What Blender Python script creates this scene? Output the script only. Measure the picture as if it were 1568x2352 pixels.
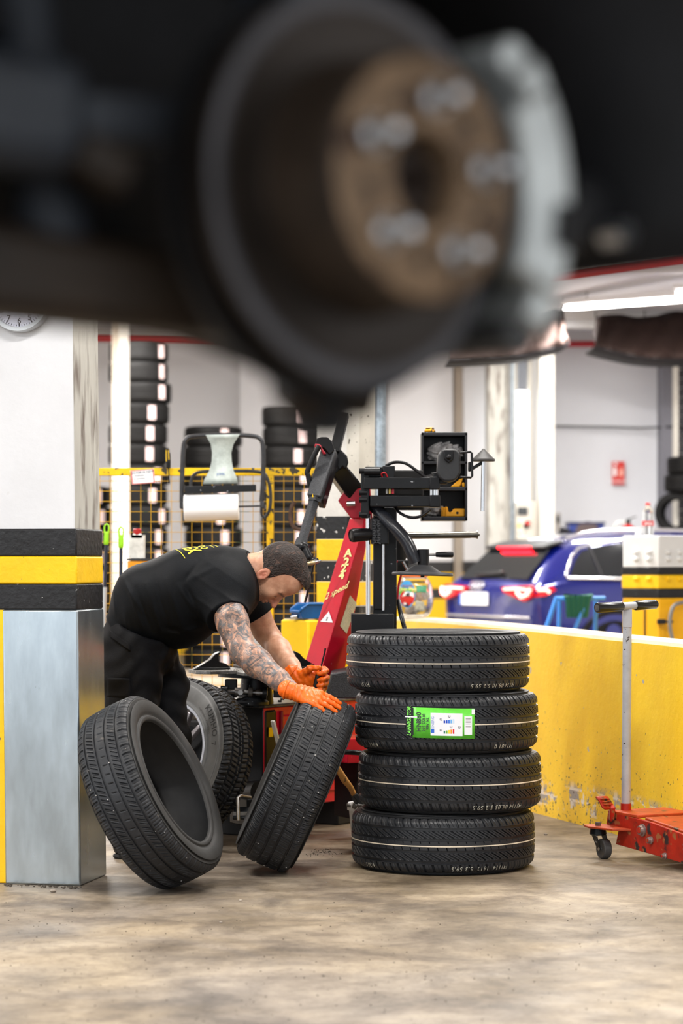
import bpy, bmesh, math, random
import numpy as np
from mathutils import Vector, Matrix, Quaternion
from mathutils.bvhtree import BVHTree
random.seed(7)
RNG = np.random.default_rng(7)
for _o in list(bpy.data.objects): bpy.data.objects.remove(_o)
scene = bpy.context.scene
COL = scene.collection
PI = math.pi

# ------------------------------------------------------------------ camera
F = 85/24*1568.0            # focal length in pixels of the 1568 x 2352 frame
HOR = 1290.0                # pixel row of the horizon
CAMH = 1.15
cam_d = bpy.data.cameras.new('camera'); cam = bpy.data.objects.new('camera', cam_d)
COL.objects.link(cam); scene.camera = cam
cam.location = (0, 0, CAMH); cam.rotation_euler = (PI/2, 0, 0)
cam_d.sensor_fit = 'HORIZONTAL'; cam_d.sensor_width = 24; cam_d.lens = 85
cam_d.shift_y = (HOR-1176)/1568.0
cam_d.dof.use_dof = True; cam_d.dof.focus_distance = 8.95; cam_d.dof.aperture_fstop = 2.9
cam_d.clip_start = 0.05; cam_d.clip_end = 200

# ------------------------------------------------------------------ world, exposure
wd = bpy.data.worlds.new('world'); scene.world = wd; wd.use_nodes = True
bgn = wd.node_tree.nodes['Background']
bgn.inputs['Color'].default_value = (0.90, 0.95, 1.0, 1); bgn.inputs['Strength'].default_value = 1.5
scene.view_settings.view_transform = 'Standard'; scene.view_settings.look = 'None'
scene.view_settings.gamma = 1.0; scene.view_settings.use_curve_mapping = False
scene.view_settings.exposure = 0.36
scene.cycles.max_bounces = 8; scene.cycles.diffuse_bounces = 4; scene.cycles.glossy_bounces = 4
scene.cycles.transmission_bounces = 6; scene.cycles.transparent_max_bounces = 8
scene.cycles.sample_clamp_indirect = 6.0
scene.cycles.use_denoising = True

def nv(v): return Vector(v).normalized()
def P(px, py, D):
    """pixel of the photograph + distance -> point"""
    return Vector(((px-784)/F*D, D, CAMH-(py-HOR)/F*D))

# ------------------------------------------------------------------ materials
MATS = {}
def lin(c):
    return tuple(((v/12.92) if v <= 0.04045 else ((v+0.055)/1.055)**2.4) for v in c)
def hexc(h):
    return lin(tuple(int(h[i:i+2], 16)/255 for i in (0, 2, 4)))
def M(name, col, rough=0.5, metal=0.0, var=0.0, vscale=6.0, bump=0.0, bscale=60.0, spec=0.5,
      specks=None, stretch=None, emit=None, estr=0.0, trans=0.0, ior=1.45, alpha=1.0, coat=0.0, rvar=0.0, sss=0.0, sheen=0.0):
    if name in MATS: return MATS[name]
    if isinstance(col, str): col = hexc(col)
    m = bpy.data.materials.new(name); m.use_nodes = True; MATS[name] = m
    nt = m.node_tree; N = nt.nodes; L = nt.links
    b = N['Principled BSDF']
    b.inputs['Base Color'].default_value = (*col, 1); b.inputs['Roughness'].default_value = rough
    b.inputs['Metallic'].default_value = metal; b.inputs['IOR'].default_value = ior
    b.inputs['Specular IOR Level'].default_value = spec
    b.inputs['Transmission Weight'].default_value = trans; b.inputs['Alpha'].default_value = alpha
    b.inputs['Coat Weight'].default_value = coat
    if sss: b.inputs['Subsurface Weight'].default_value = sss; b.inputs['Subsurface Radius'].default_value = (0.012, 0.005, 0.003); b.inputs['Subsurface Scale'].default_value = 1.0
    if sheen: b.inputs['Sheen Weight'].default_value = sheen
    if emit is not None:
        if isinstance(emit, str): emit = hexc(emit)
        b.inputs['Emission Color'].default_value = (*emit, 1); b.inputs['Emission Strength'].default_value = estr
    if not (var or bump or specks or rvar): return m
    tc = N.new('ShaderNodeTexCoord'); src = tc.outputs['Object']
    if stretch:
        mp = N.new('ShaderNodeMapping'); mp.inputs['Scale'].default_value = stretch
        L.new(src, mp.inputs['Vector']); src = mp.outputs['Vector']
    last = None
    if var:
        n = N.new('ShaderNodeTexNoise'); n.inputs['Scale'].default_value = vscale; n.inputs['Detail'].default_value = 6; n.inputs['Roughness'].default_value = 0.65
        L.new(src, n.inputs['Vector'])
        r = N.new('ShaderNodeValToRGB'); r.color_ramp.elements[0].position = 0.3; r.color_ramp.elements[1].position = 0.7
        r.color_ramp.elements[0].color = (*[max(0, c*(1-var)) for c in col], 1)
        r.color_ramp.elements[1].color = (*[min(1, c*(1+var)) for c in col], 1)
        L.new(n.outputs['Fac'], r.inputs['Fac']); last = r.outputs['Color']
    for sp in (specks or []):
        scol, sscale, th, soft = sp[:4]
        if isinstance(scol, str): scol = hexc(scol)
        n = N.new('ShaderNodeTexNoise'); n.inputs['Scale'].default_value = sscale; n.inputs['Detail'].default_value = sp[4] if len(sp) > 4 else 3
        L.new(src, n.inputs['Vector'])
        mr = N.new('ShaderNodeMapRange'); mr.inputs['From Min'].default_value = th; mr.inputs['From Max'].default_value = th+soft
        L.new(n.outputs['Fac'], mr.inputs['Value'])
        mx = N.new('ShaderNodeMix'); mx.data_type = 'RGBA'
        mx.inputs['A'].default_value = (*col, 1); mx.inputs['B'].default_value = (*scol, 1)
        if last is not None: L.new(last, mx.inputs['A'])
        L.new(mr.outputs['Result'], mx.inputs['Factor']); last = mx.outputs['Result']
    if last is not None: L.new(last, b.inputs['Base Color'])
    if rvar:
        n = N.new('ShaderNodeTexNoise'); n.inputs['Scale'].default_value = vscale*2
        L.new(src, n.inputs['Vector'])
        mr = N.new('ShaderNodeMapRange'); mr.inputs['To Min'].default_value = max(0.02, rough-rvar); mr.inputs['To Max'].default_value = min(1, rough+rvar)
        L.new(n.outputs['Fac'], mr.inputs['Value']); L.new(mr.outputs['Result'], b.inputs['Roughness'])
    if bump:
        n = N.new('ShaderNodeTexNoise'); n.inputs['Scale'].default_value = bscale; n.inputs['Detail'].default_value = 5
        L.new(src, n.inputs['Vector'])
        bp = N.new('ShaderNodeBump'); bp.inputs['Strength'].default_value = bump; bp.inputs['Distance'].default_value = 0.01
        L.new(n.outputs['Fac'], bp.inputs['Height']); L.new(bp.outputs['Normal'], b.inputs['Normal'])
    return m

# ------------------------------------------------------------------ objects
def wloc(o):
    v = Vector((0, 0, 0))
    while o is not None: v += o.location; o = o.parent
    return v
def tag(o, label=None, cat=None, group=None, kind=None):
    if label: o['label'] = label
    if cat: o['category'] = cat
    if group: o['group'] = group
    if kind: o['kind'] = kind
    return o
def thing(name, label, cat, loc=(0, 0, 0), group=None):
    o = bpy.data.objects.new(name, None); COL.objects.link(o); o.location = loc; o.empty_display_size = 0.1
    return tag(o, label, cat, group)
def copy_tree(o, parent=None):
    c = o.copy(); COL.objects.link(c)
    if parent is not None: c.parent = parent
    for ch in list(o.children): copy_tree(ch, c)
    return c
def mesh_obj(name, verts, faces, mat, parent=None, smooth=None, uv=None):
    """verts: Nx3 world positions; faces: list or int array (N,4)/(N,3)"""
    me = bpy.data.meshes.new(name)
    V = np.asarray([tuple(v) for v in verts] if not isinstance(verts, np.ndarray) else verts, dtype=np.float32).reshape(-1, 3)
    if parent is not None:
        w = wloc(parent); V = V-np.array(w, dtype=np.float32)
    if isinstance(faces, np.ndarray):
        n, k = faces.shape
        me.vertices.add(len(V)); me.vertices.foreach_set('co', V.ravel())
        me.loops.add(n*k); me.loops.foreach_set('vertex_index', faces.astype(np.int32).ravel())
        me.polygons.add(n); me.polygons.foreach_set('loop_start', np.arange(0, n*k, k, dtype=np.int32))
        me.update(calc_edges=True); me.validate()
    else:
        me.from_pydata([tuple(map(float, v)) for v in V], [], faces); me.update()
    if mat is not None: me.materials.append(mat)
    o = bpy.data.objects.new(name, me); COL.objects.link(o)
    if parent is not None: o.parent = parent
    if smooth is not None:
        me.shade_smooth()
        if smooth < 3.1: me.set_sharp_from_angle(angle=smooth)
    return o

def frame_of(d, up=(0, 0, 1)):
    d = Vector(d).normalized(); u = Vector(up)
    if abs(d.dot(u.normalized())) > 0.98: u = Vector((1, 0, 0)) if abs(d.x) < 0.9 else Vector((0, 1, 0))
    x = u.cross(d).normalized(); y = d.cross(x).normalized()
    return x, y, d          # x,y span the plane normal to d

class MB:
    def __init__(s): s.v = []; s.f = []
    def add(s, vs, fs):
        b = len(s.v); s.v += [Vector(v) for v in vs]; s.f += [[i+b for i in f] for f in fs]; return s
    def hexa(s, pts):       # 8 points: bottom 4 (ccw) then top 4
        return s.add(pts, [(3, 2, 1, 0), (4, 5, 6, 7), (0, 1, 5, 4), (1, 2, 6, 5), (2, 3, 7, 6), (3, 0, 4, 7)])
    def box(s, c, size, rot=None, ax=None):
        c = Vector(c); h = [v/2 for v in size]
        if ax is None:
            R = rot if rot is not None else Matrix.Identity(3)
            if isinstance(rot, (int, float)): R = Matrix.Rotation(rot, 3, 'Z')
            X, Y, Z = R @ Vector((1, 0, 0)), R @ Vector((0, 1, 0)), R @ Vector((0, 0, 1))
        else: X, Y, Z = [Vector(a).normalized() for a in ax]
        q = [c+X*(sx*h[0])+Y*(sy*h[1])+Z*(sz*h[2]) for sz in (-1, 1) for sx, sy in ((-1, -1), (1, -1), (1, 1), (-1, 1))]
        return s.hexa(q)
    def beam(s, a, b, w, h, up=(0, 0, 1), w2=None, h2=None):     # box from a to b, width across, height along up
        a, b = Vector(a), Vector(b); x, y, d = frame_of(b-a, up)
        w2 = w if w2 is None else w2; h2 = h if h2 is None else h2
        q = [a-x*w/2-y*h/2, a+x*w/2-y*h/2, a+x*w/2+y*h/2, a-x*w/2+y*h/2,
             b-x*w2/2-y*h2/2, b+x*w2/2-y*h2/2, b+x*w2/2+y*h2/2, b-x*w2/2+y*h2/2]
        return s.hexa(q)
    def cyl(s, a, b, r, r2=None, n=20, cap=True):
        a, b = Vector(a), Vector(b); r2 = r if r2 is None else r2
        return s.lathe([(0, r), ((b-a).length, r2)], a, b-a, n, cap, cap)
    def lathe(s, prof, o, axis, n=32, cap0=False, cap1=False, closed=False, up=(0, 0, 1), a0=0, a1=2*PI):
        """prof: (t along axis, radius)"""
        o = Vector(o); x, y, d = frame_of(axis, up); full = abs(a1-a0-2*PI) < 1e-6
        nn = n if full else n+1; base = len(s.v); k = len(prof)
        for t, r in prof:
            for i in range(nn):
                a = a0+(a1-a0)*i/n; s.v.append(o+d*t+x*(r*math.cos(a))+y*(r*math.sin(a)))
        for j in range(k if closed else k-1):
            j2 = (j+1) % k
            for i in range(n):
                i2 = (i+1) % nn if full else i+1
                s.f.append([base+j*nn+i, base+j*nn+i2, base+j2*nn+i2, base+j2*nn+i])
        if cap0: s.f.append([base+i for i in range(nn)][::-1])
        if cap1: s.f.append([base+(k-1)*nn+i for i in range(nn)])
        return s
    def tube(s, pts, r, n=10, cap=True, closed=False, flat=None):
        pts = [Vector(p) for p in pts]; k = len(pts); base = len(s.v)
        rs = r if isinstance(r, (list, tuple)) else [r]*k
        prev = None
        for i, p in enumerate(pts):
            if closed: d = pts[(i+1) % k]-pts[i-1]
            else: d = pts[min(i+1, k-1)]-pts[max(i-1, 0)]
            d.normalize()
            if prev is None: x, y, _ = frame_of(d)
            else:
                x = prev-d*prev.dot(d); x.normalize(); y = d.cross(x)
            prev = x
            for j in range(n):
                a = 2*PI*j/n; s.v.append(p+x*(rs[i]*math.cos(a))+y*(rs[i]*(flat or 1)*math.sin(a)))
        for i in range(k if closed else k-1):
            i2 = (i+1) % k
            for j in range(n):
                j2 = (j+1) % n
                s.f.append([base+i*n+j, base+i*n+j2, base+i2*n+j2, base+i2*n+j])
        if cap and not closed:
            s.f.append([base+j for j in range(n)][::-1]); s.f.append([base+(k-1)*n+j for j in range(n)])
        return s
    def prism(s, pts, off):         # planar polygon extruded by a vector
        off = Vector(off); k = len(pts); b = len(s.v)
        s.v += [Vector(p) for p in pts]+[Vector(p)+off for p in pts]
        s.f.append([b+i for i in range(k)][::-1]); s.f.append([b+k+i for i in range(k)])
        for i in range(k): s.f.append([b+i, b+(i+1) % k, b+k+(i+1) % k, b+k+i])
        return s
    def ball(s, c, r, n=16, m=10, ax=None):
        c = Vector(c); r = (r, r, r) if isinstance(r, (int, float)) else r
        X, Y, Z = [Vector(a).normalized() for a in (ax or ((1, 0, 0), (0, 1, 0), (0, 0, 1)))]
        b = len(s.v); s.v.append(c-Z*r[2])
        for j in range(1, m):
            t = PI*j/m-PI/2
            for i in range(n):
                a = 2*PI*i/n
                s.v.append(c+X*(r[0]*math.cos(t)*math.cos(a))+Y*(r[1]*math.cos(t)*math.sin(a))+Z*(r[2]*math.sin(t)))
        s.v.append(c+Z*r[2]); e = len(s.v)-1
        for i in range(n):
            i2 = (i+1) % n
            s.f.append([b, b+1+i2, b+1+i]); s.f.append([e, e-n+i, e-n+i2])
            for j in range(m-2): s.f.append([b+1+j*n+i, b+1+j*n+i2, b+1+(j+1)*n+i2, b+1+(j+1)*n+i])
        return s
    def map(s, fn): s.v = [Vector(fn(v)) for v in s.v]; return s
    def build(s, name, mat, parent=None, smooth=0.7, bevel=0.0, seg=2, kind=None, label=None):
        o = mesh_obj(name, s.v, s.f, mat, parent, None)
        me = o.data
        bm = bmesh.new(); bm.from_mesh(me); bmesh.ops.recalc_face_normals(bm, faces=bm.faces); bm.to_mesh(me); bm.free()
        if smooth is not None:
            me.shade_smooth()
            if smooth < 3.1: me.set_sharp_from_angle(angle=smooth)
        if bevel:
            md = o.modifiers.new('bevel', 'BEVEL'); md.width = bevel; md.segments = seg; md.limit_method = 'ANGLE'; md.angle_limit = 0.6
            md.harden_normals = False
        if kind: o['kind'] = kind
        if label: o['label'] = label
        return o
def box(name, c, size, mat, parent=None, rot=None, ax=None, bevel=0.004, **k):
    return MB().box(c, size, rot, ax).build(name, mat, parent, bevel=bevel, **k)
def cyl(name, a, b, r, mat, parent=None, r2=None, n=24, bevel=0.0, **k):
    return MB().cyl(a, b, r, r2, n).build(name, mat, parent, bevel=bevel, **k)
def beam(name, a, b, w, h, mat, parent=None, up=(0, 0, 1), bevel=0.004, w2=None, h2=None, **k):
    return MB().beam(a, b, w, h, up, w2, h2).build(name, mat, parent, bevel=bevel, **k)
def tube(name, pts, r, mat, parent=None, n=10, closed=False, **k):
    return MB().tube(pts, r, n, closed=closed).build(name, mat, parent, smooth=1.0, **k)
def ipoly(c, r, n=6, u=(1, 0, 0), v=(0, 0, 1), a0=0):
    c, u, v = Vector(c), Vector(u), Vector(v)
    return [c+u*(r*math.cos(a0+2*PI*i/n))+v*(r*math.sin(a0+2*PI*i/n)) for i in range(n)]
def arc(c, r, a0, a1, n, u, v):
    c, u, v = Vector(c), Vector(u), Vector(v)
    return [c+u*(r*math.cos(a0+(a1-a0)*i/n))+v*(r*math.sin(a0+(a1-a0)*i/n)) for i in range(n+1)]
def spline(pts, n=8, closed=False):
    pts = [Vector(p) for p in pts]; out = []; k = len(pts)
    rng = range(k) if closed else range(k-1)
    for i in rng:
        g = (lambda j: pts[j % k]) if closed else (lambda j: pts[min(max(j, 0), k-1)])
        p0, p1, p2, p3 = g(i-1), g(i), g(i+1), g(i+2)
        for j in range(n):
            t = j/n
            out.append(0.5*((2*p1)+(p2-p0)*t+(2*p0-5*p1+4*p2-p3)*t*t+(3*p1-p0-3*p2+p3)*t**3))
    if not closed: out.append(pts[-1])
    return out

# text as a flat mesh: list of 2-D verts and faces, height of capitals about size*0.7
_TX = {}
def text2d(s, size=1.0, bold=0.0, align='CENTER', shear=0.0, space=1.0):
    key = (s, bold, align, shear, space)
    if key not in _TX:
        cu = bpy.data.curves.new('t', 'FONT'); cu.body = s; cu.size = 1; cu.align_x = align; cu.align_y = 'CENTER'
        cu.offset = bold; cu.shear = shear; cu.space_character = space; cu.resolution_u = 3
        ob = bpy.data.objects.new('t', cu); COL.objects.link(ob)
        dg = bpy.context.evaluated_depsgraph_get(); ev = ob.evaluated_get(dg); me = ev.to_mesh()
        vs = [(v.co.x, v.co.y) for v in me.vertices]; fs = [list(p.vertices) for p in me.polygons]
        ev.to_mesh_clear(); bpy.data.objects.remove(ob); bpy.data.curves.remove(cu)
        _TX[key] = (vs, fs)
    vs, fs = _TX[key]
    return [(x*size, y*size) for x, y in vs], fs
def text(name, s, size, o, u, v, mat, parent=None, fn=None, thick=0.0, **k):
    """flat text centred at o, running along u, upright along v (or through fn(x,y))"""
    vs, fs = text2d(s, size, **k)
    o, u, v = Vector(o), Vector(u).normalized(), Vector(v).normalized()
    pts = [fn(x, y) if fn else o+u*x+v*y for x, y in vs]
    return mesh_obj(name, pts, fs, mat, parent)
def quad(name, pts, mat, parent=None, thick=None):
    pts = [Vector(p) for p in pts]
    n = (pts[1]-pts[0]).cross(pts[2]-pts[0]).normalized()
    if thick is None: return mesh_obj(name, pts, [list(range(len(pts)))], mat, parent)
    return MB().prism(pts, n*thick).build(name, mat, parent)
# ------------------------------------------------------------------ palette
rubber = M('rubber new', (0.019, 0.0205, 0.024), 0.38, var=0.25, vscale=14, spec=0.5, rvar=0.08)
rubber_side = M('rubber sidewall', (0.017, 0.018, 0.020), 0.5, var=0.3, vscale=9, bump=0.05, bscale=90)
rubber_worn = M('rubber worn', (0.017, 0.0185, 0.022), 0.5, var=0.35, vscale=22, bump=0.10, bscale=160, specks=[((0.10, 0.09, 0.08), 30, 0.66, 0.1)])
rubber_grey = M('rubber greyed sidewall', (0.034, 0.034, 0.034), 0.65, var=0.3, vscale=7, bump=0.06, bscale=120)
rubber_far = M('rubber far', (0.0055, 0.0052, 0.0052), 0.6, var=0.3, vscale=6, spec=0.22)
liner = M('inner liner', (0.028, 0.027, 0.027), 0.55, var=0.3, vscale=10)
cream_line = M('cream marker line', (0.75, 0.66, 0.52), 0.6, var=0.15, vscale=30)
stencil = M('stencil white ink', (0.55, 0.54, 0.46), 0.7)
blk = M('black machine paint', (0.006, 0.007, 0.009), 0.36, spec=0.35, var=0.3, vscale=18, bump=0.03, bscale=120, specks=[((0.30, 0.32, 0.35), 55, 0.70, 0.02)])
blk_clean = M('black plastic', (0.005, 0.005, 0.0065), 0.32, spec=0.35, var=0.2, vscale=10)
blk_matt = M('matt black', (0.008, 0.008, 0.009), 0.7)
textured = M('hammered grey black', (0.030, 0.033, 0.039), 0.42, var=0.5, vscale=160, bump=0.4, bscale=260)
chrome = M('chrome rod', (0.62, 0.63, 0.65), 0.18, 1.0, rvar=0.1)
steel = M('bare steel', (0.36, 0.35, 0.34), 0.38, 1.0, var=0.35, vscale=20, rvar=0.12)
dirty_steel = M('dirty steel', (0.12, 0.115, 0.11), 0.5, 0.6, var=0.6, vscale=26, bump=0.15, bscale=90)
red = M('red machine paint', hexc('c8102e'), 0.32, var=0.12, vscale=7, specks=[((0.55, 0.12, 0.16), 34, 0.72, 0.03)])
red_jack = M('worn red paint', hexc('b02410'), 0.42, var=0.35, vscale=12, specks=[((0.03, 0.02, 0.02), 14, 0.56, 0.05, 7), ((0.35, 0.12, 0.04), 30, 0.60, 0.05)])
red_dark = M('rusty red lid', hexc('b8431c'), 0.45, var=0.3, vscale=12, specks=[((0.08, 0.04, 0.02), 22, 0.62, 0.06, 5)])
yellow = M('yellow paint', hexc('f2c500'), 0.5, var=0.10, vscale=5, bump=0.15, bscale=40, specks=[((0.25, 0.24, 0.22), 30, 0.73, 0.02, 4)])
yellow_rail = M('yellow chipped steel', hexc('dfb500'), 0.45, var=0.2, vscale=20, specks=[((0.05, 0.04, 0.02), 26, 0.60, 0.03, 5)])
wire_y = M('yellow wire', hexc('d4a40a'), 0.5, var=0.4, vscale=4, specks=[((0.06, 0.09, 0.02), 5, 0.55, 0.05)])
band_black = M('black band paint', (0.006, 0.006, 0.0075), 0.45, var=0.4, vscale=9, bump=0.35, bscale=45, specks=[((0.55, 0.55, 0.55), 48, 0.71, 0.015, 5)])
band_chip = M('chipped black band', (0.006, 0.006, 0.007), 0.45, var=0.3, vscale=9, bump=0.3, bscale=50, specks=[((0.7, 0.69, 0.66), 38, 0.66, 0.01, 4)])
band_yellow = M('yellow band paint', hexc('f5c40a'), 0.5, var=0.10, vscale=7, bump=0.25, bscale=40, specks=[((0.12, 0.11, 0.09), 60, 0.74, 0.02)])
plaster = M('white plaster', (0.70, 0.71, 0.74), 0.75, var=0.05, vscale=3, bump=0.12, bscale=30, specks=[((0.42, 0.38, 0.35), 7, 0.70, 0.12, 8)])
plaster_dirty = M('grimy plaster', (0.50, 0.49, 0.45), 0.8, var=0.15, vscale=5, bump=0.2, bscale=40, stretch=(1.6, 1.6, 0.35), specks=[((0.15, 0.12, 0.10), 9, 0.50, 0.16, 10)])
concrete = M('painted concrete', (0.60, 0.59, 0.56), 0.8, var=0.14, vscale=4, bump=0.2, bscale=40, specks=[((0.2, 0.18, 0.16), 12, 0.66, 0.1, 6)])
conc_speck = M('flecked concrete', (0.52, 0.50, 0.45), 0.8, var=0.12, vscale=5, specks=[((0.05, 0.04, 0.03), 55, 0.67, 0.02, 4)])
galv = M('galvanised sheet', (0.47, 0.54, 0.59), 0.25, 0.9, var=0.18, vscale=7, rvar=0.07, stretch=(1, 1, 0.3), specks=[((0.10, 0.11, 0.12), 18, 0.71, 0.05, 8)])
galv_pipe = M('galvanised pipe', (0.36, 0.42, 0.47), 0.4, 0.9, var=0.3, vscale=30)
cream = M('cream painted post', (0.80, 0.76, 0.68), 0.6, var=0.04, vscale=3)
tan = M('tan painted post', (0.58, 0.50, 0.41), 0.7, var=0.05)
white_p = M('white enamel', (0.82, 0.82, 0.82), 0.4, var=0.03, vscale=4)
paper = M('paper white', (0.86, 0.87, 0.88), 0.85)
redpaper = M('red print', hexc('d8342c'), 0.7)
ink = M('ink', (0.05, 0.05, 0.06), 0.7)
label_pink = M('tyre sticker', (0.62, 0.47, 0.46), 0.6)
lime = M('lime grip', hexc('8fce14'), 0.45)
orange_gl = M('orange nitrile', hexc('f26a10'), 0.38, var=0.10, vscale=25, bump=0.35, bscale=55, sss=0.15)
wood = M('bare wood', hexc('c68d4a'), 0.6, var=0.3, vscale=10, stretch=(4, 4, 0.6), specks=[((0.05, 0.03, 0.02), 28, 0.60, 0.06, 5)])
fabric = M('black cotton', (0.0040, 0.0050, 0.0068), 0.66, var=0.25, vscale=10, bump=0.12, bscale=220, spec=0.12)
twill = M('black twill', (0.0042, 0.0044, 0.0056), 0.7, var=0.25, vscale=9, bump=0.15, bscale=260, spec=0.12)

# ------------------------------------------------------------------ floor
def floor_mat():
    m = bpy.data.materials.new('stained concrete floor'); m.use_nodes = True
    nt = m.node_tree; N, L = nt.nodes, nt.links; b = N['Principled BSDF']
    tc = N.new('ShaderNodeTexCoord')
    def noise(sc, det, rough=0.6, dist=0.0):
        n = N.new('ShaderNodeTexNoise'); n.inputs['Scale'].default_value = sc; n.inputs['Detail'].default_value = det
        n.inputs['Roughness'].default_value = rough; n.inputs['Distortion'].default_value = dist
        L.new(tc.outputs['Object'], n.inputs['Vector']); return n.outputs['Fac']
    def ramp(fac, stops):
        r = N.new('ShaderNodeValToRGB'); e = r.color_ramp.elements
        e[0].position, e[0].color = stops[0][0], (*stops[0][1], 1); e[1].position, e[1].color = stops[-1][0], (*stops[-1][1], 1)
        for p, c in stops[1:-1]:
            q = e.new(p); q.color = (*c, 1)
        L.new(fac, r.inputs['Fac']); return r.outputs['Color']
    def mix(a, bb, fac, typ='MIX'):
        x = N.new('ShaderNodeMix'); x.data_type = 'RGBA'; x.blend_type = typ
        L.new(a, x.inputs['A']); L.new(bb, x.inputs['B'])
        if isinstance(fac, float): x.inputs['Factor'].default_value = fac
        else: L.new(fac, x.inputs['Factor'])
        return x.outputs['Result']
    def mr(fac, a, c, lo=0.0, hi=1.0):
        x = N.new('ShaderNodeMapRange'); x.inputs['From Min'].default_value = a; x.inputs['From Max'].default_value = c
        x.inputs['To Min'].default_value = lo; x.inputs['To Max'].default_value = hi
        L.new(fac, x.inputs['Value']); return x.outputs['Result']
    base = ramp(noise(1.4, 8, 0.65, 0.6), [(0.30, hexc('51483f')), (0.48, hexc('8a7e70')), (0.66, hexc('b5a793'))])
    warm = ramp(noise(0.9, 5, 0.6, 1.0), [(0.4, hexc('7d7267')), (0.7, hexc('b99a55'))])
    c = mix(base, warm, 0.22)
    dark = ramp(noise(3.3, 9, 0.72, 0.5), [(0.38, (0.36, 0.33, 0.32)), (0.56, (1, 1, 1))])
    c = mix(c, dark, 0.75, 'MULTIPLY')
    spk = ramp(noise(38, 6, 0.7), [(0.30, (0.45, 0.42, 0.40)), (0.46, (1, 1, 1))])
    c = mix(c, spk, 0.5, 'MULTIPLY')
    fine = ramp(noise(9, 12, 0.82, 0.3), [(0.36, (0.55, 0.52, 0.50)), (0.54, (1, 1, 1))])
    c = mix(c, fine, 0.7, 'MULTIPLY')
    lightsp = ramp(noise(17, 8, 0.75), [(0.62, (0, 0, 0)), (0.74, (0.25, 0.24, 0.22))])
    c = mix(c, lightsp, 0.6, 'ADD')
    L.new(c, b.inputs['Base Color'])
    L.new(mr(noise(2.2, 6), 0.3, 0.7, 0.42, 0.72), b.inputs['Roughness'])
    bp = N.new('ShaderNodeBump'); bp.inputs['Strength'].default_value = 0.18; bp.inputs['Distance'].default_value = 0.01
    L.new(noise(30, 7, 0.7), bp.inputs['Height']); L.new(bp.outputs['Normal'], b.inputs['Normal'])
    return m
XL, XR, YF, YB, CEIL = -6.0, 7.5, -4.0, 30.0, 3.9
tag(box('floor', ((XL+XR)/2, (YF+YB)/2-4, -0.05), (XR-XL+8, YB-YF+10, 0.1), floor_mat(), bevel=0), kind='structure')
ceil_m = M('ceiling paint', (0.70, 0.70, 0.72), 0.8, var=0.05, vscale=1.5)
ceil = tag(box('ceiling', ((XL+XR)/2, (YF+YB)/2, CEIL+0.1), (XR-XL, YB-YF, 0.2), ceil_m, bevel=0), kind='structure')
for yy in (14.5, 18.7, 22.2, 27.5):
    box('ceiling_beam', ((XL+XR)/2, yy, CEIL-0.05), (XR-XL, 0.22, 0.1), ceil_m, ceil)

def band_wall(name='wall bands'):
    m = bpy.data.materials.new(name); m.use_nodes = True
    nt = m.node_tree; N, L = nt.nodes, nt.links; b = N['Principled BSDF']; b.inputs['Roughness'].default_value = 0.7
    g = N.new('ShaderNodeNewGeometry'); sx = N.new('ShaderNodeSeparateXYZ'); L.new(g.outputs['Position'], sx.inputs[0])
    d = N.new('ShaderNodeMath'); d.operation = 'DIVIDE'; d.inputs[1].default_value = 4.0; L.new(sx.outputs['Z'], d.inputs[0])
    r = N.new('ShaderNodeValToRGB'); r.color_ramp.interpolation = 'CONSTANT'; e = r.color_ramp.elements
    Y, K, W = hexc('f0c000'), (0.02, 0.02, 0.022), (0.80, 0.80, 0.82)
    e[0].position, e[0].color = 0, (*Y, 1); e[1].position, e[1].color = 0.69/4, (*K, 1)
    for p, c in ((0.82/4, Y), (1.01/4, K), (1.155/4, W)):
        q = e.new(p); q.color = (*c, 1)
    L.new(d.outputs[0], r.inputs['Fac']); L.new(r.outputs['Color'], b.inputs['Base Color'])
    return m
wallm = M('white wall paint', (0.78, 0.78, 0.80), 0.75, var=0.05, vscale=0.8)
greywall = M('grey wall paint', (0.66, 0.67, 0.71), 0.75, var=0.04, vscale=0.7)
bands = band_wall()
tag(box('wall_back', ((XL+XR)/2, YB+0.1, CEIL/2), (XR-XL, 0.2, CEIL), bands, bevel=0), kind='structure')
tag(box('wall_left', (XL-0.1, (9+YB)/2, CEIL/2), (0.2, YB-9, CEIL), wallm, bevel=0), kind='structure')
tag(box('wall_right', (XR+0.1, (2+YB)/2, CEIL/2), (0.2, YB-2, CEIL), wallm, bevel=0), kind='structure')
# uprights, pilasters and pipes along the back wall
def upright(name, px0, px1, D, mat, z0=0, z1=CEIL, depth=0.2, **k):
    x0, x1 = (px0-784)/F*D, (px1-784)/F*D
    return tag(box(name, ((x0+x1)/2, D+depth/2, (z0+z1)/2), (x1-x0, depth, z1-z0), mat, bevel=0.006), kind='structure', **k)
upright('trim_1', 257, 276, 24.0, tan, depth=0.12)
upright('trim_2', 272, 294, 23.95, cream, depth=0.12)
upright('trim_3', 551, 700, 29.2, wallm, depth=0.8)
upright('trim_4', 890, 1040, 29.0, bands, depth=0.9)
upright('trim_5', 1042, 1064, 29.1, tan, depth=0.8)
upright('trim_6', 1066, 1122, 28.6, bands, depth=1.0)
upright('trim_7', 1120, 1170, 27.8, plaster_dirty, depth=0.5)
upright('trim_8', 1240, 1273, 27.5, cream, depth=0.4)
upright('trim_9', 1273, 1520, 28.6, greywall, depth=1.2)
upright('trim_10', 1519, 1549, 28.2, M('shaded grey post', (0.16, 0.16, 0.19), 0.6), depth=0.5)  # shade on this upright is put into its dark grey
upright('trim_11', 1549, 1558, 28.0, cream, depth=0.3)
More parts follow.
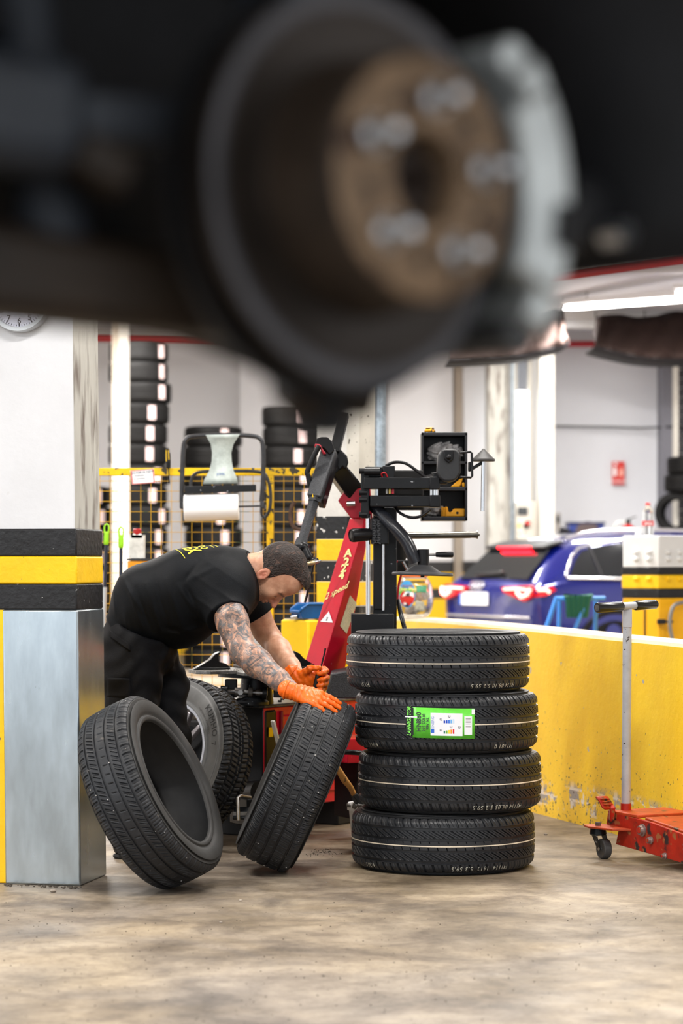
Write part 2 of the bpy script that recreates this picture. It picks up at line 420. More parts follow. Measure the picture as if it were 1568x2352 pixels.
# roller shutter at the far right edge
sh = thing('roller_shutter', 'dark ribbed roller shutter beside the grey back wall', 'shutter', (P(1640, 1290, 28.2).x, 28.2, 0))
shm = M('shutter grey', (0.09, 0.09, 0.10), 0.5, 0.4)
x0, x1 = P(1558, 0, 28.2).x, P(1730, 0, 28.2).x
for i in range(34):
    box('slat', ((x0+x1)/2, 28.3, 0.05+0.11*i), (x1-x0, 0.03, 0.098), shm, sh, bevel=0.008)
# daylight window strip, conduit
wn = tag(thing('window_1', 'tall narrow bright daylight window in the back wall', 'window', (P(1199, 0, 28.3).x, 28.3, 0)), kind='structure')
box('pane', P(1199, 1045, 28.35), (30/F*28.3, 0.03, 1.5), M('daylit pane', (0.9, 0.9, 0.9), 0.3, emit=(0.95, 0.98, 1), estr=9.0), wn)
box('window_frame', P(1181, 1030, 28.3), (0.05, 0.12, 2.6), cream, wn); box('window_frame', P(1216, 1030, 28.3), (0.04, 0.12, 2.6), cream, wn)
box('window_frame', P(1226, 1050, 28.4), (0.12, 0.08, 2.3), white_p, wn)
t_ = tag(cyl('conduit', Vector((P(1177, 0, 27.6).x, 27.6, 0)), Vector((P(1177, 0, 27.6).x, 27.6, CEIL)), 0.02, galv_pipe), 'grey conduit pipe running down beside the bright window', 'pipe')
tag(tube('wall_cable', [P(1275, 979, 28.5), P(1330, 980, 28.5), P(1400, 981, 28.5), P(1470, 983, 28.5), P(1530, 981, 28.2), P(1600, 980, 28.1)], 0.011, blk_matt), 'thin black cable strung across the grey back wall', 'cable')

# ------------------------------------------------------------------ fluorescent lamps
tube_m = M('lit tube', (1, 1, 1), 0.4, emit=(1.0, 0.97, 0.92), estr=14.0)
house_m = M('lamp housing', (0.75, 0.75, 0.75), 0.5)
def lamp(a, b, label, power=60, drop=None, group='fluorescent ceiling lamps'):
    a, b = Vector(a), Vector(b); mid = (a+b)/2; d = (b-a); Ln = d.length; d.normalize()
    t = thing('fluorescent_lamp', label, 'lamp', (mid.x, mid.y, mid.z), group)
    beam('housing', a+Vector((0, 0, 0.055)), b+Vector((0, 0, 0.055)), 0.16, 0.05, house_m, t)
    x = d.cross(Vector((0, 0, 1))).normalized()
    for s in (-1, 1):
        MB().cyl(a+x*0.04*s+d*0.03, b+x*0.04*s-d*0.03, 0.016, n=10).build('tube', tube_m, t)
    for q in (0.15, 0.85):
        p = a.lerp(b, q); MB().cyl(p+Vector((0, 0, 0.08)), (p.x, p.y, CEIL), 0.006, n=6).build('hanger_rod', blk_matt, t)
    ld = bpy.data.lights.new('lamp_light', 'AREA'); ld.shape = 'RECTANGLE'; ld.size = Ln; ld.size_y = 0.16; ld.energy = power
    ld.color = (1.0, 0.965, 0.92)
    lo = bpy.data.objects.new('lamp_light', ld); COL.objects.link(lo); lo.parent = t
    lo.location = (0, 0, -0.03); lo.rotation_euler = (0, 0, math.atan2(d.y, d.x))
    return t
lamp(P(1300, 708, 25.0), P(1640, 684, 22.6), 'long lit fluorescent lamp hanging above the blue car', 240)
lamp(P(1192, 712, 27.0), P(1288, 712, 26.4), 'short lit fluorescent lamp above the far brown curtain', 40)
lamp(P(1551, 674, 22.5), P(1760, 668, 22.0), 'lit fluorescent lamp beside the red ceiling pipe', 50)
lamp(P(1541, 472, 17.0), P(1760, 462, 16.6), 'lit fluorescent lamp on the near side of the red ceiling pipe', 70)
ADDED_LAMP_AT = ['open floor left of the raised car', 'raised car', 'car lift', 'clad pillar', 'tyre changer', 'low yellow wall', 'yellow mesh fence', 'clear sweet jar', 'tallest far tyre column', 'far column behind the paper roll', 'corner barrier with the bottle', 'short far tyre column', 'back wall behind the changer']  # unseen ceiling lamps added to light the room and back wall
for i, (x, y, pw) in enumerate([(-3.4, 5.0, 230), (-0.2, 6.2, 170), (2.6, 6.0, 150), (-2.6, 9.6, 150), (0.6, 10.4, 120), (3.2, 10.4, 120),
                                (-2.4, 15.5, 170), (0.8, 15.5, 140), (-3.0, 22.0, 230), (0.0, 22.0, 200), (3.2, 19.0, 150), (-2.4, 24.6, 100), (0.5, 24.2, 80)]):
    lamp((x-0.75, y, 3.72), (x+0.75, y, 3.72), 'added unseen ceiling lamp above the '+ADDED_LAMP_AT[i], pw*(0.46 if y < 7 else 0.62 if y < 13 else 1.15))
# red sprinkler pipes
tag(cyl('sprinkler_pipe', P(1120, 655, 21.9), P(1640, 582, 19.6), 0.042, M('red pipe', hexc('b01020'), 0.4)), 'long red sprinkler pipe under the ceiling above the curtains', 'pipe')
for px, py, D in ((1494, 602, 20.2),):
    cyl('pipe_hanger', P(px, py, D), Vector((P(px, py, D).x, D, CEIL)), 0.012, steel, bpy.data.objects['sprinkler_pipe'])
tag(cyl('red_beam', P(100, 774, 27.2), P(560, 778, 27.2), 0.045, MATS['red pipe']), 'red pipe high up above the far tyre stacks', 'pipe')
tag(cyl('red_beam', P(1180, 790, 28.4), P(1440, 790, 28.4), 0.035, MATS['red pipe']), 'short red pipe between the two hanging brown curtains', 'pipe')
# hanging tarpaulins
brown = M('brown tarpaulin', hexc('33231e'), 0.8, var=0.25, vscale=3)
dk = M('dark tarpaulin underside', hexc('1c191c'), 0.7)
def tarp(pts_top, pts_bot, D, label):
    n = len(pts_top); t = thing('hanging_tarpaulin', label, 'tarpaulin', P(*pts_bot[n//2], D))
    V = []; cols = 6
    top = spline([P(x, y, D+0.25) for x, y in pts_top], 6); bot = spline([P(x, y, D-0.15) for x, y in pts_bot], 6)
    nn = len(top); W = []
    for i in range(nn):
        for j in range(cols):
            q = j/(cols-1); p = top[i].lerp(bot[i], q)
            W.append(p+Vector((0, 0.05*math.sin(i*1.3+j), -0.03*math.sin(q*PI))))
    f = [[i*cols+j, (i+1)*cols+j, (i+1)*cols+j+1, i*cols+j+1] for i in range(nn-1) for j in range(cols-1)]
    o = mesh_obj('cloth', W, f, brown, t, 3.14); o.modifiers.new('s', 'SOLIDIFY').thickness = 0.02
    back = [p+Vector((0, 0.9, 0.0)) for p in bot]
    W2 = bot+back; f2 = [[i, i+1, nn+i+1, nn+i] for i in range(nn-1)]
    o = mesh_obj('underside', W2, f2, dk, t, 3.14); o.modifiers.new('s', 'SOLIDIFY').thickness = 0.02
    for i in (0, nn//2, nn-1): MB().cyl(top[i], Vector((top[i].x, top[i].y, CEIL)), 0.008, n=6).build('suspension_wire', blk_matt, t)
    return t
tarp([(1040, 735), (1120, 722), (1200, 728), (1270, 712), (1290, 714)], [(1030, 822), (1120, 818), (1200, 812), (1280, 795), (1306, 786)], 25.0, 'brown tarpaulin slung under the ceiling beside the short red pipe end')
tarp([(1368, 732), (1402, 724), (1480, 730), (1550, 718), (1640, 720)], [(1364, 794), (1410, 806), (1480, 820), (1560, 824), (1640, 815)], 26.2, 'brown tarpaulin with gathered purple end slung under the long lit lamp')
# ------------------------------------------------------------------ clad pillar at the left
def pillar_left():
    c0 = Vector(((183-784)/F*8.57, 8.57, 0)); a = math.radians(12)
    u = Vector((-math.cos(a), math.sin(a), 0)); v = Vector((math.sin(a), math.cos(a), 0))
    t = tag(thing('pillar', 'white concrete pillar with black and yellow bands and grey metal cladding', 'pillar', (c0.x, c0.y, 0)), kind='structure')
    sh = lambda p: Vector((p.x+(p.z)*-0.0105, p.y, p.z))
    def seg(name, z0, z1, mat, off, wu=0.36, wv=0.30, rim=0.0, side=None):
        q = []
        for z in (z0, z1):
            for i, j in ((-off, -off), (wu+off, -off), (wu+off, wv+off), (-off, wv+off)):
                q.append(c0+u*i+v*j+Vector((0, 0, z)))
        o = MB().hexa(q).map(sh).build(name, mat, t, bevel=0.006)
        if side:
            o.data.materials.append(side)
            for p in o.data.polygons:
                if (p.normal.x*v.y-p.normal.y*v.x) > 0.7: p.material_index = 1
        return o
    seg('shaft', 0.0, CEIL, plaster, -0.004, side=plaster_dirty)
    zb = lambda y: CAMH-(y-HOR)/F*8.57
    seg('black_band', zb(1278), zb(1214), band_black, 0.002)
    seg('yellow_band', zb(1341), zb(1278), band_yellow, 0.003)
    seg('black_band', zb(1401), zb(1341), band_black, 0.002)
    seg('yellow_base', 0.002, zb(1401), band_yellow, 0.001, wu=0.362)
    seg('metal_cladding', 0.001, zb(1401), galv, 0.005, wu=0.272, wv=0.295)
    return t
pillar_left()
# wall clock on the pillar
def clock():
    a = math.radians(12); u = Vector((math.cos(a), -math.sin(a), 0)); n = Vector((-math.sin(a), -math.cos(a), 0)); z = Vector((0, 0, 1))
    cfront = Vector(((183-784)/F*8.57, 8.57, 0))
    c = P(50, 688, 8.6); d = (cfront-c).dot(n); c = c+n*(d+0.035)
    c.x += -0.0105*c.z*0.2
    t = thing('wall_clock', 'round wall clock with silver rim and white face on the pillar', 'clock', c)
    r = 76/F*8.6
    MB().lathe([(-0.032, r*0.92), (-0.03, r), (0.0, r), (0.008, r*0.97), (0.008, r*0.86), (-0.008, r*0.83)], c, n, 48, True, False).build('rim', M('clock rim', (0.62, 0.64, 0.66), 0.3, 0.6), t)
    MB().lathe([(-0.011, r*0.85), (-0.008, r*0.85)], c, n, 48, True, True).build('dial', M('clock dial', (0.80, 0.82, 0.95), 0.5), t)
    for i in range(12):
        an = PI/2-i*PI/6
        p = c-n*0.0065+u*(math.cos(an)*r*0.66)+z*(math.sin(an)*r*0.66)
        text('numeral', str(12 if i == 0 else i), r*0.24, p, u, z, ink, t)
    for i in range(60):
        an = i*PI/30; d1, d0 = r*0.82, r*(0.77 if i % 5 else 0.74)
        dr = u*math.cos(an)+z*math.sin(an); pr = u*-math.sin(an)+z*math.cos(an); w = r*0.008*(1 if i % 5 else 2)
        mesh_obj('tick', [c-n*0.0065+dr*d0-pr*w, c-n*0.0065+dr*d1-pr*w, c-n*0.0065+dr*d1+pr*w, c-n*0.0065+dr*d0+pr*w], [[0, 1, 2, 3]], ink, t)
    for an, ln, w in ((2.2, 0.5, 0.012), (0.6, 0.68, 0.008)):
        dr = u*math.cos(an)+z*math.sin(an); MB().beam(c-n*0.004-dr*0.02, c-n*0.004+dr*r*ln, w, 0.003, up=n).build('hand', ink, t)
clock()
# ------------------------------------------------------------------ striped pillar behind the machine
def pillar_mid():
    D = 11.35; cx = P(815, 0, D).x; base = Vector((cx, D, 0))
    t = tag(thing('pillar', 'flecked concrete pillar with chipped black and yellow stripes behind the tyre changer', 'pillar', base), kind='structure')
    a = math.radians(28); u = Vector((-math.cos(a), math.sin(a), 0)); v = Vector((math.sin(a), math.cos(a), 0))
    def ring(off, z0, z1, name, mat):
        ch = 0.045; W1, W2 = 0.205, 0.30
        pl = [u*(ch), u*W1, u*W1+v*W2, v*W2, v*ch]
        cc = (u*W1+v*W2)/2
        q = [base+cc+(p-cc)*(1+off) for p in pl]
        return MB().prism([p+Vector((0, 0, z0)) for p in q], (0, 0, z1-z0)).build(name, mat, t, bevel=0.004)
    zz = lambda y: CAMH-(y-HOR)/F*D
    o = ring(0, 0, CEIL, 'shaft', concrete)
    o.data.materials.append(conc_speck)
    for p in o.data.polygons:
        if p.normal.x > 0.1 or (abs(p.normal.z) < 0.5 and p.area < 0.26): p.material_index = 1
    for i, (y0, y1, m, nm) in enumerate(((1185, 1238, band_chip, 'black_stripe'), (1238, 1288, band_yellow, 'yellow_stripe'), (1288, 1336, band_chip, 'black_stripe'), (1336, 1392, band_yellow, 'yellow_stripe'), (1392, 1445, band_chip, 'black_stripe'), (1445, 1860, band_yellow, 'yellow_stripe'))):
        ring(0.008, zz(y1), zz(y0), nm, m)
    return t
pillar_mid()
pp = thing('galvanised_pipe', 'grey galvanised pipe standing against the striped pillar', 'pipe', (P(873, 0, 11.2).x, 11.2, 0))
cyl('pipe_body', P(873, 0, 11.2)*1+Vector((0, 0, -P(873, 0, 11.2).z)), Vector((P(873, 0, 11.2).x, 11.2, CEIL)), 0.026, galv_pipe, pp)
for z in (0.6, 2.1, 3.2): MB().lathe([(-0.02, 0.029), (0.02, 0.029)], (P(873, 0, 11.2).x, 11.2, z), (0, 0, 1), 20, True, True).build('pipe_clip', steel, pp)

# ------------------------------------------------------------------ low yellow wall
def yellow_wall_mat():
    m = bpy.data.materials.new('yellow wall paint'); m.use_nodes = True
    nt = m.node_tree; N, L = nt.nodes, nt.links; b = N['Principled BSDF']; b.inputs['Roughness'].default_value = 0.45
    tc = N.new('ShaderNodeTexCoord'); g = N.new('ShaderNodeNewGeometry'); sx = N.new('ShaderNodeSeparateXYZ'); L.new(g.outputs['Position'], sx.inputs[0])
    def noise(sc, det, ro=0.6):
        n = N.new('ShaderNodeTexNoise'); n.inputs['Scale'].default_value = sc; n.inputs['Detail'].default_value = det; n.inputs['Roughness'].default_value = ro
        L.new(tc.outputs['Object'], n.inputs['Vector']); return n.outputs['Fac']
    def math_(op, a, c):
        x = N.new('ShaderNodeMath'); x.operation = op
        for i, q in enumerate((a, c)):
            if isinstance(q, (int, float)): x.inputs[i].default_value = q
            else: L.new(q, x.inputs[i])
        return x.outputs[0]
    def mix(a, c, f):
        x = N.new('ShaderNodeMix'); x.data_type = 'RGBA'
        for nm, q in (('A', a), ('B', c)):
            if isinstance(q, tuple): x.inputs[nm].default_value = (*q, 1)
            else: L.new(q, x.inputs[nm])
        L.new(f, x.inputs['Factor']); return x.outputs['Result']
    def mr(v, a, c):
        x = N.new('ShaderNodeMapRange'); x.inputs['From Min'].default_value = a; x.inputs['From Max'].default_value = c; L.new(v, x.inputs['Value']); return x.outputs['Result']
    ycol = mix(hexc('f0c410'), hexc('fbd524'), mr(noise(2.5, 5), 0.3, 0.7))
    # bare blockwork showing near the foot
    br = N.new('ShaderNodeTexBrick'); mp = N.new('ShaderNodeMapping'); mp.inputs['Rotation'].default_value = (PI/2, 0, 0)
    L.new(tc.outputs['Object'], mp.inputs['Vector']); L.new(mp.outputs['Vector'], br.inputs['Vector'])
    br.inputs['Scale'].default_value = 1.0; br.inputs['Brick Width'].default_value = 0.07; br.inputs['Row Height'].default_value = 0.05; br.inputs['Mortar Size'].default_value = 0.006
    br.inputs['Color1'].default_value = (0.22, 0.22, 0.23, 1); br.inputs['Color2'].default_value = (0.42, 0.41, 0.40, 1); br.inputs['Mortar'].default_value = (0.75, 0.72, 0.66, 1)
    zlow = mr(sx.outputs['Z'], 0.19, 0.15); hard = mr(sx.outputs['Z'], 0.035, 0.06)
    chipf = math_('MULTIPLY', math_('MULTIPLY', zlow, hard), mr(noise(7, 9, 0.75), 0.525, 0.545))
    c = mix(ycol, br.outputs['Color'], chipf)
    # dark flecks, denser low down
    dens = mr(sx.outputs['Z'], 0.62, 0.0)
    th = math_('SUBTRACT', 0.73, math_('MULTIPLY', dens, 0.13))
    fl = math_('GREATER_THAN', noise(48, 4, 0.6), th)
    c = mix(c, (0.05, 0.045, 0.04), fl)
    chip2 = math_('GREATER_THAN', noise(16, 3, 0.5), 0.725)
    c = mix(c, (0.36, 0.36, 0.38), chip2)
    L.new(c, b.inputs['Base Color'])
    bp = N.new('ShaderNodeBump'); bp.inputs['Strength'].default_value = 0.35; bp.inputs['Distance'].default_value = 0.006
    L.new(noise(26, 8, 0.62), bp.inputs['Height']); L.new(bp.outputs['Normal'], b.inputs['Normal'])
    return m
def low_wall():
    pts = [(880, 13.2, 1417), (905, 13.0, 1419), (1000, 12.4, 1424.5), (1100, 11.75, 1432.5), (1230, 11.05, 1445), (1390, 10.3, 1462), (1480, 9.9, 1470.5), (1568, 9.5, 1479.5), (1760, 8.8, 1500)]
    front = spline([P(px, py, D) for px, D, py in pts], 8)
    n = len(front); nor = []
    for i in range(n):
        d = front[min(i+1, n-1)]-front[max(i-1, 0)]; d.z = 0; d.normalize(); nor.append(Vector((-d.y, d.x, 0)))
    th = 0.20
    V = []; 
    for p, q in zip(front, nor):
        b = p+q*th
        V += [Vector((p.x, p.y, 0)), Vector((p.x, p.y, p.z-0.014)), Vector((b.x, b.y, p.z-0.014)), Vector((b.x, b.y, 0))]
    f = []
    for i in range(n-1):
        for j in range(4): f.append([i*4+j, (i+1)*4+j, (i+1)*4+(j+1) % 4, i*4+(j+1) % 4])
    f += [[0, 1, 2, 3], [(n-1)*4+k for k in (3, 2, 1, 0)]]
    m = MB(); m.add(V, f)
    w = m.build('wall_low', yellow_wall_mat(), smooth=0.6)
    tag(w, 'curved low yellow wall with worn paint beside the tyre stack', 'wall', kind='structure')
    V = []
    for p, q in zip(front, nor):
        a, b = p+q*0.004, p+q*(th-0.002)
        V += [Vector((a.x, a.y, p.z-0.016)), Vector((a.x+q.x*0.008, a.y+q.y*0.008, p.z)), Vector((b.x, b.y, p.z)), Vector((b.x, b.y, p.z-0.016))]
    m = MB(); m.add(V, f); m.build('coping', M('worn cream coping', (0.66, 0.58, 0.44), 0.7, var=0.12, vscale=6, specks=[((0.3, 0.28, 0.25), 30, 0.68, 0.05)]), w, smooth=0.6)
low_wall()
# yellow concrete block with a blue bin on it
def block():
    D = 11.0; c = P(708, 1424, D); zt = c.z; a = math.radians(42)
    u = Vector((-math.cos(a), math.sin(a), 0)); v = Vector((math.sin(a), math.cos(a), 0))
    t = thing('concrete_block', 'square yellow painted concrete block under the blue bin', 'block', (c.x, c.y, 0))
    b = Vector((c.x, c.y, 0)); q = []
    L1, L2 = 0.175, 0.30
    for z in (0, zt):
        for i, j in ((0, 0), (L1, 0), (L1, L2), (0, L2)): q.append(b+u*i+v*j+Vector((0, 0, z)))
    MB().hexa(q).build('block_body', yellow, t, bevel=0.01)
    q = [p+Vector((0, 0, 0.001)) for p in q[4:]]; cc = sum(q, Vector())/4
    MB().prism([cc+(p-cc)*0.9 for p in q], (0, 0, 0.004)).build('bare_top', M('bare cement', (0.45, 0.43, 0.40), 0.9, var=0.3, vscale=14), t)
    # bin
    bl = M('blue plastic bin', hexc('0a5a9c'), 0.35, var=0.2, vscale=12)
    ob = P(716, 1413, 11.08); ob.z = zt+0.006
    tb = thing('storage_bin', 'blue open-front plastic parts bin on the yellow block', 'bin', ob)
    a2 = math.radians(30); X = Vector((math.cos(a2), math.sin(a2), 0)); Yv = Vector((-math.sin(a2), math.cos(a2), 0)); Z = Vector((0, 0, 1))
    # X along the bin (mouth at -X)
    L, W, H = 0.16, 0.10, 0.066
    def pt(x, y, z): return ob+X*x+Yv*y+Z*z
    MB().hexa([pt(-L*.42, -W*.4, 0), pt(L*.5, -W*.4, 0), pt(L*.5, W*.4, 0), pt(-L*.42, W*.4, 0), pt(-L*.42, -W*.4, .006), pt(L*.5, -W*.4, .006), pt(L*.5, W*.4, .006), pt(-L*.42, W*.4, .006)]).build('bin_floor', bl, tb)
    for s in (-1, 1):
        pl = [pt(-L*.44, s*W*.42, 0), pt(L*.5, s*W*.42, 0), pt(L*.52, s*W*.5, H), pt(-L*.30, s*W*.5, H), pt(-L*.52, s*W*.49, H*.62), pt(-L*.52, s*W*.46, H*.3)]
        MB().prism(pl, Yv*(-s*0.006)).build('bin_side', bl, tb, bevel=0.002)
        tube('bin_lip', [pt(L*.52, s*W*.5, H), pt(-L*.30, s*W*.5, H), pt(-L*.52, s*W*.49, H*.62)], 0.006, bl, tb, n=8)
    MB().prism([pt(L*.5, -W*.42, 0), pt(L*.5, W*.42, 0), pt(L*.52, W*.5, H), pt(L*.52, -W*.5, H)], X*-0.006).build('bin_back', bl, tb, bevel=0.002)
    MB().prism([pt(-L*.44, -W*.42, 0), pt(-L*.44, W*.42, 0), pt(-L*.52, W*.47, H*.45), pt(-L*.52, -W*.47, H*.45)], X*0.006).build('bin_front', bl, tb, bevel=0.002)
    tube('bin_lip', [pt(-L*.52, -W*.49, H*.62), pt(-L*.54, -W*.44, H*.47), pt(-L*.54, W*.44, H*.47), pt(-L*.52, W*.49, H*.62)], 0.006, bl, tb, n=8)
    # small valve beside the bin
    p = P(668, 1413, 11.05); p.z = zt+0.012
    tag(MB().cyl(p, p+Vector((0.03, -0.01, 0.004)), 0.006, 0.009, n=12).build('tyre_valve', chrome, None), 'small chrome tyre valve beside the blue bin', 'valve')
block()
# ------------------------------------------------------------------ tyres
def tyre_profile(R, rb, W, tw, sh=0.03, crown=0.006, bulge=0.5):
    """half profile from bead to shoulder edge: list of (x, r) for x>0"""
    hw = W/2; H = R-rb
    pts = [(hw-0.020, rb), (hw-0.010, rb+0.004), (hw-0.007, rb+0.016), (hw-0.013, rb+0.022), (hw-0.004, rb+H*0.34), (hw, rb+H*0.52), (hw-0.003, rb+H*0.70), (hw-0.010, R-crown-sh*0.8), (tw/2+0.001, R-crown-sh*0.22)]
    s = spline([(a, b, 0) for a, b in pts], 4)
    return [(p.x, p.y) for p in s]
def make_tyre(name, R, rb, W, tw, npitch, per, bands, g, grooves, shoulder=0.012, crown=0.006, tread_mat=None, side_mat=None, depth=0.007, label=None, cat='tyre', extra_side=None, nx=None, gr_w=0.004):
    """lying tyre about the Z axis, centred on the origin.
    bands: list of (x0,x1, fn(k)->depth fraction for column k of a pitch); g(x): slant of the columns in metres"""
    t = thing(name, label or '', cat)
    NC = npitch*per; th = np.arange(NC)/NC*2*PI
    # rows over the tread
    xs = set()
    for gx in grooves:
        for d in (-gr_w-0.0016, -gr_w, -gr_w*0.6, 0, gr_w*0.6, gr_w, gr_w+0.0016): xs.add(round(gx+d, 5))
    for b in bands:
        for d in (b[0]-0.0008, b[0]+0.0008, b[1]-0.0008, b[1]+0.0008): xs.add(round(d, 5))
    lo, hi = -tw/2, tw/2
    n0 = nx or 56
    for i in range(n0+1):
        x = lo+(hi-lo)*i/n0
        if all(abs(x-q) > 0.0011 for q in xs): xs.add(round(x, 5))
    xs = np.array(sorted(x for x in xs if lo <= x <= hi))
    a = np.abs(xs)/(tw/2)
    base = R-crown*a**2-shoulder*np.clip((a-0.78)/0.22, 0, 1)**2
    dep = np.zeros((len(xs), NC))
    k = np.arange(NC) % per
    for b in bands:
        rows = (xs >= b[0]) & (xs <= b[1])
        pat = np.array([b[2](int(q)) for q in range(per)])
        sh = b[3] if len(b) > 3 else 0
        dep[rows] = np.maximum(dep[rows], np.roll(pat, sh)[k][None, :])
    gdep = np.zeros(len(xs))
    for gx in grooves:
        gdep = np.maximum(gdep, np.clip((gr_w+0.0012-np.abs(xs-gx))/0.0012, 0, 1))
    dep = np.maximum(dep, gdep[:, None])
    rad = base[:, None]-depth*dep
    off = np.array([g(x) for x in xs])/R
    T = th[None, :]+off[:, None]
    V = np.stack([rad*np.cos(T), rad*np.sin(T), np.repeat(xs[:, None], NC, 1)], -1).reshape(-1, 3)
    r, c = len(xs), NC
    I = np.arange(r*c).reshape(r, c); J = np.roll(I, -1, 1)
    Fq = np.stack([I[:-1], J[:-1], J[1:], I[1:]], -1).reshape(-1, 4)
    mesh_obj('tread', V, Fq, tread_mat, t, 0.9)
    # sidewalls and inside
    pr = tyre_profile(R, rb, W, tw, crown=crown+shoulder*0.6)
    for s in (1, -1):
        q = [(x, rr) for x, rr in pr]
        q.append((tw/2, R-crown-shoulder))
        m = MB().lathe([(s*x, rr) for x, rr in q], (0, 0, 0), (0, 0, 1), 128)
        m.build('sidewall', side_mat, t, smooth=1.0)
    inn = [(W/2-0.020, rb)]+[(x-0.016, rr+0.004) for x, rr in pr[9::4]]+[(tw/2-0.02, R-0.03)]
    full = inn+[(0, R-0.024)]+[(-x, rr) for x, rr in inn[::-1]]
    MB().lathe(full, (0, 0, 0), (0, 0, 1), 96).build('inner_liner', liner, t, smooth=1.2)
    return t
def dips(per, spec):
    d = {}
    for k, v in spec: d[k % per] = v
    return lambda q: d.get(q, 0.0)
# --- new tyres
R0, W0, TW0 = 0.347, 0.222, 0.196
def g_new(x):
    # slant of the slots across the tread
    s = 0.0; 
    knots = [(-0.098, 0.020), (-0.062, 0.012), (-0.058, 0.010), (-0.018, -0.040), (0.018, -0.050), (0.022, -0.052), (0.060, -0.100), (0.098, -0.112)]
    for (a, va), (b, vb) in zip(knots, knots[1:]):
        if a <= x <= b:
            q = (x-a)/(b-a); q = q*q*(3-2*q) if (b-a) > 0.03 else q
            return va+(vb-va)*q
    return knots[0][1] if x < knots[0][0] else knots[-1][1]
PER = 14
slot1 = dips(PER, [(0, 1), (1, 1), (2, 0.9), (8, 0.3)])
slot2 = dips(PER, [(0, 1), (1, 1), (2, 0.6), (8, 0.3)])
slotc = dips(PER, [(3, 0.8)])
new_t = make_tyre('new_tyre', R0, 0.2286, W0, TW0, 64, PER,
    [(-0.0965, -0.068, slot1), (-0.054, -0.026, slot2), (-0.016, -0.006, slotc), (0.009, 0.016, slotc, 5), (0.026, 0.054, slot2, 4), (0.068, 0.0965, slot1, 2)],
    g_new, [-0.0605, -0.0215, 0.0215, 0.0605], tread_mat=rubber, side_mat=rubber_side, label='x')
m = MB().lathe([(-0.0028, R0-0.0002), (-0.0028, R0+0.0006), (0.0012, R0+0.0006), (0.0012, R0-0.0002)], (0, 0, 0), (0, 0, 1), 160, closed=True)
m.build('marker_line', cream_line, new_t)
def stencil_text(t, s, ang, x, size, flip=True, mat=None):
    # stencilled characters on the tread shoulder, upside down; ang = direction of the middle
    def fn(px, py):
        a = ang-px/R0*1.0 if flip else ang+px/R0
        z = x-py if flip else x+py
        aa = abs(z)/(TW0/2); r = R0-0.006*aa**2-0.012*max(0, (aa-0.78)/0.22)**2+0.0024
        return Vector((r*math.cos(a), r*math.sin(a), z))
    return text('stencilled_code', s, size, (0, 0, 0), (1, 0, 0), (0, 1, 0), mat or stencil, t, fn=fn, space=1.15)
new_labels = ['plain new tyre at the foot of the stack of four', 'plain new tyre third from the top, just under the tyre with the green label',
              'new tyre with the green paper label, in the stack of four', 'plain new tyre on top of the stack of four']
cent = [(1017, 0.0), (1032.5, 0.006), (1024.5, -0.004), (1005.5, 0.0)]
DST = 9.16
NEWT = []
srcs = [new_t]+[copy_tree(new_t) for _ in range(3)]
codes = [('H1114  1613  5.3 59.5', -PI/2+0.38, 'H311'), ('H3114 06.05 5.2 59.5', -PI/2+0.52, ''), ('H1181 0', -PI/2+0.62, 'H311'), ('H114 08.10 5.2 59.5', -PI/2+0.62, 'H131')]
for i, o in enumerate(srcs):
    o['label'] = new_labels[i]; o['group'] = 'new tyres in the stack of four'
    stencil_text(o, codes[i][0], codes[i][1], -0.083, 0.022)
    if codes[i][2]: stencil_text(o, codes[i][2], -PI/2-0.95, -0.083, 0.022)
    px, dy = cent[i]
    o.location = ((px-784)/F*DST, DST+dy, W0/2+i*(W0+0.0004)); o.rotation_euler = (0, 0, 0)
    NEWT.append(o)
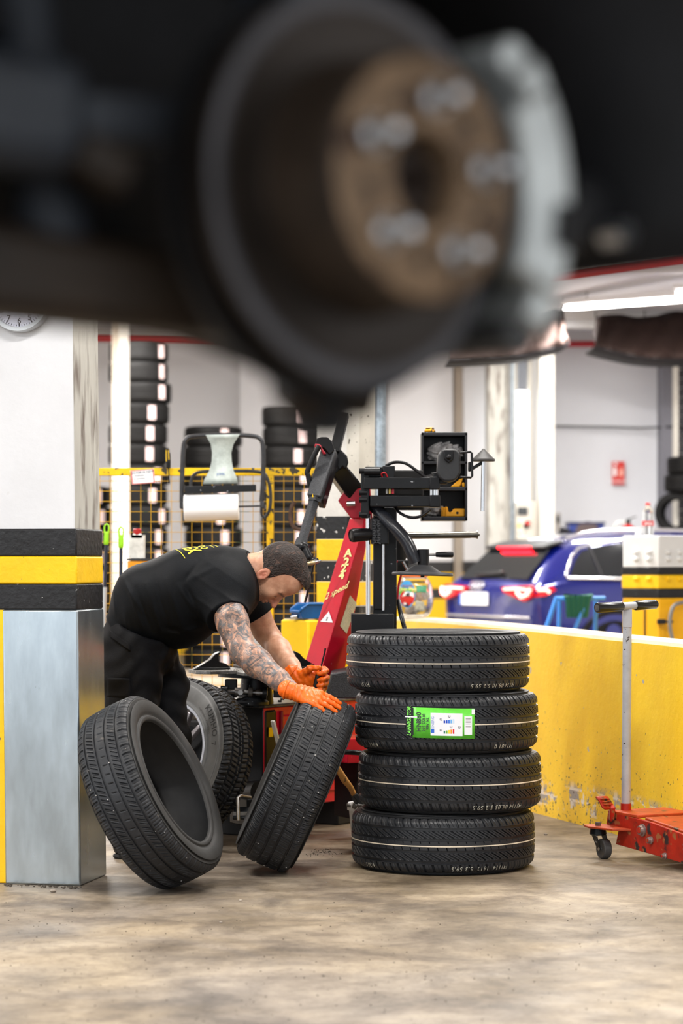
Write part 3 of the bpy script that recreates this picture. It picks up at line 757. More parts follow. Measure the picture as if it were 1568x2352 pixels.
# green paper label on the third one, wrapped round the tread
def tyre_label(t):
    keep = t.location.copy(); t.location = (0, 0, 0)
    gm = M('label green', hexc('63d23f'), 0.4, var=0.12, vscale=30); km = M('label black', (0.008, 0.012, 0.010), 0.35); wm = M('label white', (0.84, 0.85, 0.90), 0.45)
    mid = -PI/2+math.atan2(0, 1)
    px_mm = DST/F
    def at(px, py, lift):           # pixel on the label -> on the tread
        x = (px-1024.5)*px_mm; a = math.asin(max(-1, min(1, x/(R0))))-PI/2
        z = (1676-py)*px_mm+0.006
        r = R0+lift
        return Vector((r*math.cos(a), r*math.sin(a), z))
    sk = lambda px, py: (px, py+(px-1003)*0.018)
    def patch(name, x0, x1, y0, y1, mat, lift, parent, n=10):
        m = MB(); V = []
        for i in range(n+1):
            px = x0+(x1-x0)*i/n
            V += [at(*sk(px, y1), lift), at(*sk(px, y0), lift)]
        f = [[2*i, 2*i+2, 2*i+3, 2*i+1] for i in range(n)]
        m.add(V, f); o = m.build(name, mat, parent, smooth=3.14)
        return o
    lab = patch('paper_label', 942, 1078, 1643, 1710, gm, 0.0022, t, 14); lab['label'] = 'green paper energy label with black end and white chart'
    md = lab.modifiers.new('s', 'SOLIDIFY'); md.thickness = 0.0008; md.offset = -1
    patch('black_end', 927, 944, 1644, 1705, km, 0.0024, lab, 4)
    patch('white_chart', 981, 1051, 1654, 1704, wm, 0.0028, lab, 8)
    patch('barcode_panel', 1055, 1072, 1660, 1701, wm, 0.0028, lab, 3)
    def vt(s, size, px, py, mat, **k):       # text reading upward
        sz = size*px_mm
        def fn(x, y): return at(*sk(px-y/px_mm, py-x/px_mm), 0.0034)
        return text('lettering', s, sz, (0, 0, 0), (1, 0, 0), (0, 1, 0), mat, lab, fn=fn, **k)
    vt('LANVIGATOR', 10.5, 935, 1674, M('label lime ink', hexc('8cff60'), 0.5), bold=0.02, shear=0.2)
    vt('HN880', 14.5, 956, 1675, ink, bold=0.02); vt('215 55R18', 9, 967, 1676, ink, bold=0.015); vt('99V XL', 9, 975, 1678, ink, bold=0.015)
    vt('ENERG', 8.5, 986, 1675, M('label blue ink', hexc('7f95d8'), 0.5))
    patch('blue_square', 982, 989, 1689, 1698, M('eu blue', hexc('2a66d0'), 0.5), 0.0032, lab, 2)
    for x, y in ((1004, 1668), (1022, 1661), (1004, 1692), (1026, 1684), (1044, 1685)):
        vt('C', 7, x, y, ink, bold=0.03)
    for i, c in enumerate(('1c3fb0', '2450c8', '3a78e0', '6fb0ee', 'c4dcf4')):
        patch('rating_bar', 1009.5+i*5, 1013+i*5, 1670-i*0.8, 1676, M('bar '+c, hexc(c), 0.5), 0.0032, lab, 1)
    for i, c in enumerate(('2c7a60', '76b030', 'f6d820', 'f29420', 'e01830')):
        patch('rating_bar', 1009.5+i*5, 1013+i*5, 1693-i*1.0, 1699, M('bar '+c, hexc(c), 0.5), 0.0032, lab, 1)
    for i, (a, b) in enumerate(((1664, 1667), (1670, 1671), (1673, 1674.5), (1677, 1677.8), (1682, 1684))):
        patch('barcode_line', 1058, 1069, a, b, M('grey ink', (0.4, 0.4, 0.42), 0.6), 0.0032, lab, 2)
    patch('white_tape', 1071, 1078, 1645, 1656, wm, 0.0036, lab, 2); patch('scuff', 926, 952, 1663, 1666, wm, 0.0036, lab, 3)
    t.location = keep
tyre_label(NEWT[2])

# --- used tyres
def g_used(x):
    kn = [(-0.10, 0.004), (-0.064, 0.0), (-0.058, 0.0), (-0.026, 0.022), (0.0, 0.026), (0.026, 0.030), (0.058, 0.052), (0.064, 0.052), (0.10, 0.048)]
    return float(np.interp(x, [k[0] for k in kn], [k[1] for k in kn]))
PU = 12
us1 = dips(PU, [(0, 1), (1, 0.9), (4, 0.35), (8, 0.35)]); us2 = dips(PU, [(0, 0.8), (6, 0.7), (3, 0.3)]); us3 = dips(PU, [(0, 0.6)])
used_l = make_tyre('used_tyre', 0.340, 0.232, 0.222, 0.200, 62, PU,
    [(-0.0995, -0.070, us1), (-0.056, -0.030, us2), (-0.010, 0.010, us3, 3), (0.030, 0.056, us2, 4), (0.070, 0.0995, us1, 3)],
    g_used, [-0.062, -0.020, 0.020, 0.062], tread_mat=rubber_worn, side_mat=rubber_grey, depth=0.0055, shoulder=0.014, gr_w=0.0028,
    label='worn used tyre leaning on its edge against the clad pillar')
def g_used2(x):
    kn = [(-0.10, 0.0), (-0.062, 0.003), (-0.02, 0.012), (0.02, 0.004), (0.062, 0.012), (0.10, 0.018)]
    return float(np.interp(x, [k[0] for k in kn], [k[1] for k in kn]))
PM = 13
um1 = dips(PM, [(0, 1), (4, 0.5), (7, 0.9), (10, 0.4)]); um2 = dips(PM, [(0, 0.8), (5, 0.35), (8, 0.4)]); um3 = dips(PM, [(0, 0.8), (6, 0.4)])
used_m = make_tyre('used_tyre', 0.338, 0.232, 0.228, 0.204, 58, PM,
    [(-0.1015, -0.072, um1), (-0.058, -0.022, um2), (-0.010, 0.008, um3, 4), (0.022, 0.050, um2, 6), (0.072, 0.1015, um1, 5)],
    g_used2, [-0.064, -0.018, 0.018, 0.060], tread_mat=rubber_worn, side_mat=rubber_grey, depth=0.0055, shoulder=0.016, gr_w=0.0030,
    label='worn used tyre tilted upright under the man\'s gloved hand')
def grit(t, R, tw, n, seed, a0=0, a1=2*PI):
    rr = random.Random(seed); m = MB()
    for i in range(n):
        a = rr.uniform(a0, a1); x = rr.uniform(-tw/2*0.9, tw/2*0.9); r = R-0.006*(x/(tw/2))**2
        s = rr.choice((0.0007, 0.0009, 0.0012, 0.0012, 0.0022)); p = Vector((r*math.cos(a), r*math.sin(a), x))
        m.ball(p, (s, s*1.2, s), 5, 4)
    o = m.build('grit', M('pale grit', (0.72, 0.70, 0.68), 0.7), t); o['kind'] = 'stuff'
grit(used_l, 0.3395, 0.2, 60, 3); grit(used_m, 0.3375, 0.2, 130, 5)
def place_tyre(t, axis, px, py, D, roll=0.0, floor=True, R=0.34, shoulder=0.014):
    a = Vector(axis).normalized()
    q = Vector((0, 0, 1)).rotation_difference(a) @ Quaternion((0, 0, 1), roll)
    t.rotation_mode = 'QUATERNION'; t.rotation_quaternion = q
    p = P(px, py, D)
    if floor:
        lowest = 1e9
        mat = q.to_matrix()
        for ch in t.children:
            if ch.type != 'MESH': continue
            co = np.empty(len(ch.data.vertices)*3, dtype=np.float32); ch.data.vertices.foreach_get('co', co); co = co.reshape(-1, 3)
            zz = co @ np.array(mat[2], dtype=np.float32); lowest = min(lowest, float(zz.min()))
        p.z = -lowest
    t.location = p; return t
place_tyre(used_l, (0.865, -0.23, 0.44), 348, 1840, 8.52)
place_tyre(used_m, (-0.915, -0.02, 0.40), 680, 1800, 8.98)

# --- wheel with alloy rim
def kumho():
    PK = 10
    b1 = dips(PK, [(0, 1), (1, 1), (2, 1), (6, 0.5)]); b2 = dips(PK, [(0, 1), (1, 0.9), (5, 0.6)]); b3 = dips(PK, [(0, 1), (1, 1), (5, 0.4)])
    g = lambda x: float(np.interp(x, [-0.1, -0.05, 0, 0.05, 0.1], [0.0, 0.012, 0.0, 0.012, 0.0]))
    RK = 0.338
    t = make_tyre('alloy_wheel', RK, 0.216, 0.204, 0.176, 52, PK, [(-0.0875, -0.054, b1), (-0.045, -0.012, b2, 3), (-0.006, 0.006, b3), (0.012, 0.045, b2, 6), (0.054, 0.0875, b1, 4)],
        g, [-0.049, -0.009, 0.009, 0.049], tread_mat=rubber_worn, side_mat=M('dusty sidewall', (0.19, 0.19, 0.187), 0.7, var=0.25, vscale=8), depth=0.009, shoulder=0.012, nx=44,
        label='wheel with block tread tyre and grey alloy rim against the tyre changer', cat='wheel')
    for ch in list(t.children):
        if ch.name.startswith('inner_liner'): bpy.data.objects.remove(ch)
    alloy = M('dull alloy', (0.30, 0.28, 0.29), 0.38, 0.7, var=0.15, vscale=8); lipm = M('alloy lip', (0.46, 0.48, 0.53), 0.3, 0.85, var=0.15, vscale=12)
    MB().lathe([(0.092, 0.226), (0.096, 0.224), (0.095, 0.214), (0.086, 0.208), (0.076, 0.203), (-0.08, 0.196), (-0.09, 0.215)], (0, 0, 0), (0, 0, 1), 96).build('rim_barrel', lipm, t, smooth=0.6)
    MB().lathe([(0.030, 0.03), (0.062, 0.034), (0.064, 0.058), (0.052, 0.072), (0.02, 0.075)], (0, 0, 0), (0, 0, 1), 48, True).build('hub', alloy, t, smooth=0.6)
    for i in range(5):
        for s in (-1, 1):
            a = 2*PI*i/5+0.2; d = Vector((math.cos(a), math.sin(a), 0)); e = Vector((-math.sin(a), math.cos(a), 0))
            m = MB(); p0 = d*0.06+e*0.014*s+Vector((0, 0, 0.050)); p1 = d*0.20+e*0.045*s+Vector((0, 0, 0.078))
            m.beam(p0, p1, 0.030, 0.028, (0, 0, 1), w2=0.020, h2=0.02).build('spoke', alloy, t, bevel=0.004)
    for i in range(5):
        a = 2*PI*i/5; d = Vector((math.cos(a), math.sin(a), 0))
        MB().cyl(d*0.05+Vector((0, 0, 0.055)), d*0.05+Vector((0, 0, 0.068)), 0.010, n=12).build('lug_nut', steel, t)
    MB().lathe([(0.0, 0.15), (0.008, 0.15)], (0, 0, -0.01), (0, 0, 1), 64, True, True).build('spoke_shade_disc', blk_matt, t)  # matt black disc added as the shade behind the spokes
    # raised sidewall lettering, outward face at +z
    def ring(s, a_mid, r0, size, mat=None, **k):
        def fn(x, y):
            a = a_mid-x/r0; r = r0+y
            z = float(np.interp(r, [0.236, 0.258, 0.278, 0.30, 0.318], [0.093, 0.0995, 0.1025, 0.101, 0.095]))+0.0012
            return Vector((r*math.cos(a), r*math.sin(a), z))
        return text('lettering', s, size, (0, 0, 0), (1, 0, 0), (0, 1, 0), mat or M('faded letter', (0.06, 0.06, 0.06), 0.7), t, fn=fn, **k)
    q = place_tyre(t, (-0.62, -0.72, 0.30), 410, 1747, 9.84)
    # put the name where it shows at the right of the wheel
    R3 = t.rotation_quaternion.to_matrix().inverted()
    tgt = P(500, 1655, 9.66)-t.location; lo = R3 @ tgt; am = math.atan2(lo.y, lo.x)
    keep = t.location.copy(); t.location = (0, 0, 0)
    ring('KUMHO', am, 0.284, 0.038, bold=0.0, space=1.1); ring('7', am-0.36, 0.278, 0.034)
    ring('road venture  P265/70R17', am+0.1, 0.252, 0.013)
    t.location = keep
    return t
kumho()
# --- far stacks of tyres behind the mesh fence
def far_tyre():
    t = thing('stacked_tyre', 'x', 'tyre')
    R, rb, hw = 0.312, 0.20, 0.108
    pr = [(hw-0.02, rb), (hw-0.004, rb+0.01), (hw, rb+0.06), (hw-0.008, R-0.02), (hw-0.02, R-0.006), (0.066, R-0.001), (0.064, R-0.008), (0.056, R-0.008), (0.054, R), (0.024, R), (0.022, R-0.008), (0.014, R-0.008), (0.012, R)]
    full = pr+[(-a, b) for a, b in pr[::-1]]+[(-hw+0.03, rb+0.02), (-hw+0.04, R-0.03), (hw-0.04, R-0.03), (hw-0.03, rb+0.02)]
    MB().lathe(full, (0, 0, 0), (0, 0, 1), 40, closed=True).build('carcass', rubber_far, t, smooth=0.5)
    m = MB(); V = []
    for i in range(5):
        a = -PI/2+(i/4-0.5)*0.26
        for z in (-0.072, 0.072): V.append(Vector(((R+0.002)*math.cos(a), (R+0.002)*math.sin(a), z)))
    m.add(V, [[2*i, 2*i+2, 2*i+3, 2*i+1] for i in range(4)])
    m.build('paper_sticker', label_pink, t, smooth=3.1)
    return t
ORD = ['topmost', 'second from the top', 'third from the top', 'fourth from the top', 'fifth from the top', 'sixth from the top', 'seventh from the top', 'eighth from the top', 'ninth from the top', 'tenth from the top', 'eleventh from the top', 'twelfth from the top', 'thirteenth from the top', 'fourteenth from the top', 'fifteenth from the top', 'sixteenth from the top']
FT = far_tyre(); ft_used = False
def far_stack(px, D, top_y, angs, label, group, jit=6):
    global ft_used
    x = (px-784)/F*D; zt = CAMH-(top_y-HOR)/F*D; n = max(1, round(zt/0.216))
    for i in range(n):
        o = FT if not ft_used else copy_tree(FT); ft_used = True
        k = n-1-i
        o['label'] = label % ORD[k] if i else label % 'lowest'; o['group'] = group
        o.location = (x+random.uniform(-jit, jit)/F*D, D, 0.108+i*0.2165)
        o.rotation_euler = (0, 0, angs[k % len(angs)])
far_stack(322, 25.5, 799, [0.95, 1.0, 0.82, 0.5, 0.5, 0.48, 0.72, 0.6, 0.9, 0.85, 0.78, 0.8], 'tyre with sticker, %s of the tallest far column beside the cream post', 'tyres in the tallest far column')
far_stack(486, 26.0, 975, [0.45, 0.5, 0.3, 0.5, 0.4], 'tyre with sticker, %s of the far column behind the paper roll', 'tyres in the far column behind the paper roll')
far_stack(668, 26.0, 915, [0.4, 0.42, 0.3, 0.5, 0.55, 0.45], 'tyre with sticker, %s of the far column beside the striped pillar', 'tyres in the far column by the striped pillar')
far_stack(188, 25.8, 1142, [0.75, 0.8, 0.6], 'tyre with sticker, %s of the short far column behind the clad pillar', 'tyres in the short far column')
# ------------------------------------------------------------------ mesh fence
DF = 11.8
def fence():
    t = thing('mesh_fence', 'yellow wire mesh fence with chipped top rail behind the man', 'fence', (P(430, 0, DF).x, DF, 0))
    z_top = P(0, 1075, DF).z; z_bot = 0.12
    xa, xb = P(150, 0, DF).x, P(738, 0, DF).x
    box('top_rail', ((xa+xb)/2, DF, z_top-0.019), (xb-xa, 0.03, 0.038), yellow_rail, t, bevel=0.003)
    box('bottom_rail', ((xa+xb)/2, DF, z_bot), (xb-xa, 0.03, 0.035), yellow_rail, t, bevel=0.003)
    for px in (160, 620):
        x = P(px, 0, DF).x; box('post', (x, DF+0.004, z_top/2-0.002), (0.034, 0.036, z_top-0.004), yellow_rail, t, bevel=0.003)
    sp = 23.45/F*DF; wv = MB().cyl((0, 0, z_bot), (0, 0, z_top-0.03), 0.0015, n=6).build('wire', wire_y, t)
    base = wloc(t); wv.data.transform(Matrix.Translation(base)); n = 0
    x = P(206, 0, DF).x-sp*2
    objs = []
    while x < xb-0.01:
        o = wv if n == 0 else wv.copy()
        if n: COL.objects.link(o); o.parent = t
        o.location = (x-base.x, -0.004, 0); n += 1; x += sp
    wh = MB().cyl((xa, 0, 0), (xb, 0, 0), 0.0015, n=6).build('wire', wire_y, t); wh.data.transform(Matrix.Translation(base)); n = 0
    z = P(0, 1105, DF).z
    while z > z_bot+0.02:
        o = wh if n == 0 else wh.copy()
        if n: COL.objects.link(o); o.parent = t
        o.location = (-base.x, -base.y+DF-0.0085-base.y*0+base.y-DF, z); o.location = (-base.x, -0.0085, z); n += 1; z -= sp
fence()
# paper notice on the rail
def notice():
    D = 11.76; t = thing('paper_notice', 'white handwritten paper with a red border on the fence rail', 'notice', P(327, 1095, D))
    q = [(299, 1081), (353, 1076), (356, 1109), (303, 1113)]
    quad('sheet', [P(x, y, D) for x, y in q][::-1], paper, t, 0.001)
    def inn(f): 
        cx, cy = 328, 1095; return [(cx+(x-cx)*f, cy+(y-cy)*f) for x, y in q]
    a, b = inn(0.97), inn(0.89)
    pts = [P(x, y, D-0.002) for x, y in a]+[P(x, y, D-0.002) for x, y in b]
    mesh_obj('border', pts, [[i, (i+1) % 4, 4+(i+1) % 4, 4+i] for i in range(4)], redpaper, t)
    u = nv(P(353, 1076, D)-P(299, 1081, D)); v = Vector((0, 0, 1)); v = nv(v-u*v.dot(u))
    pen = M('pen ink', hexc('3a4a66'), 0.7)
    for s, y, sz, m in (('235/55R18 NEW', 1085, 0.017, pen), ('michelin', 1092, 0.014, pen), ('or primacy', 1099, 0.013, pen), ('------------------', 1104, 0.012, redpaper)):
        text('writing', s, sz, P(326 if y < 1090 else 320, y, D-0.003), u, v, m, t)
notice()
# screwdriver hung on the fence rail
t = thing('screwdriver', 'black and yellow screwdriver stuck in the fence rail', 'screwdriver', P(386, 1060, 11.77))
MB().lathe([(0, 0.006), (0.004, 0.011), (0.03, 0.0125), (0.07, 0.0135), (0.082, 0.009), (0.09, 0.010), (0.1, 0.006)], P(387, 1076, 11.77), Vector((-0.05, 0, 1)), 14, True, True).build('handle', blk_clean, t)
MB().cyl(P(387, 1076, 11.77), P(389, 1111, 11.77), 0.0035, n=8).build('shaft', blk_matt, t)
for s in (-1, 1): MB().beam(P(384+s*2.5, 1034, 11.757), P(385+s*3, 1060, 11.757), 0.004, 0.003, up=(0, -1, 0)).build('grip_stripe', yellow_rail, t)
# paper roll holder
def roll():
    D = 11.62; fr = M('worn black tube', (0.035, 0.036, 0.04), 0.45, 0.3, var=0.4, vscale=25)
    t = thing('paper_roll_holder', 'black tubular holder with a grey plastic tear plate hung on the mesh fence', 'roll holder', P(510, 1080, D))
    k = 0.5
    out = [(417, 1155), (418, 1100), (421, 1030), (428, 1009), (445, 1002), (510, 999), (575, 1001), (597, 1008), (604, 1030), (604, 1100), (600, 1152)]
    tube('frame_tube', spline([P(x, y, D) for x, y in out], 6), 0.011, fr, t, n=12)
    inn = [(442, 1150), (438, 1110), (446, 1090), (470, 1083), (540, 1082), (595, 1084), (612, 1095), (621, 1130), (619, 1170), (608, 1190)]
    tube('frame_tube', spline([P(x, y, D+0.09) for x, y in inn], 6), 0.008, fr, t, n=12)
    tube('frame_tube', spline([P(x, y, D+0.07) for x, y in ((608, 1190), (600, 1180), (601, 1150), (604, 1100))], 6), 0.007, fr, t, n=10)
    for px in (418, 602): box('clevis', P(px, 1160, D), (0.022, 0.03, 0.035), fr, t)
    cyl('axle', P(416, 1167, D), P(604, 1162, D), 0.0045, fr, t, n=10)
    # hourglass plate
    gp = M('marbled grey plastic', hexc('aeb8b4'), 0.5, var=0.25, vscale=18)
    L = [(472, 999), (476, 1006), (484, 1020), (487, 1040), (486, 1060), (481, 1080), (470, 1100), (466, 1112)]
    R = [(551, 997), (545, 1006), (536, 1020), (531, 1040), (532, 1060), (536, 1080), (544, 1098), (546, 1111)]
    V = []
    for (a, b), (c, d) in zip(L, R): V += [P(a, b, D-0.012), P(c, d, D-0.012)]
    o = mesh_obj('tear_plate', V, [[2*i, 2*i+1, 2*i+3, 2*i+2] for i in range(len(L)-1)], gp, t, 3.1); o.modifiers.new('s', 'SOLIDIFY').thickness = 0.006
    text('lettering', 'JOFEL', 0.016, P(507, 1089, D-0.020), (1, 0, 0.05), (0, 0, 1), M('blue stamp', hexc('4a6cb0'), 0.6), t)
    beam('tear_bar', P(424, 1125, D-0.03), P(588, 1121, D-0.03), 0.02, 0.034, blk, t, up=(0, 0, 1), bevel=0.003)
    for px in (425, 546): MB().cyl(P(px-2, 1166.9-(px-416)*0.0266, D), P(px+2, 1166.8-(px-416)*0.0266, D), 0.0192, n=20).build('spindle_plug', blk_clean, t)
    # roll itself
    r = thing('paper_roll', 'fat roll of white paper towel on the holder axle', 'paper roll', P(486, 1164, D))
    a, b = P(423, 1166.7, D), P(548, 1163.4, D); ax = b-a; Ln = ax.length
    MB().lathe([(0, 0.02), (0, 0.062), (0.003, 0.065), (Ln-0.003, 0.065), (Ln, 0.062), (Ln, 0.02)], a, ax, 56).build('paper', paper, r, smooth=0.6)
    MB().lathe([(0, 0.0215), (Ln, 0.0215), (Ln, 0.019), (0, 0.019)], a, ax, 32, closed=True).build('core', M('cardboard', hexc('a37a4f'), 0.8), r)
roll()
# horseshoe hook on the fence
tag(tube('iron_hook', spline([P(x, y, 11.74) for x, y in ((676, 1152), (668, 1170), (667, 1195), (676, 1212), (692, 1216), (703, 1208))], 6), 0.010, M('rusty iron', (0.10, 0.06, 0.045), 0.7, 0.4, var=0.4, vscale=30)), 'rusty curved iron hook on the mesh fence', 'hook')
# mops
def mop(px, ytop, lean, label, D=11.5):
    t = thing('broom', label, 'broom', Vector((P(px, 0, D).x, D, 0)))
    top = P(px, ytop, D); ft = Vector((top.x+lean, D-0.05, 0.10))
    dr = nv(ft-top)
    k = top+dr*0.085
    MB().lathe([(0.035, 0.010), (0.04, 0.0125), (0.05, 0.0118), (0.058, 0.0128), (0.07, 0.0122), (0.08, 0.0128), (0.092, 0.012), (0.098, 0.0095)], top, dr, 16, True, True).build('grip', lime, t, smooth=0.6)
    u = Vector((1, 0, 0))
    pts = [top+dr*0.045+u*0.009]+[top+dr*(0.018-0.018*math.sin(a))+u*(0.011*math.cos(a)) for a in np.linspace(0, PI, 9)]+[top+dr*0.045-u*0.009]
    tube('hang_loop', pts, 0.0038, lime, t, n=8)
    MB().cyl(top+dr*0.09, top+dr*0.30, 0.0085, n=12).build('pole', M('navy pole', (0.012, 0.016, 0.03), 0.3), t)
    MB().cyl(top+dr*0.30, ft, 0.0105, n=12).build('lower_pole', M('grey pole', (0.45, 0.47, 0.48), 0.45, 0.5), t)
    box('head', (ft.x, ft.y, 0.085), (0.22, 0.06, 0.04), MATS['navy pole'], t)
    o = MB()
    for i in range(40):
        for j in range(4):
            x = ft.x-0.10+0.20*i/39; y = ft.y-0.022+0.015*j; o.cyl((x, y, 0.068), (x+(x-ft.x)*0.15, y, 0.0), 0.002, n=4)
    o.build('bristles', blk_matt, t, kind='stuff')
mop(245, 1204, -0.03, 'broom with a lime grip leaning by the clad pillar, next to the pillar edge')
mop(278, 1211, 0.0, 'broom with a lime grip and dark pole between the other broom and the red-capped bottle', 11.35)
# bottle in an orange box
def bottle():
    D = 11.55; base = P(315, 1282, D); t = thing('chemical_bottle', 'cloudy white plastic bottle with a red cap behind the man', 'bottle', (base.x, D, base.z))
    s = 1/F*D
    pl = M('cloudy plastic', (0.60, 0.60, 0.57), 0.4, var=0.25, vscale=22)
    z0 = base.z
    def ring(z, hx, hy, r):
        out = []
        for cx, cy, a0 in ((hx-r, hy-r, 0), (-(hx-r), hy-r, PI/2), (-(hx-r), -(hy-r), PI), (hx-r, -(hy-r), 1.5*PI)):
            for i in range(5): out.append(Vector((base.x+cx+r*math.cos(a0+i*PI/8), D+cy+r*math.sin(a0+i*PI/8), z)))
        return out
    rows = [ring(z0, 0.037, 0.03, 0.01), ring(z0+0.11, 0.038, 0.03, 0.01), ring(P(0, 1236, D).z, 0.037, 0.03, 0.012), ring(P(0, 1229, D).z, 0.022, 0.02, 0.015), ring(P(0, 1222, D).z, 0.017, 0.017, 0.016)]
    m = MB(); n = 20; m.v = [v for r in rows for v in r]
    for j in range(len(rows)-1): m.f += [[j*n+i, j*n+(i+1) % n, (j+1)*n+(i+1) % n, (j+1)*n+i] for i in range(n)]
    m.f += [list(range(n))[::-1], [len(m.v)-n+i for i in range(n)]]
    m.build('bottle_body', pl, t, smooth=0.8)
    MB().lathe([(0, 0.0185), (0.004, 0.0205), (0.030, 0.019), (0.033, 0.015)], (base.x, D, P(0, 1230, D).z), (0, 0, 1), 24, True, True).build('cap', M('red cap', hexc('a51c1c'), 0.4), t)
    # box
    tb = thing('oil_canister', 'orange canister with a black rim and a small prancing lion emblem under the bottle', 'canister', (base.x, D, 0))
    zt = z0-0.002; zb = P(0, 1500, D).z
    cx = P(321, 0, D).x
    MB().lathe([(0, 0.060), (zt-0.012-0.0, 0.060)], (cx, D+0.01, 0.0), (0, 0, 1), 40, True, True).build('canister_body', M('orange canister', hexc('e89a18'), 0.45, var=0.08), tb)
    MB().lathe([(zt-0.008, 0.0605), (zt-0.008, 0.065), (zt, 0.065), (zt, 0.050), (zt-0.01, 0.05)], (cx, D+0.01, 0.0), (0, 0, 1), 40, False, True).build('rim', M('dark rim', (0.03, 0.035, 0.04), 0.5), tb)
    zc = P(0, 1305, D).z
    def fn(x, y): 
        a = -PI/2+x/0.061; return Vector((cx+0.0615*math.cos(a), D+0.01+0.0615*math.sin(a), y))
    text('emblem_text', 'CONTINENTAL', 0.011, (0, 0, 0), (1, 0, 0), (0, 1, 0), ink, tb, fn=lambda x, y: fn(0.026*math.sin(x/0.026), zc-0.012+0.026*math.cos(x/0.026)+y))
    pony = [(-8, -6), (-5, -1), (-7, 2), (-4, 6), (0, 4), (3, 8), (6, 7), (4, 4), (7, 0), (3, -1), (5, -6), (2, -3), (-1, -2), (-3, -7)]
    mesh_obj('emblem', [fn(x*0.0013, zc-0.012+y*0.0013) for x, y in pony], [list(range(len(pony)))], ink, tb)
bottle()
# ------------------------------------------------------------------ implicit surfaces -> mesh (surface nets)
def s_cone(a, b, ra, rb, sy=1.0, y0=0.0):
    a, b = np.array(a, float), np.array(b, float)
    def fn(p):
        if sy != 1.0:
            p = p.copy(); p[:, 1] = y0+(p[:, 1]-y0)*sy
        aa, bb = a.copy(), b.copy()
        if sy != 1.0: aa[1] = y0+(aa[1]-y0)*sy; bb[1] = y0+(bb[1]-y0)*sy
        ba = bb-aa; pa = p-aa; t = np.clip(pa @ ba/max(1e-9, ba @ ba), 0, 1)
        return np.linalg.norm(pa-t[:, None]*ba, axis=1)-(ra+(rb-ra)*t)
    return fn
def s_ell(c, r, ax=None):
    c = np.array(c, float); r = np.array(r, float); A = np.array([list(v) for v in ax]) if ax is not None else np.eye(3)
    def fn(p):
        q = (p-c) @ A.T; k0 = np.linalg.norm(q/r, axis=1); k1 = np.linalg.norm(q/(r*r), axis=1)+1e-9
        return k0*(k0-1)/k1
    return fn
def s_chain(pts, rs, k=0.0, **kw):
    fs = [s_cone(a, b, ra, rb, **kw) for (a, b), (ra, rb) in zip(zip(pts, pts[1:]), zip(rs, rs[1:]))]
    def fn(p):
        d = fs[0](p)
        for f in fs[1:]: d = smin(d, f(p), k)
        return d
    return fn
def smin(a, b, k):
    if k <= 0: return np.minimum(a, b)
    h = np.clip(0.5+0.5*(b-a)/k, 0, 1); return b+(a-b)*h-k*h*(1-h)
def smax(a, b, k): return -smin(-a, -b, k)
def union(items):
    """items: (fn, k) joined smoothly in turn; ('-', fn, k) cuts"""
    def fn(p):
        d = None
        for it in items:
            if it[0] == '-': d = smax(d, -it[1](p), it[2]); continue
            q = it[0](p); d = q if d is None else smin(d, q, it[1])
        return d
    return fn
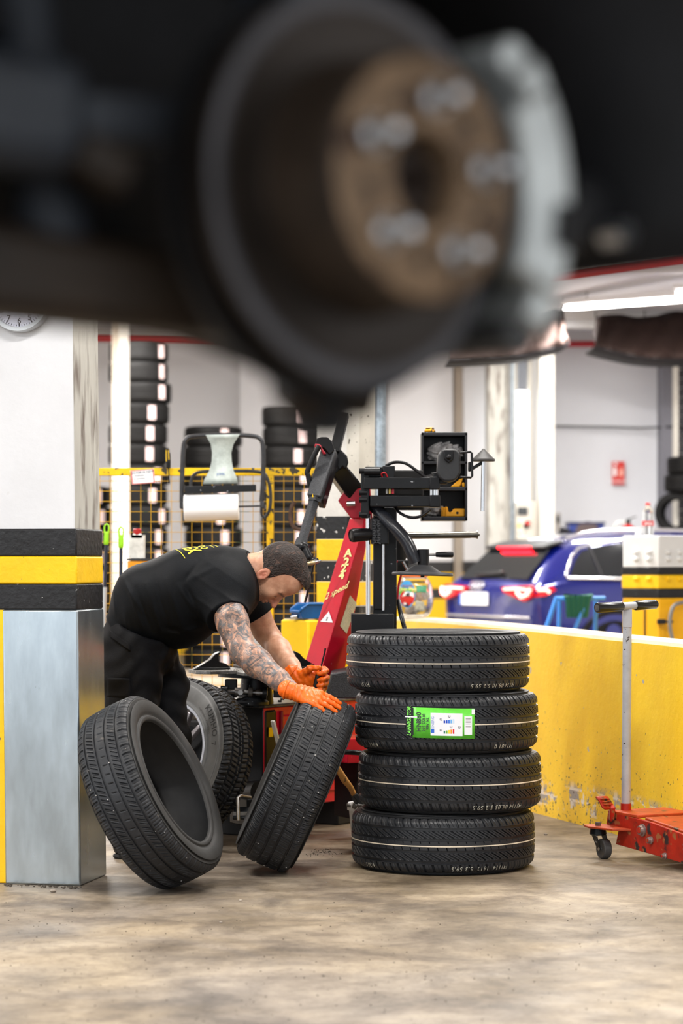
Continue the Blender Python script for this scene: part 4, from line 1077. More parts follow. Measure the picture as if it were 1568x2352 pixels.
def surf(fn, lo, hi, h, B=8):
    lo = np.array(lo, float); hi = np.array(hi, float)
    nb = np.ceil((hi-lo)/(h*B)).astype(int); n = nb*B+1
    gx = [lo[i]+h*B*(np.arange(nb[i])+0.5) for i in range(3)]
    C = np.stack(np.meshgrid(*gx, indexing='ij'), -1).reshape(-1, 3)
    dc = fn(C); lim = h*B*0.87*1.6
    act = np.abs(dc) < lim
    vals = np.ones(n, np.float32)
    ins = (dc < 0).reshape(nb); 
    big = np.repeat(np.repeat(np.repeat(ins, B, 0), B, 1), B, 2)
    vals[:-1, :-1, :-1][big] = -1
    ids = np.argwhere(act.reshape(nb)); off = np.arange(B+1)*h
    loc = np.stack(np.meshgrid(off, off, off, indexing='ij'), -1).reshape(-1, 3)
    for s in range(0, len(ids), 400):
        part = ids[s:s+400]; pts = (lo+part*h*B)[:, None, :]+loc[None]
        d = fn(pts.reshape(-1, 3)).astype(np.float32).reshape(len(part), B+1, B+1, B+1)
        for (i, j, k), dd in zip(part*B, d): vals[i:i+B+1, j:j+B+1, k:k+B+1] = dd
    S = vals < 0
    cnt = np.zeros(np.array(S.shape)-1, np.int8)
    for i in (0, 1):
        for j in (0, 1):
            for k in (0, 1): cnt += S[i:S.shape[0]-1+i, j:S.shape[1]-1+j, k:S.shape[2]-1+k]
    cells = np.argwhere((cnt > 0) & (cnt < 8)); idx = -np.ones(cnt.shape, np.int32); idx[tuple(cells.T)] = np.arange(len(cells))
    acc = np.zeros((len(cells), 3)); num = np.zeros(len(cells))
    cor = [(i, j, k) for i in (0, 1) for j in (0, 1) for k in (0, 1)]
    cv = {c: vals[cells[:, 0]+c[0], cells[:, 1]+c[1], cells[:, 2]+c[2]] for c in cor}
    for c in cor:
        for ax in range(3):
            if c[ax] == 0:
                e = list(c); e[ax] = 1; e = tuple(e); va, vb = cv[c], cv[e]; m = (va < 0) != (vb < 0)
                t = np.where(m, va/np.where(m, va-vb, 1), 0)
                pos = np.array(c, float)[None].repeat(len(cells), 0); pos[:, ax] += t
                acc[m] += pos[m]; num[m] += 1
    V = lo+(cells+acc/num[:, None])*h
    Q = []
    for ax in range(3):
        a, b = [(1, 2), (2, 0), (0, 1)][ax]
        sl = [slice(None)]*3; sl2 = [slice(None)]*3; sl[ax] = slice(0, -1); sl2[ax] = slice(1, None)
        s0, s1 = S[tuple(sl)], S[tuple(sl2)]
        e = np.argwhere(s0 != s1)
        ok = (e[:, a] > 0) & (e[:, b] > 0) & (e[:, a] < S.shape[a]-1) & (e[:, b] < S.shape[b]-1); e = e[ok]
        fl = s0[tuple(e.T)]
        def cid(da, db):
            q = e.copy(); q[:, a] -= da; q[:, b] -= db; return idx[tuple(q.T)]
        q = np.stack([cid(1, 1), cid(0, 1), cid(0, 0), cid(1, 0)], -1)
        q[~fl] = q[~fl][:, ::-1]; Q.append(q)
    return V, np.concatenate(Q)
def relax(V, Q, it=2, lam=0.5):
    E = np.concatenate([Q[:, [0, 1]], Q[:, [1, 2]], Q[:, [2, 3]], Q[:, [3, 0]]])
    for _ in range(it):
        s = np.zeros_like(V); c = np.zeros(len(V))
        np.add.at(s, E[:, 0], V[E[:, 1]]); np.add.at(s, E[:, 1], V[E[:, 0]]); np.add.at(c, E[:, 0], 1); np.add.at(c, E[:, 1], 1)
        V = V+lam*(s/np.maximum(c, 1)[:, None]-V)
    return V

# ------------------------------------------------------------------ the man
Pm = lambda px, py, D=9.45: np.array(P(px, py, D))
MAN = thing('person', 'man in black t-shirt and work trousers bending over a tyre, orange gloves and tattooed arm', 'person', (P(345, 0, 9.4).x, 9.4, 0))
skin_base = hexc('c98a68')
def skin_mat():
    m = bpy.data.materials.new('skin'); m.use_nodes = True; nt = m.node_tree; N, L = nt.nodes, nt.links; b = N['Principled BSDF']
    b.inputs['Roughness'].default_value = 0.48; b.inputs['Subsurface Weight'].default_value = 0.12
    b.inputs['Subsurface Radius'].default_value = (0.010, 0.004, 0.002); b.inputs['Subsurface Scale'].default_value = 1.0
    tc = N.new('ShaderNodeTexCoord')
    def noise(sc, det, ro=0.6, dist=0.0):
        n = N.new('ShaderNodeTexNoise'); n.inputs['Scale'].default_value = sc; n.inputs['Detail'].default_value = det; n.inputs['Roughness'].default_value = ro; n.inputs['Distortion'].default_value = dist
        L.new(tc.outputs['Object'], n.inputs['Vector']); return n.outputs['Fac']
    def mix(a, c, f):
        x = N.new('ShaderNodeMix'); x.data_type = 'RGBA'
        for nm, q in (('A', a), ('B', c)):
            if isinstance(q, tuple): x.inputs[nm].default_value = (*q, 1)
            else: L.new(q, x.inputs[nm])
        if isinstance(f, float): x.inputs['Factor'].default_value = f
        else: L.new(f, x.inputs['Factor'])
        return x.outputs['Result']
    def mr(v, a, c, lo=0.0, hi=1.0):
        x = N.new('ShaderNodeMapRange'); x.inputs['From Min'].default_value = a; x.inputs['From Max'].default_value = c; x.inputs['To Min'].default_value = lo; x.inputs['To Max'].default_value = hi
        L.new(v, x.inputs['Value']); return x.outputs['Result']
    def mul(a, c):
        x = N.new('ShaderNodeMath'); x.operation = 'MULTIPLY'; L.new(a, x.inputs[0])
        if isinstance(c, float): x.inputs[1].default_value = c
        else: L.new(c, x.inputs[1])
        return x.outputs[0]
    def attr(nm):
        a = N.new('ShaderNodeAttribute'); a.attribute_name = nm; return a.outputs['Fac']
    sk = mix(hexc('b98468'), hexc('dba98c'), mr(noise(22, 5), 0.35, 0.65))
    sk = mix(sk, hexc('c4604c'), mul(attr('ruddy'), 0.55))
    sk = mix(sk, hexc('4a3026'), mul(attr('stubble'), mr(noise(300, 2), 0.4, 0.6, 0.15, 0.6)))
    sk = mix(sk, hexc('2a1812'), attr('brow'))
    w = N.new('ShaderNodeTexWave'); w.inputs['Scale'].default_value = 13; w.inputs['Distortion'].default_value = 11; w.inputs['Detail'].default_value = 4; w.inputs['Detail Scale'].default_value = 1.6
    L.new(tc.outputs['Object'], w.inputs['Vector'])
    ink_l = mr(w.outputs['Fac'], 0.45, 0.92, 1.0, 0.12)
    big = mr(noise(17, 3, 0.5, 1.2), 0.45, 0.75, 1.0, 0.6)
    x = N.new('ShaderNodeMath'); x.operation = 'MAXIMUM'; L.new(mul(mul(ink_l, big), mr(noise(9, 2, 0.5), 0.35, 0.6, 0.35, 0.9)), x.inputs[0]); L.new(mr(noise(24, 7, 0.68, 2.2), 0.40, 0.56, 0.0, 0.97), x.inputs[1])
    c = mix(sk, mix(hexc('1c242b'), hexc('56626a'), mr(noise(30, 4), 0.35, 0.65)), mul(mul(x.outputs[0], attr('tattoo')), 0.95))
    L.new(c, b.inputs['Base Color'])
    bp = N.new('ShaderNodeBump'); bp.inputs['Strength'].default_value = 0.08; bp.inputs['Distance'].default_value = 0.004; L.new(noise(240, 4), bp.inputs['Height']); L.new(bp.outputs['Normal'], b.inputs['Normal'])
    return m
# joints
S_R, E_R, W_R = Pm(505, 1350, 9.26), Pm(558, 1497, 9.06), Pm(676, 1590, 8.86)
S_L, E_L, W_L = Pm(552, 1350, 9.62), Pm(622, 1468, 9.66), Pm(688, 1558, 9.40)
TIP_R = Pm(786, 1627, 8.83)
NECK = Pm(553, 1316, 9.44)
# head frame
HU = nv((0.93, -0.20, 0.24)); HF = Vector((0.2, 0, -0.97)); HF = nv(HF-HU*HF.dot(HU)); HC_ = HU.cross(HF)
if HC_.y > 0: HC_ = -HC_
HO = Vector(Pm(628, 1319, 9.42)); HAX = (HU, HF, HC_)
def H(a, b, c=0.0): return np.array(HO+HU*a+HF*b+HC_*c)
def head_items():
    it = [(s_ell(H(0.040, -0.014), (0.096, 0.099, 0.076), HAX), 0),
          (s_ell(H(-0.020, 0.036), (0.078, 0.058, 0.060), HAX), 0.03),
          (s_ell(H(0.052, 0.040), (0.060, 0.052, 0.060), HAX), 0.025),
          (s_ell(H(-0.070, 0.040), (0.034, 0.042, 0.048), HAX), 0.02),
          (s_ell(H(-0.092, 0.066), (0.018, 0.018, 0.022), HAX), 0.018)]
    for s in (-1, 1):
        it += [(s_cone(H(-0.068, -0.012, s*0.052), H(-0.09, 0.05, s*0.026), 0.012, 0.012), 0.02),
               (s_cone(H(0.020, 0.083, s*0.012), H(0.022, 0.072, s*0.045), 0.0085, 0.008), 0.012),
               (s_ell(H(-0.020, 0.066, s*0.040), (0.020, 0.018, 0.018), HAX), 0.02),
               ('-', s_ell(H(0.000, 0.098, s*0.032), (0.011, 0.014, 0.015), HAX), 0.012),
               (s_ell(H(0.000, 0.074, s*0.031), (0.011, 0.0115, 0.013), HAX), 0.004),
               (s_ell(H(-0.036, 0.096, s*0.012), (0.008, 0.010, 0.007), HAX), 0.006)]
    it += [(s_cone(H(0.012, 0.086), H(-0.030, 0.115), 0.0085, 0.0115), 0.012), (s_ell(H(-0.031, 0.117), (0.010, 0.011, 0.011), HAX), 0.006),
           (s_ell(H(-0.053, 0.092), (0.006, 0.009, 0.018), HAX), 0.008), (s_ell(H(-0.066, 0.090), (0.007, 0.009, 0.017), HAX), 0.008),
           ('-', s_ell(H(-0.0595, 0.102), (0.0016, 0.010, 0.022), HAX), 0.003)]
    for s in (-1, 1):
        ea = [nv(HU*0.96-HF*0.22), nv(HF*0.96+HU*0.22), HC_]
        c = s*0.080
        it += [(s_ell(H(-0.022, -0.010, c), (0.033, 0.0195, 0.0085), ea), 0.006), ('-', s_ell(H(-0.020, -0.008, c+s*0.009), (0.021, 0.011, 0.009), ea), 0.004),
               (s_ell(H(-0.014, -0.008, c+s*0.001), (0.010, 0.004, 0.005), ea), 0.003), (s_ell(H(-0.020, 0.006, c-s*0.001), (0.006, 0.004, 0.006), ea), 0.004)]
    return it
def body_fn():
    it = head_items()
    it += [(s_cone(H(-0.030, -0.040), NECK, 0.058, 0.066), 0.025), (s_cone(H(-0.07, 0.0), NECK+np.array([0.0, 0, -0.02]), 0.045, 0.055), 0.02)]
    it += [(s_chain([NECK, Pm(505, 1342), Pm(425, 1368), Pm(330, 1440)], [0.06, 0.11, 0.12, 0.10], 0.03, sy=0.75, y0=9.45), 0.04)]
    for Sh, El, Wr, st in ((S_R, E_R, W_R, 1), (S_L, E_L, W_L, 0)):
        mid = Sh*0.45+El*0.55; f1 = El*0.72+Wr*0.28; f2 = El*0.3+Wr*0.7
        it += [(s_chain([Sh, mid, El, f1, f2, Wr], [0.066, 0.060, 0.048, 0.053, 0.038, 0.029] if st else [0.060, 0.052, 0.042, 0.046, 0.034, 0.027], 0.02), 0.03),
               (s_ell(Sh*0.2+El*0.8+np.array([-0.008, 0.02, 0]), (0.045, 0.045, 0.055)), 0.02)]
    for hp, kn, an in ((Pm(305, 1500, 9.34), Pm(310, 1690, 9.30), Pm(318, 1900, 9.38)), (Pm(350, 1500, 9.57), Pm(385, 1690, 9.49), Pm(379, 1885, 9.53))):
        it += [(s_chain([Pm(320, 1470), hp, kn, an], [0.10, 0.085, 0.055, 0.04], 0.02), 0.03)]
    return union(it)
bf = body_fn()
bV, bQ = surf(bf, (-0.98, 9.08-0.45, 0.03), (0.0, 9.85, 1.30), 0.0036)
body = mesh_obj('body', bV, bQ, skin_mat(), MAN, 3.14)
def vattr(o, name, fn):
    at = o.data.attributes.new(name, 'FLOAT', 'POINT'); at.data.foreach_set('value', np.asarray(fn, dtype=np.float32))
def sstep(x, a, b): q = np.clip((x-a)/(b-a), 0, 1); return q*q*(3-2*q)
dR = s_chain([S_R, E_R, W_R], [0, 0, 0])(bV); vattr(body, 'tattoo', 1-sstep(dR, 0.085, 0.095))
hl = np.stack([(bV-np.array(HO)) @ np.array(v) for v in HAX], -1)          # head-local a,b,c
ear = np.exp(-((hl[:, 0]+0.02)**2+(hl[:, 1]+0.01)**2)/(2*0.022**2))*(np.abs(hl[:, 2]) > 0.07)
nose = np.exp(-((hl[:, 0]+0.028)**2+(hl[:, 1]-0.11)**2+hl[:, 2]**2)/(2*0.016**2))
vattr(body, 'ruddy', np.clip(ear+nose, 0, 1))
inhead = (np.linalg.norm(bV-np.array(HO), axis=1) < 0.17)
vattr(body, 'stubble', np.where(inhead, sstep(-hl[:, 0], 0.035, 0.055)*sstep(hl[:, 1], -0.01, 0.02), 0))
br = np.exp(-((hl[:, 0]-0.020)**2)/(2*0.0045**2))*sstep(hl[:, 1], 0.062, 0.072)*(np.abs(hl[:, 2]) > 0.010)*(np.abs(hl[:, 2]) < 0.052)
lash = np.exp(-((hl[:, 0]+0.008)**2)/(2*0.002**2))*sstep(hl[:, 1], 0.066, 0.072)*(np.abs(np.abs(hl[:, 2])-0.032) < 0.014)
vattr(body, 'brow', np.where(inhead, np.clip(br*0.9+lash*0.8, 0, 1), 0))
# hair
def hair_fn(p):
    q = p-np.array(HO); a, b, c = q @ np.array(HU), q @ np.array(HF), q @ np.array(HC_)
    d = smin(s_ell(H(0.040, -0.016), (0.1005, 0.1035, 0.0805), HAX)(p), s_ell(H(0.056, 0.038), (0.060, 0.054, 0.0625), HAX)(p), 0.02)
    d = smin(d, s_ell(H(0.085, 0.045), (0.056, 0.056, 0.046), HAX)(p), 0.02)
    bm = np.interp(a, [-0.09, -0.07, -0.05, -0.038, -0.03, 0.0, 0.03, 0.06, 0.085, 0.105, 0.14], [-0.16, -0.10, -0.060, -0.040, 0.008, 0.012, 0.010, 0.012, 0.026, 0.052, 0.2])
    bm = bm+0.012*(1-np.clip(np.abs(c)/0.05, 0, 1))*(a > 0.05)
    nz = 0.0012*np.sin(a*900+c*300)*np.sin(b*700+c*500)
    return smax(d+nz, (b-bm)*0.7+0.001*np.sin(a*1100), 0.004)
hV, hQ = surf(hair_fn, np.array(HO)-0.19, np.array(HO)+0.19, 0.003)
hair_m = M('dark short hair', hexc('2c211d'), 0.6, var=0.6, vscale=55, bump=1.0, bscale=300, stretch=(0.35, 1, 0.6), specks=[(hexc('5a4238'), 130, 0.56, 0.10, 4)])
mesh_obj('hair', hV, hQ, hair_m, MAN, 3.14)
# shirt
hemx = np.array([(px-784)/F*9.45 for px in (150, 234, 262, 291, 340, 382, 417, 460, 700)])
hemz = np.array([CAMH-(py-HOR)/F*9.45 for py in (1385, 1402, 1442, 1473, 1496, 1508, 1502, 1500, 1500)])
def sleeve(Sh, El, f, r0, r1, off=0.0):
    e = Sh*(1-f)+El*f; ax = (El-Sh)/np.linalg.norm(El-Sh)
    cone = s_cone(Sh, Sh*(1-f-0.1)+El*(f+0.1), r0, r1)
    return lambda p: smax(cone(p), (p-e) @ ax, 0.004)
FOLDS = [(256, 1350, 264, 1410, .008, .006), (278, 1325, 330, 1405, .009, .007), (300, 1362, 330, 1445, .008, .007), (315, 1350, 350, 1450, .007, -.005), (340, 1340, 372, 1450, .010, .006), (358, 1322, 392, 1445, .007, -.004), (385, 1330, 425, 1450, .010, .005),
         (425, 1335, 458, 1292, .009, -.005), (430, 1350, 458, 1388, .010, -.007), (415, 1345, 448, 1400, .009, .006), (380, 1440, 452, 1462, .010, -.005), (400, 1455, 470, 1440, .009, .005), (455, 1300, 520, 1272, .010, .004), (440, 1330, 500, 1300, .010, .004), (285, 1400, 300, 1465, .008, .006)]
def shirt_fn(p):
    tor = s_chain([Pm(302, 1448), Pm(348, 1386), Pm(425, 1366), Pm(505, 1342), Pm(552, 1322)], [0.112, 0.152, 0.172, 0.152, 0.098], 0.04, sy=0.74, y0=9.45)(p)
    tor = smin(tor, s_cone(Pm(365, 1424), Pm(410, 1412), 0.122, 0.130, sy=0.72, y0=9.45)(p), 0.05)
    tor = smin(tor, s_cone(Pm(520, 1360, 9.30), Pm(520, 1360, 9.60), 0.115, 0.115)(p), 0.04)
    tor = smin(tor, s_cone(Pm(545, 1385, 9.42), Pm(560, 1375, 9.42), 0.065, 0.045, sy=0.6, y0=9.42)(p), 0.03)
    x, y, z = p[:, 0], p[:, 1], p[:, 2]
    lowm = np.clip((-0.38-x)/0.25, 0, 1)
    w = x*34+z*14
    rdg = lambda q: (1-np.abs(np.sin(q)))**2.2
    fold = 0.0025*np.sin(x*24+z*9+2*np.sin(z*7+y*6))*lowm
    for (a0, b0, a1, b1, wd_, am) in FOLDS:
        A_, B_ = Pm(a0, b0, 9.3), Pm(a1, b1, 9.3); dx, dz = B_[0]-A_[0], B_[2]-A_[2]; L2 = dx*dx+dz*dz
        t_ = np.clip(((x-A_[0])*dx+(z-A_[2])*dz)/L2, 0, 1); dd = np.hypot(x-A_[0]-t_*dx, z-A_[2]-t_*dz)
        fold = fold-am*np.exp(-(dd/wd_)**2)*(0.3+0.7*np.sin(np.clip(t_, 0.02, 0.98)*PI))
    tor = tor+fold
    tor = smax(tor, (np.interp(x, hemx, hemz)-z)*0.75, 0.006)
    d = smin(tor, sleeve(S_R+np.array([-0.025, 0.03, 0.0]), E_R, 0.46, 0.084, 0.079)(p)-0.004*rdg(p[:, 2]*38+p[:, 0]*24), 0.06)
    d = smin(d, sleeve(S_L+np.array([-0.01, 0.0, 0.01]), E_L, 0.58, 0.086, 0.070)(p), 0.03)
    ax = np.array(nv(Vector(H(-0.05, -0.02))-Vector(NECK)))
    nk = (p-(NECK+ax*0.030)) @ ax
    near = np.linalg.norm(p-NECK-ax*0.05, axis=1)-0.095
    return smax(d, -smax(-nk, near, 0.01), 0.005)
sV, sQ = surf(shirt_fn, (-1.02, 9.0, 0.70), (-0.2, 9.92, 1.27), 0.0052)
shirt = mesh_obj('t_shirt', sV, sQ, fabric, MAN, 3.14); shirt['label'] = 'black short-sleeved t-shirt with yellow print'
ax = nv(Vector(H(-0.05, -0.02))-Vector(NECK)); xx, yy, _ = frame_of(ax)
MB().tube([Vector(NECK)+ax*0.028+xx*(0.074*math.cos(a))+yy*(0.070*math.sin(a)) for a in np.linspace(0, 2*PI, 40, endpoint=False)], 0.0085, 10, closed=True).build('collar', fabric, shirt, smooth=3.1)
# yellow print projected on the upper back and chest
bvh = BVHTree.FromPolygons([Vector(v) for v in sV], [tuple(map(int, q)) for q in sQ])
ym = M('yellow print', hexc('e8d82a'), 0.7)
def proj_text(s, size, o, u, v, dirn, **k):
    vs, fs = text2d(s, size, **k); o, u, v, dirn = Vector(o), nv(u), nv(v), nv(dirn); out = []
    for x, y in vs:
        q = o+u*x+v*y-dirn*0.4; h = bvh.ray_cast(q, dirn)
        out.append((h[0]-dirn*0.002) if h[0] is not None else o+u*x+v*y)
    return mesh_obj('print', out, fs, ym, shirt)
proj_text('EX', 0.075, P(438, 1225, 9.36), (0.35, -0.9, 0), (0.85, 0.35, 0.12), (0, 0.12, -1), bold=0.02)
proj_text('oo', 0.060, P(468, 1225, 9.38), (0.35, -0.9, 0), (0.85, 0.35, 0.12), (0, 0.12, -1))
proj_text('________', 0.030, P(420, 1225, 9.34), (0.35, -0.9, 0), (0.85, 0.35, 0.12), (0, 0.12, -1), bold=0.02)
proj_text('::::::', 0.05, P(492, 1225, 9.40), (0.35, -0.9, 0), (0.85, 0.35, 0.12), (0, 0.12, -1))
# trousers
LEGN = [Pm(305, 1490, 9.34), Pm(302, 1560, 9.32), Pm(308, 1690, 9.28), Pm(312, 1800, 9.32), Pm(318, 1925, 9.38)]
LEGF = [Pm(345, 1490, 9.56), Pm(372, 1580, 9.55), Pm(384, 1700, 9.47), Pm(382, 1800, 9.50), Pm(378, 1915, 9.53)]
def trouser_fn(p):
    x, y, z = p[:, 0], p[:, 1], p[:, 2]
    d = s_cone(Pm(312, 1462), Pm(330, 1500), 0.124, 0.125, sy=0.74, y0=9.45)(p)
    a = s_chain(LEGN, [0.112, 0.112, 0.092, 0.088, 0.080], 0.03)(p); b = s_chain(LEGF, [0.105, 0.098, 0.086, 0.085, 0.080], 0.03)(p)
    d = smin(smin(d, a, 0.04), b, 0.025)
    d = d+0.0045*np.sin(z*30+x*22+2.5*np.sin(x*16+y*12))+0.003*np.sin(z*75-x*30+2*np.sin(x*30+y*20))
    d = smax(d, 0.075-z, 0.005)
    up = np.interp(x, hemx, hemz)+0.06
    return smax(d, (z-up)*0.7, 0.01)
tV, tQ = surf(trouser_fn, (-1.0, 9.1, 0.04), (-0.48, 9.82, 1.02), 0.006)
trs = mesh_obj('trousers', tV, tQ, twill, MAN, 3.14)
tb = BVHTree.FromPolygons([Vector(v) for v in tV], [tuple(map(int, q)) for q in tQ])
def drape(x0, x1, y0, y1, name, lift=0.006, n=8, D=9.2, sk=0.0):
    V = []
    for j in range(n+1):
        for i in range(n+1):
            px = x0+(x1-x0)*i/n; py = y0+(y1-y0)*j/n+sk*i/n
            d = P(px, py, 9.2)-Vector((0, 0, CAMH)); h = tb.ray_cast(Vector((0, 0, CAMH)), nv(d))
            q = h[0] if h[0] is not None else P(px, py, 9.24)
            V.append(q-nv(d)*lift)
    f = [[j*(n+1)+i, j*(n+1)+i+1, (j+1)*(n+1)+i+1, (j+1)*(n+1)+i] for j in range(n) for i in range(n)]
    o = mesh_obj(name, V, f, twill, trs, 3.14); md = o.modifiers.new('s', 'SOLIDIFY'); md.thickness = 0.006; md.offset = 0
drape(246, 300, 1556, 1600, 'pocket_flap', 0.008, sk=3); drape(247, 298, 1596, 1668, 'cargo_pocket', 0.005); drape(252, 300, 1448, 1462, 'belt_loop_band', 0.005, sk=34)
# shoes
shoe = M('black work shoe', (0.012, 0.012, 0.013), 0.45)
for an in (LEGN[-1], LEGF[-1]):
    c = np.array([an[0], an[1], 0])
    sf = union([(s_cone(c+[-0.05, 0, 0.05], c+[0.15, -0.02, 0.042], 0.05, 0.042), 0), (s_cone(c+[-0.02, 0, 0.06], c+[-0.02, 0, 0.13], 0.055, 0.052), 0.03)])
    v, q = surf(lambda p: smax(sf(p), 0.018-p[:, 2], 0.004), c+[-0.14, -0.1, -0.02], c+[0.24, 0.1, 0.2], 0.006)
    so = mesh_obj('shoe', v, q, shoe, MAN, 3.14)
    MB().tube([c+np.array([0.055+0.145*math.cos(a), -0.008+0.046*math.sin(a), 0.010]) for a in np.linspace(0, 2*PI, 24, endpoint=False)], 0.0095, 6, closed=True).build('sole', blk_matt, so)
    box('sole_pad', c+np.array([0.055, -0.008, 0.010]), (0.26, 0.07, 0.018), blk_matt, so)
# gloved right hand lying on the tyre
def glove_right():
    W = Vector(W_R); d = nv(Vector(TIP_R)-W); nb = Vector((0.22, -0.62, 0.75)); nb = nv(nb-d*nb.dot(d)); s = d.cross(nb)
    if s.y < 0: s = -s
    X = lambda a, b, c=0.0: np.array(W+d*a+s*b+nb*c)
    it = [(s_cone(X(-0.030, 0), X(0.012, 0), 0.0335, 0.031), 0), (s_ell(X(0.055, 0.002, 0.0), (0.052, 0.041, 0.0165), (d, s, nb)), 0.02)]
    fing = [(-0.034, 0.060, 0.0082, -0.010, 0.012), (-0.011, 0.076, 0.0090, -0.003, 0.0), (0.012, 0.082, 0.0092, 0.001, 0.0), (0.034, 0.074, 0.0092, 0.004, 0.0)]
    for b, ln, r, sp, dr in fing:
        k = X(0.092 if b > -0.03 else 0.084, b, 0.004)
        it.append((s_cone(X(0.02, b*0.6, 0.002), k, 0.0135, 0.0125), 0.014))
        j1 = X(0.092+ln*0.42, b+sp*0.42, 0.004-0.003); j2 = X(0.092+ln*0.75, b+sp*0.75, -0.006-dr*0.5); j3 = X(0.092+ln, b+sp, -0.014-dr*0.5)
        it.append((s_chain([k, j1, j2, j3], [r+0.0018, r+0.0008, r, r-0.001], 0.002), 0.006))
    it.append((s_chain([X(0.018, 0.030, -0.004), X(0.052, 0.056, -0.014), X(0.082, 0.066, -0.020), X(0.104, 0.066, -0.024)], [0.017, 0.0125, 0.0105, 0.009], 0.006), 0.015))
    u = union(it)
    def fn(p):
        q = p-np.array(W); a = q @ np.array(d)
        w = 0.0012*np.sin(a*420)*np.exp(-((a-0.01)/0.045)**2)+0.0007*np.sin(a*300+(q @ np.array(s))*220)
        return u(p)+w
    c = X(0.06, 0)
    v, q = surf(fn, c-0.16, c+0.16, 0.0026)
    g = mesh_obj('glove', v, q, orange_gl, MAN, 3.14); g['label'] = 'orange nitrile glove on the flat hand'
    MB().tube([Vector(X(-0.030, 0))+s*(0.0345*math.cos(a))+nb*(0.0335*math.sin(a)) for a in np.linspace(0, 2*PI, 32, endpoint=False)], 0.0036, 8, closed=True).build('cuff', orange_gl, g, smooth=3.1)
glove_right()
# gloved left fist round a screwdriver
def glove_left():
    W = Vector(W_L)
    Q = lambda px, py, D: np.array(P(px, py, D))
    it = [(s_cone(W+Vector((-0.03, 0.0, 0.022)), W, 0.032, 0.029), 0), (s_cone(Q(690, 1557, 9.39), Q(724, 1552, 9.38), 0.026, 0.026), 0.02), (s_cone(Q(690, 1566, 9.39), Q(722, 1572, 9.39), 0.022, 0.022), 0.02),
          (s_chain([Q(694, 1548, 9.37), Q(712, 1535, 9.345), Q(733, 1534, 9.325)], [0.016, 0.0125, 0.0095], 0.008), 0.012)]
    for i, (y, dx) in enumerate(((1541, 3), (1556, 5), (1569, 3), (1581, -1))):
        it.append((s_chain([Q(722+dx*0.5, y-2, 9.395), Q(740+dx, y-5, 9.385), Q(746+dx, y, 9.355), Q(737+dx, y+5, 9.325), Q(728+dx, y+6, 9.328)], [0.0115, 0.0112, 0.0108, 0.010, 0.009], 0.003), 0.005))
    u = union(it)
    fn = lambda p: u(p)+0.0010*np.sin(p[:, 0]*260+p[:, 2]*170)
    c = Q(715, 1557, 9.37)
    v, q = surf(fn, c-0.13, c+0.13, 0.0026)
    g = mesh_obj('glove', v, q, orange_gl, MAN, 3.14); g['label'] = 'orange nitrile glove gripping the screwdriver'
    wx = Vector((-0.06, 0.0, 0.044)).normalized(); a1, a2, _ = frame_of(wx)
    MB().tube([W+Vector((-0.03, 0, 0.022))+a1*(0.033*math.cos(a))+a2*(0.033*math.sin(a)) for a in np.linspace(0, 2*PI, 28, endpoint=False)], 0.0035, 8, closed=True).build('cuff', orange_gl, g, smooth=3.1)
glove_left()
sd = thing('screwdriver', 'thin black screwdriver gripped in the man\'s orange glove', 'screwdriver', P(732, 1560, 9.345))
tube('handle', [P(733, 1546, 9.345), P(731, 1552, 9.345), P(726, 1575, 9.345), P(724, 1584, 9.345)], [0.009, 0.012, 0.0125, 0.010], blk_clean, sd, n=14)
tube('shaft', [P(747, 1489, 9.345), P(745, 1500, 9.345), P(733, 1547, 9.345)], [0.0042, 0.0034, 0.0034], M('dark shaft', (0.02, 0.02, 0.022), 0.35, 0.5), sd, n=10)
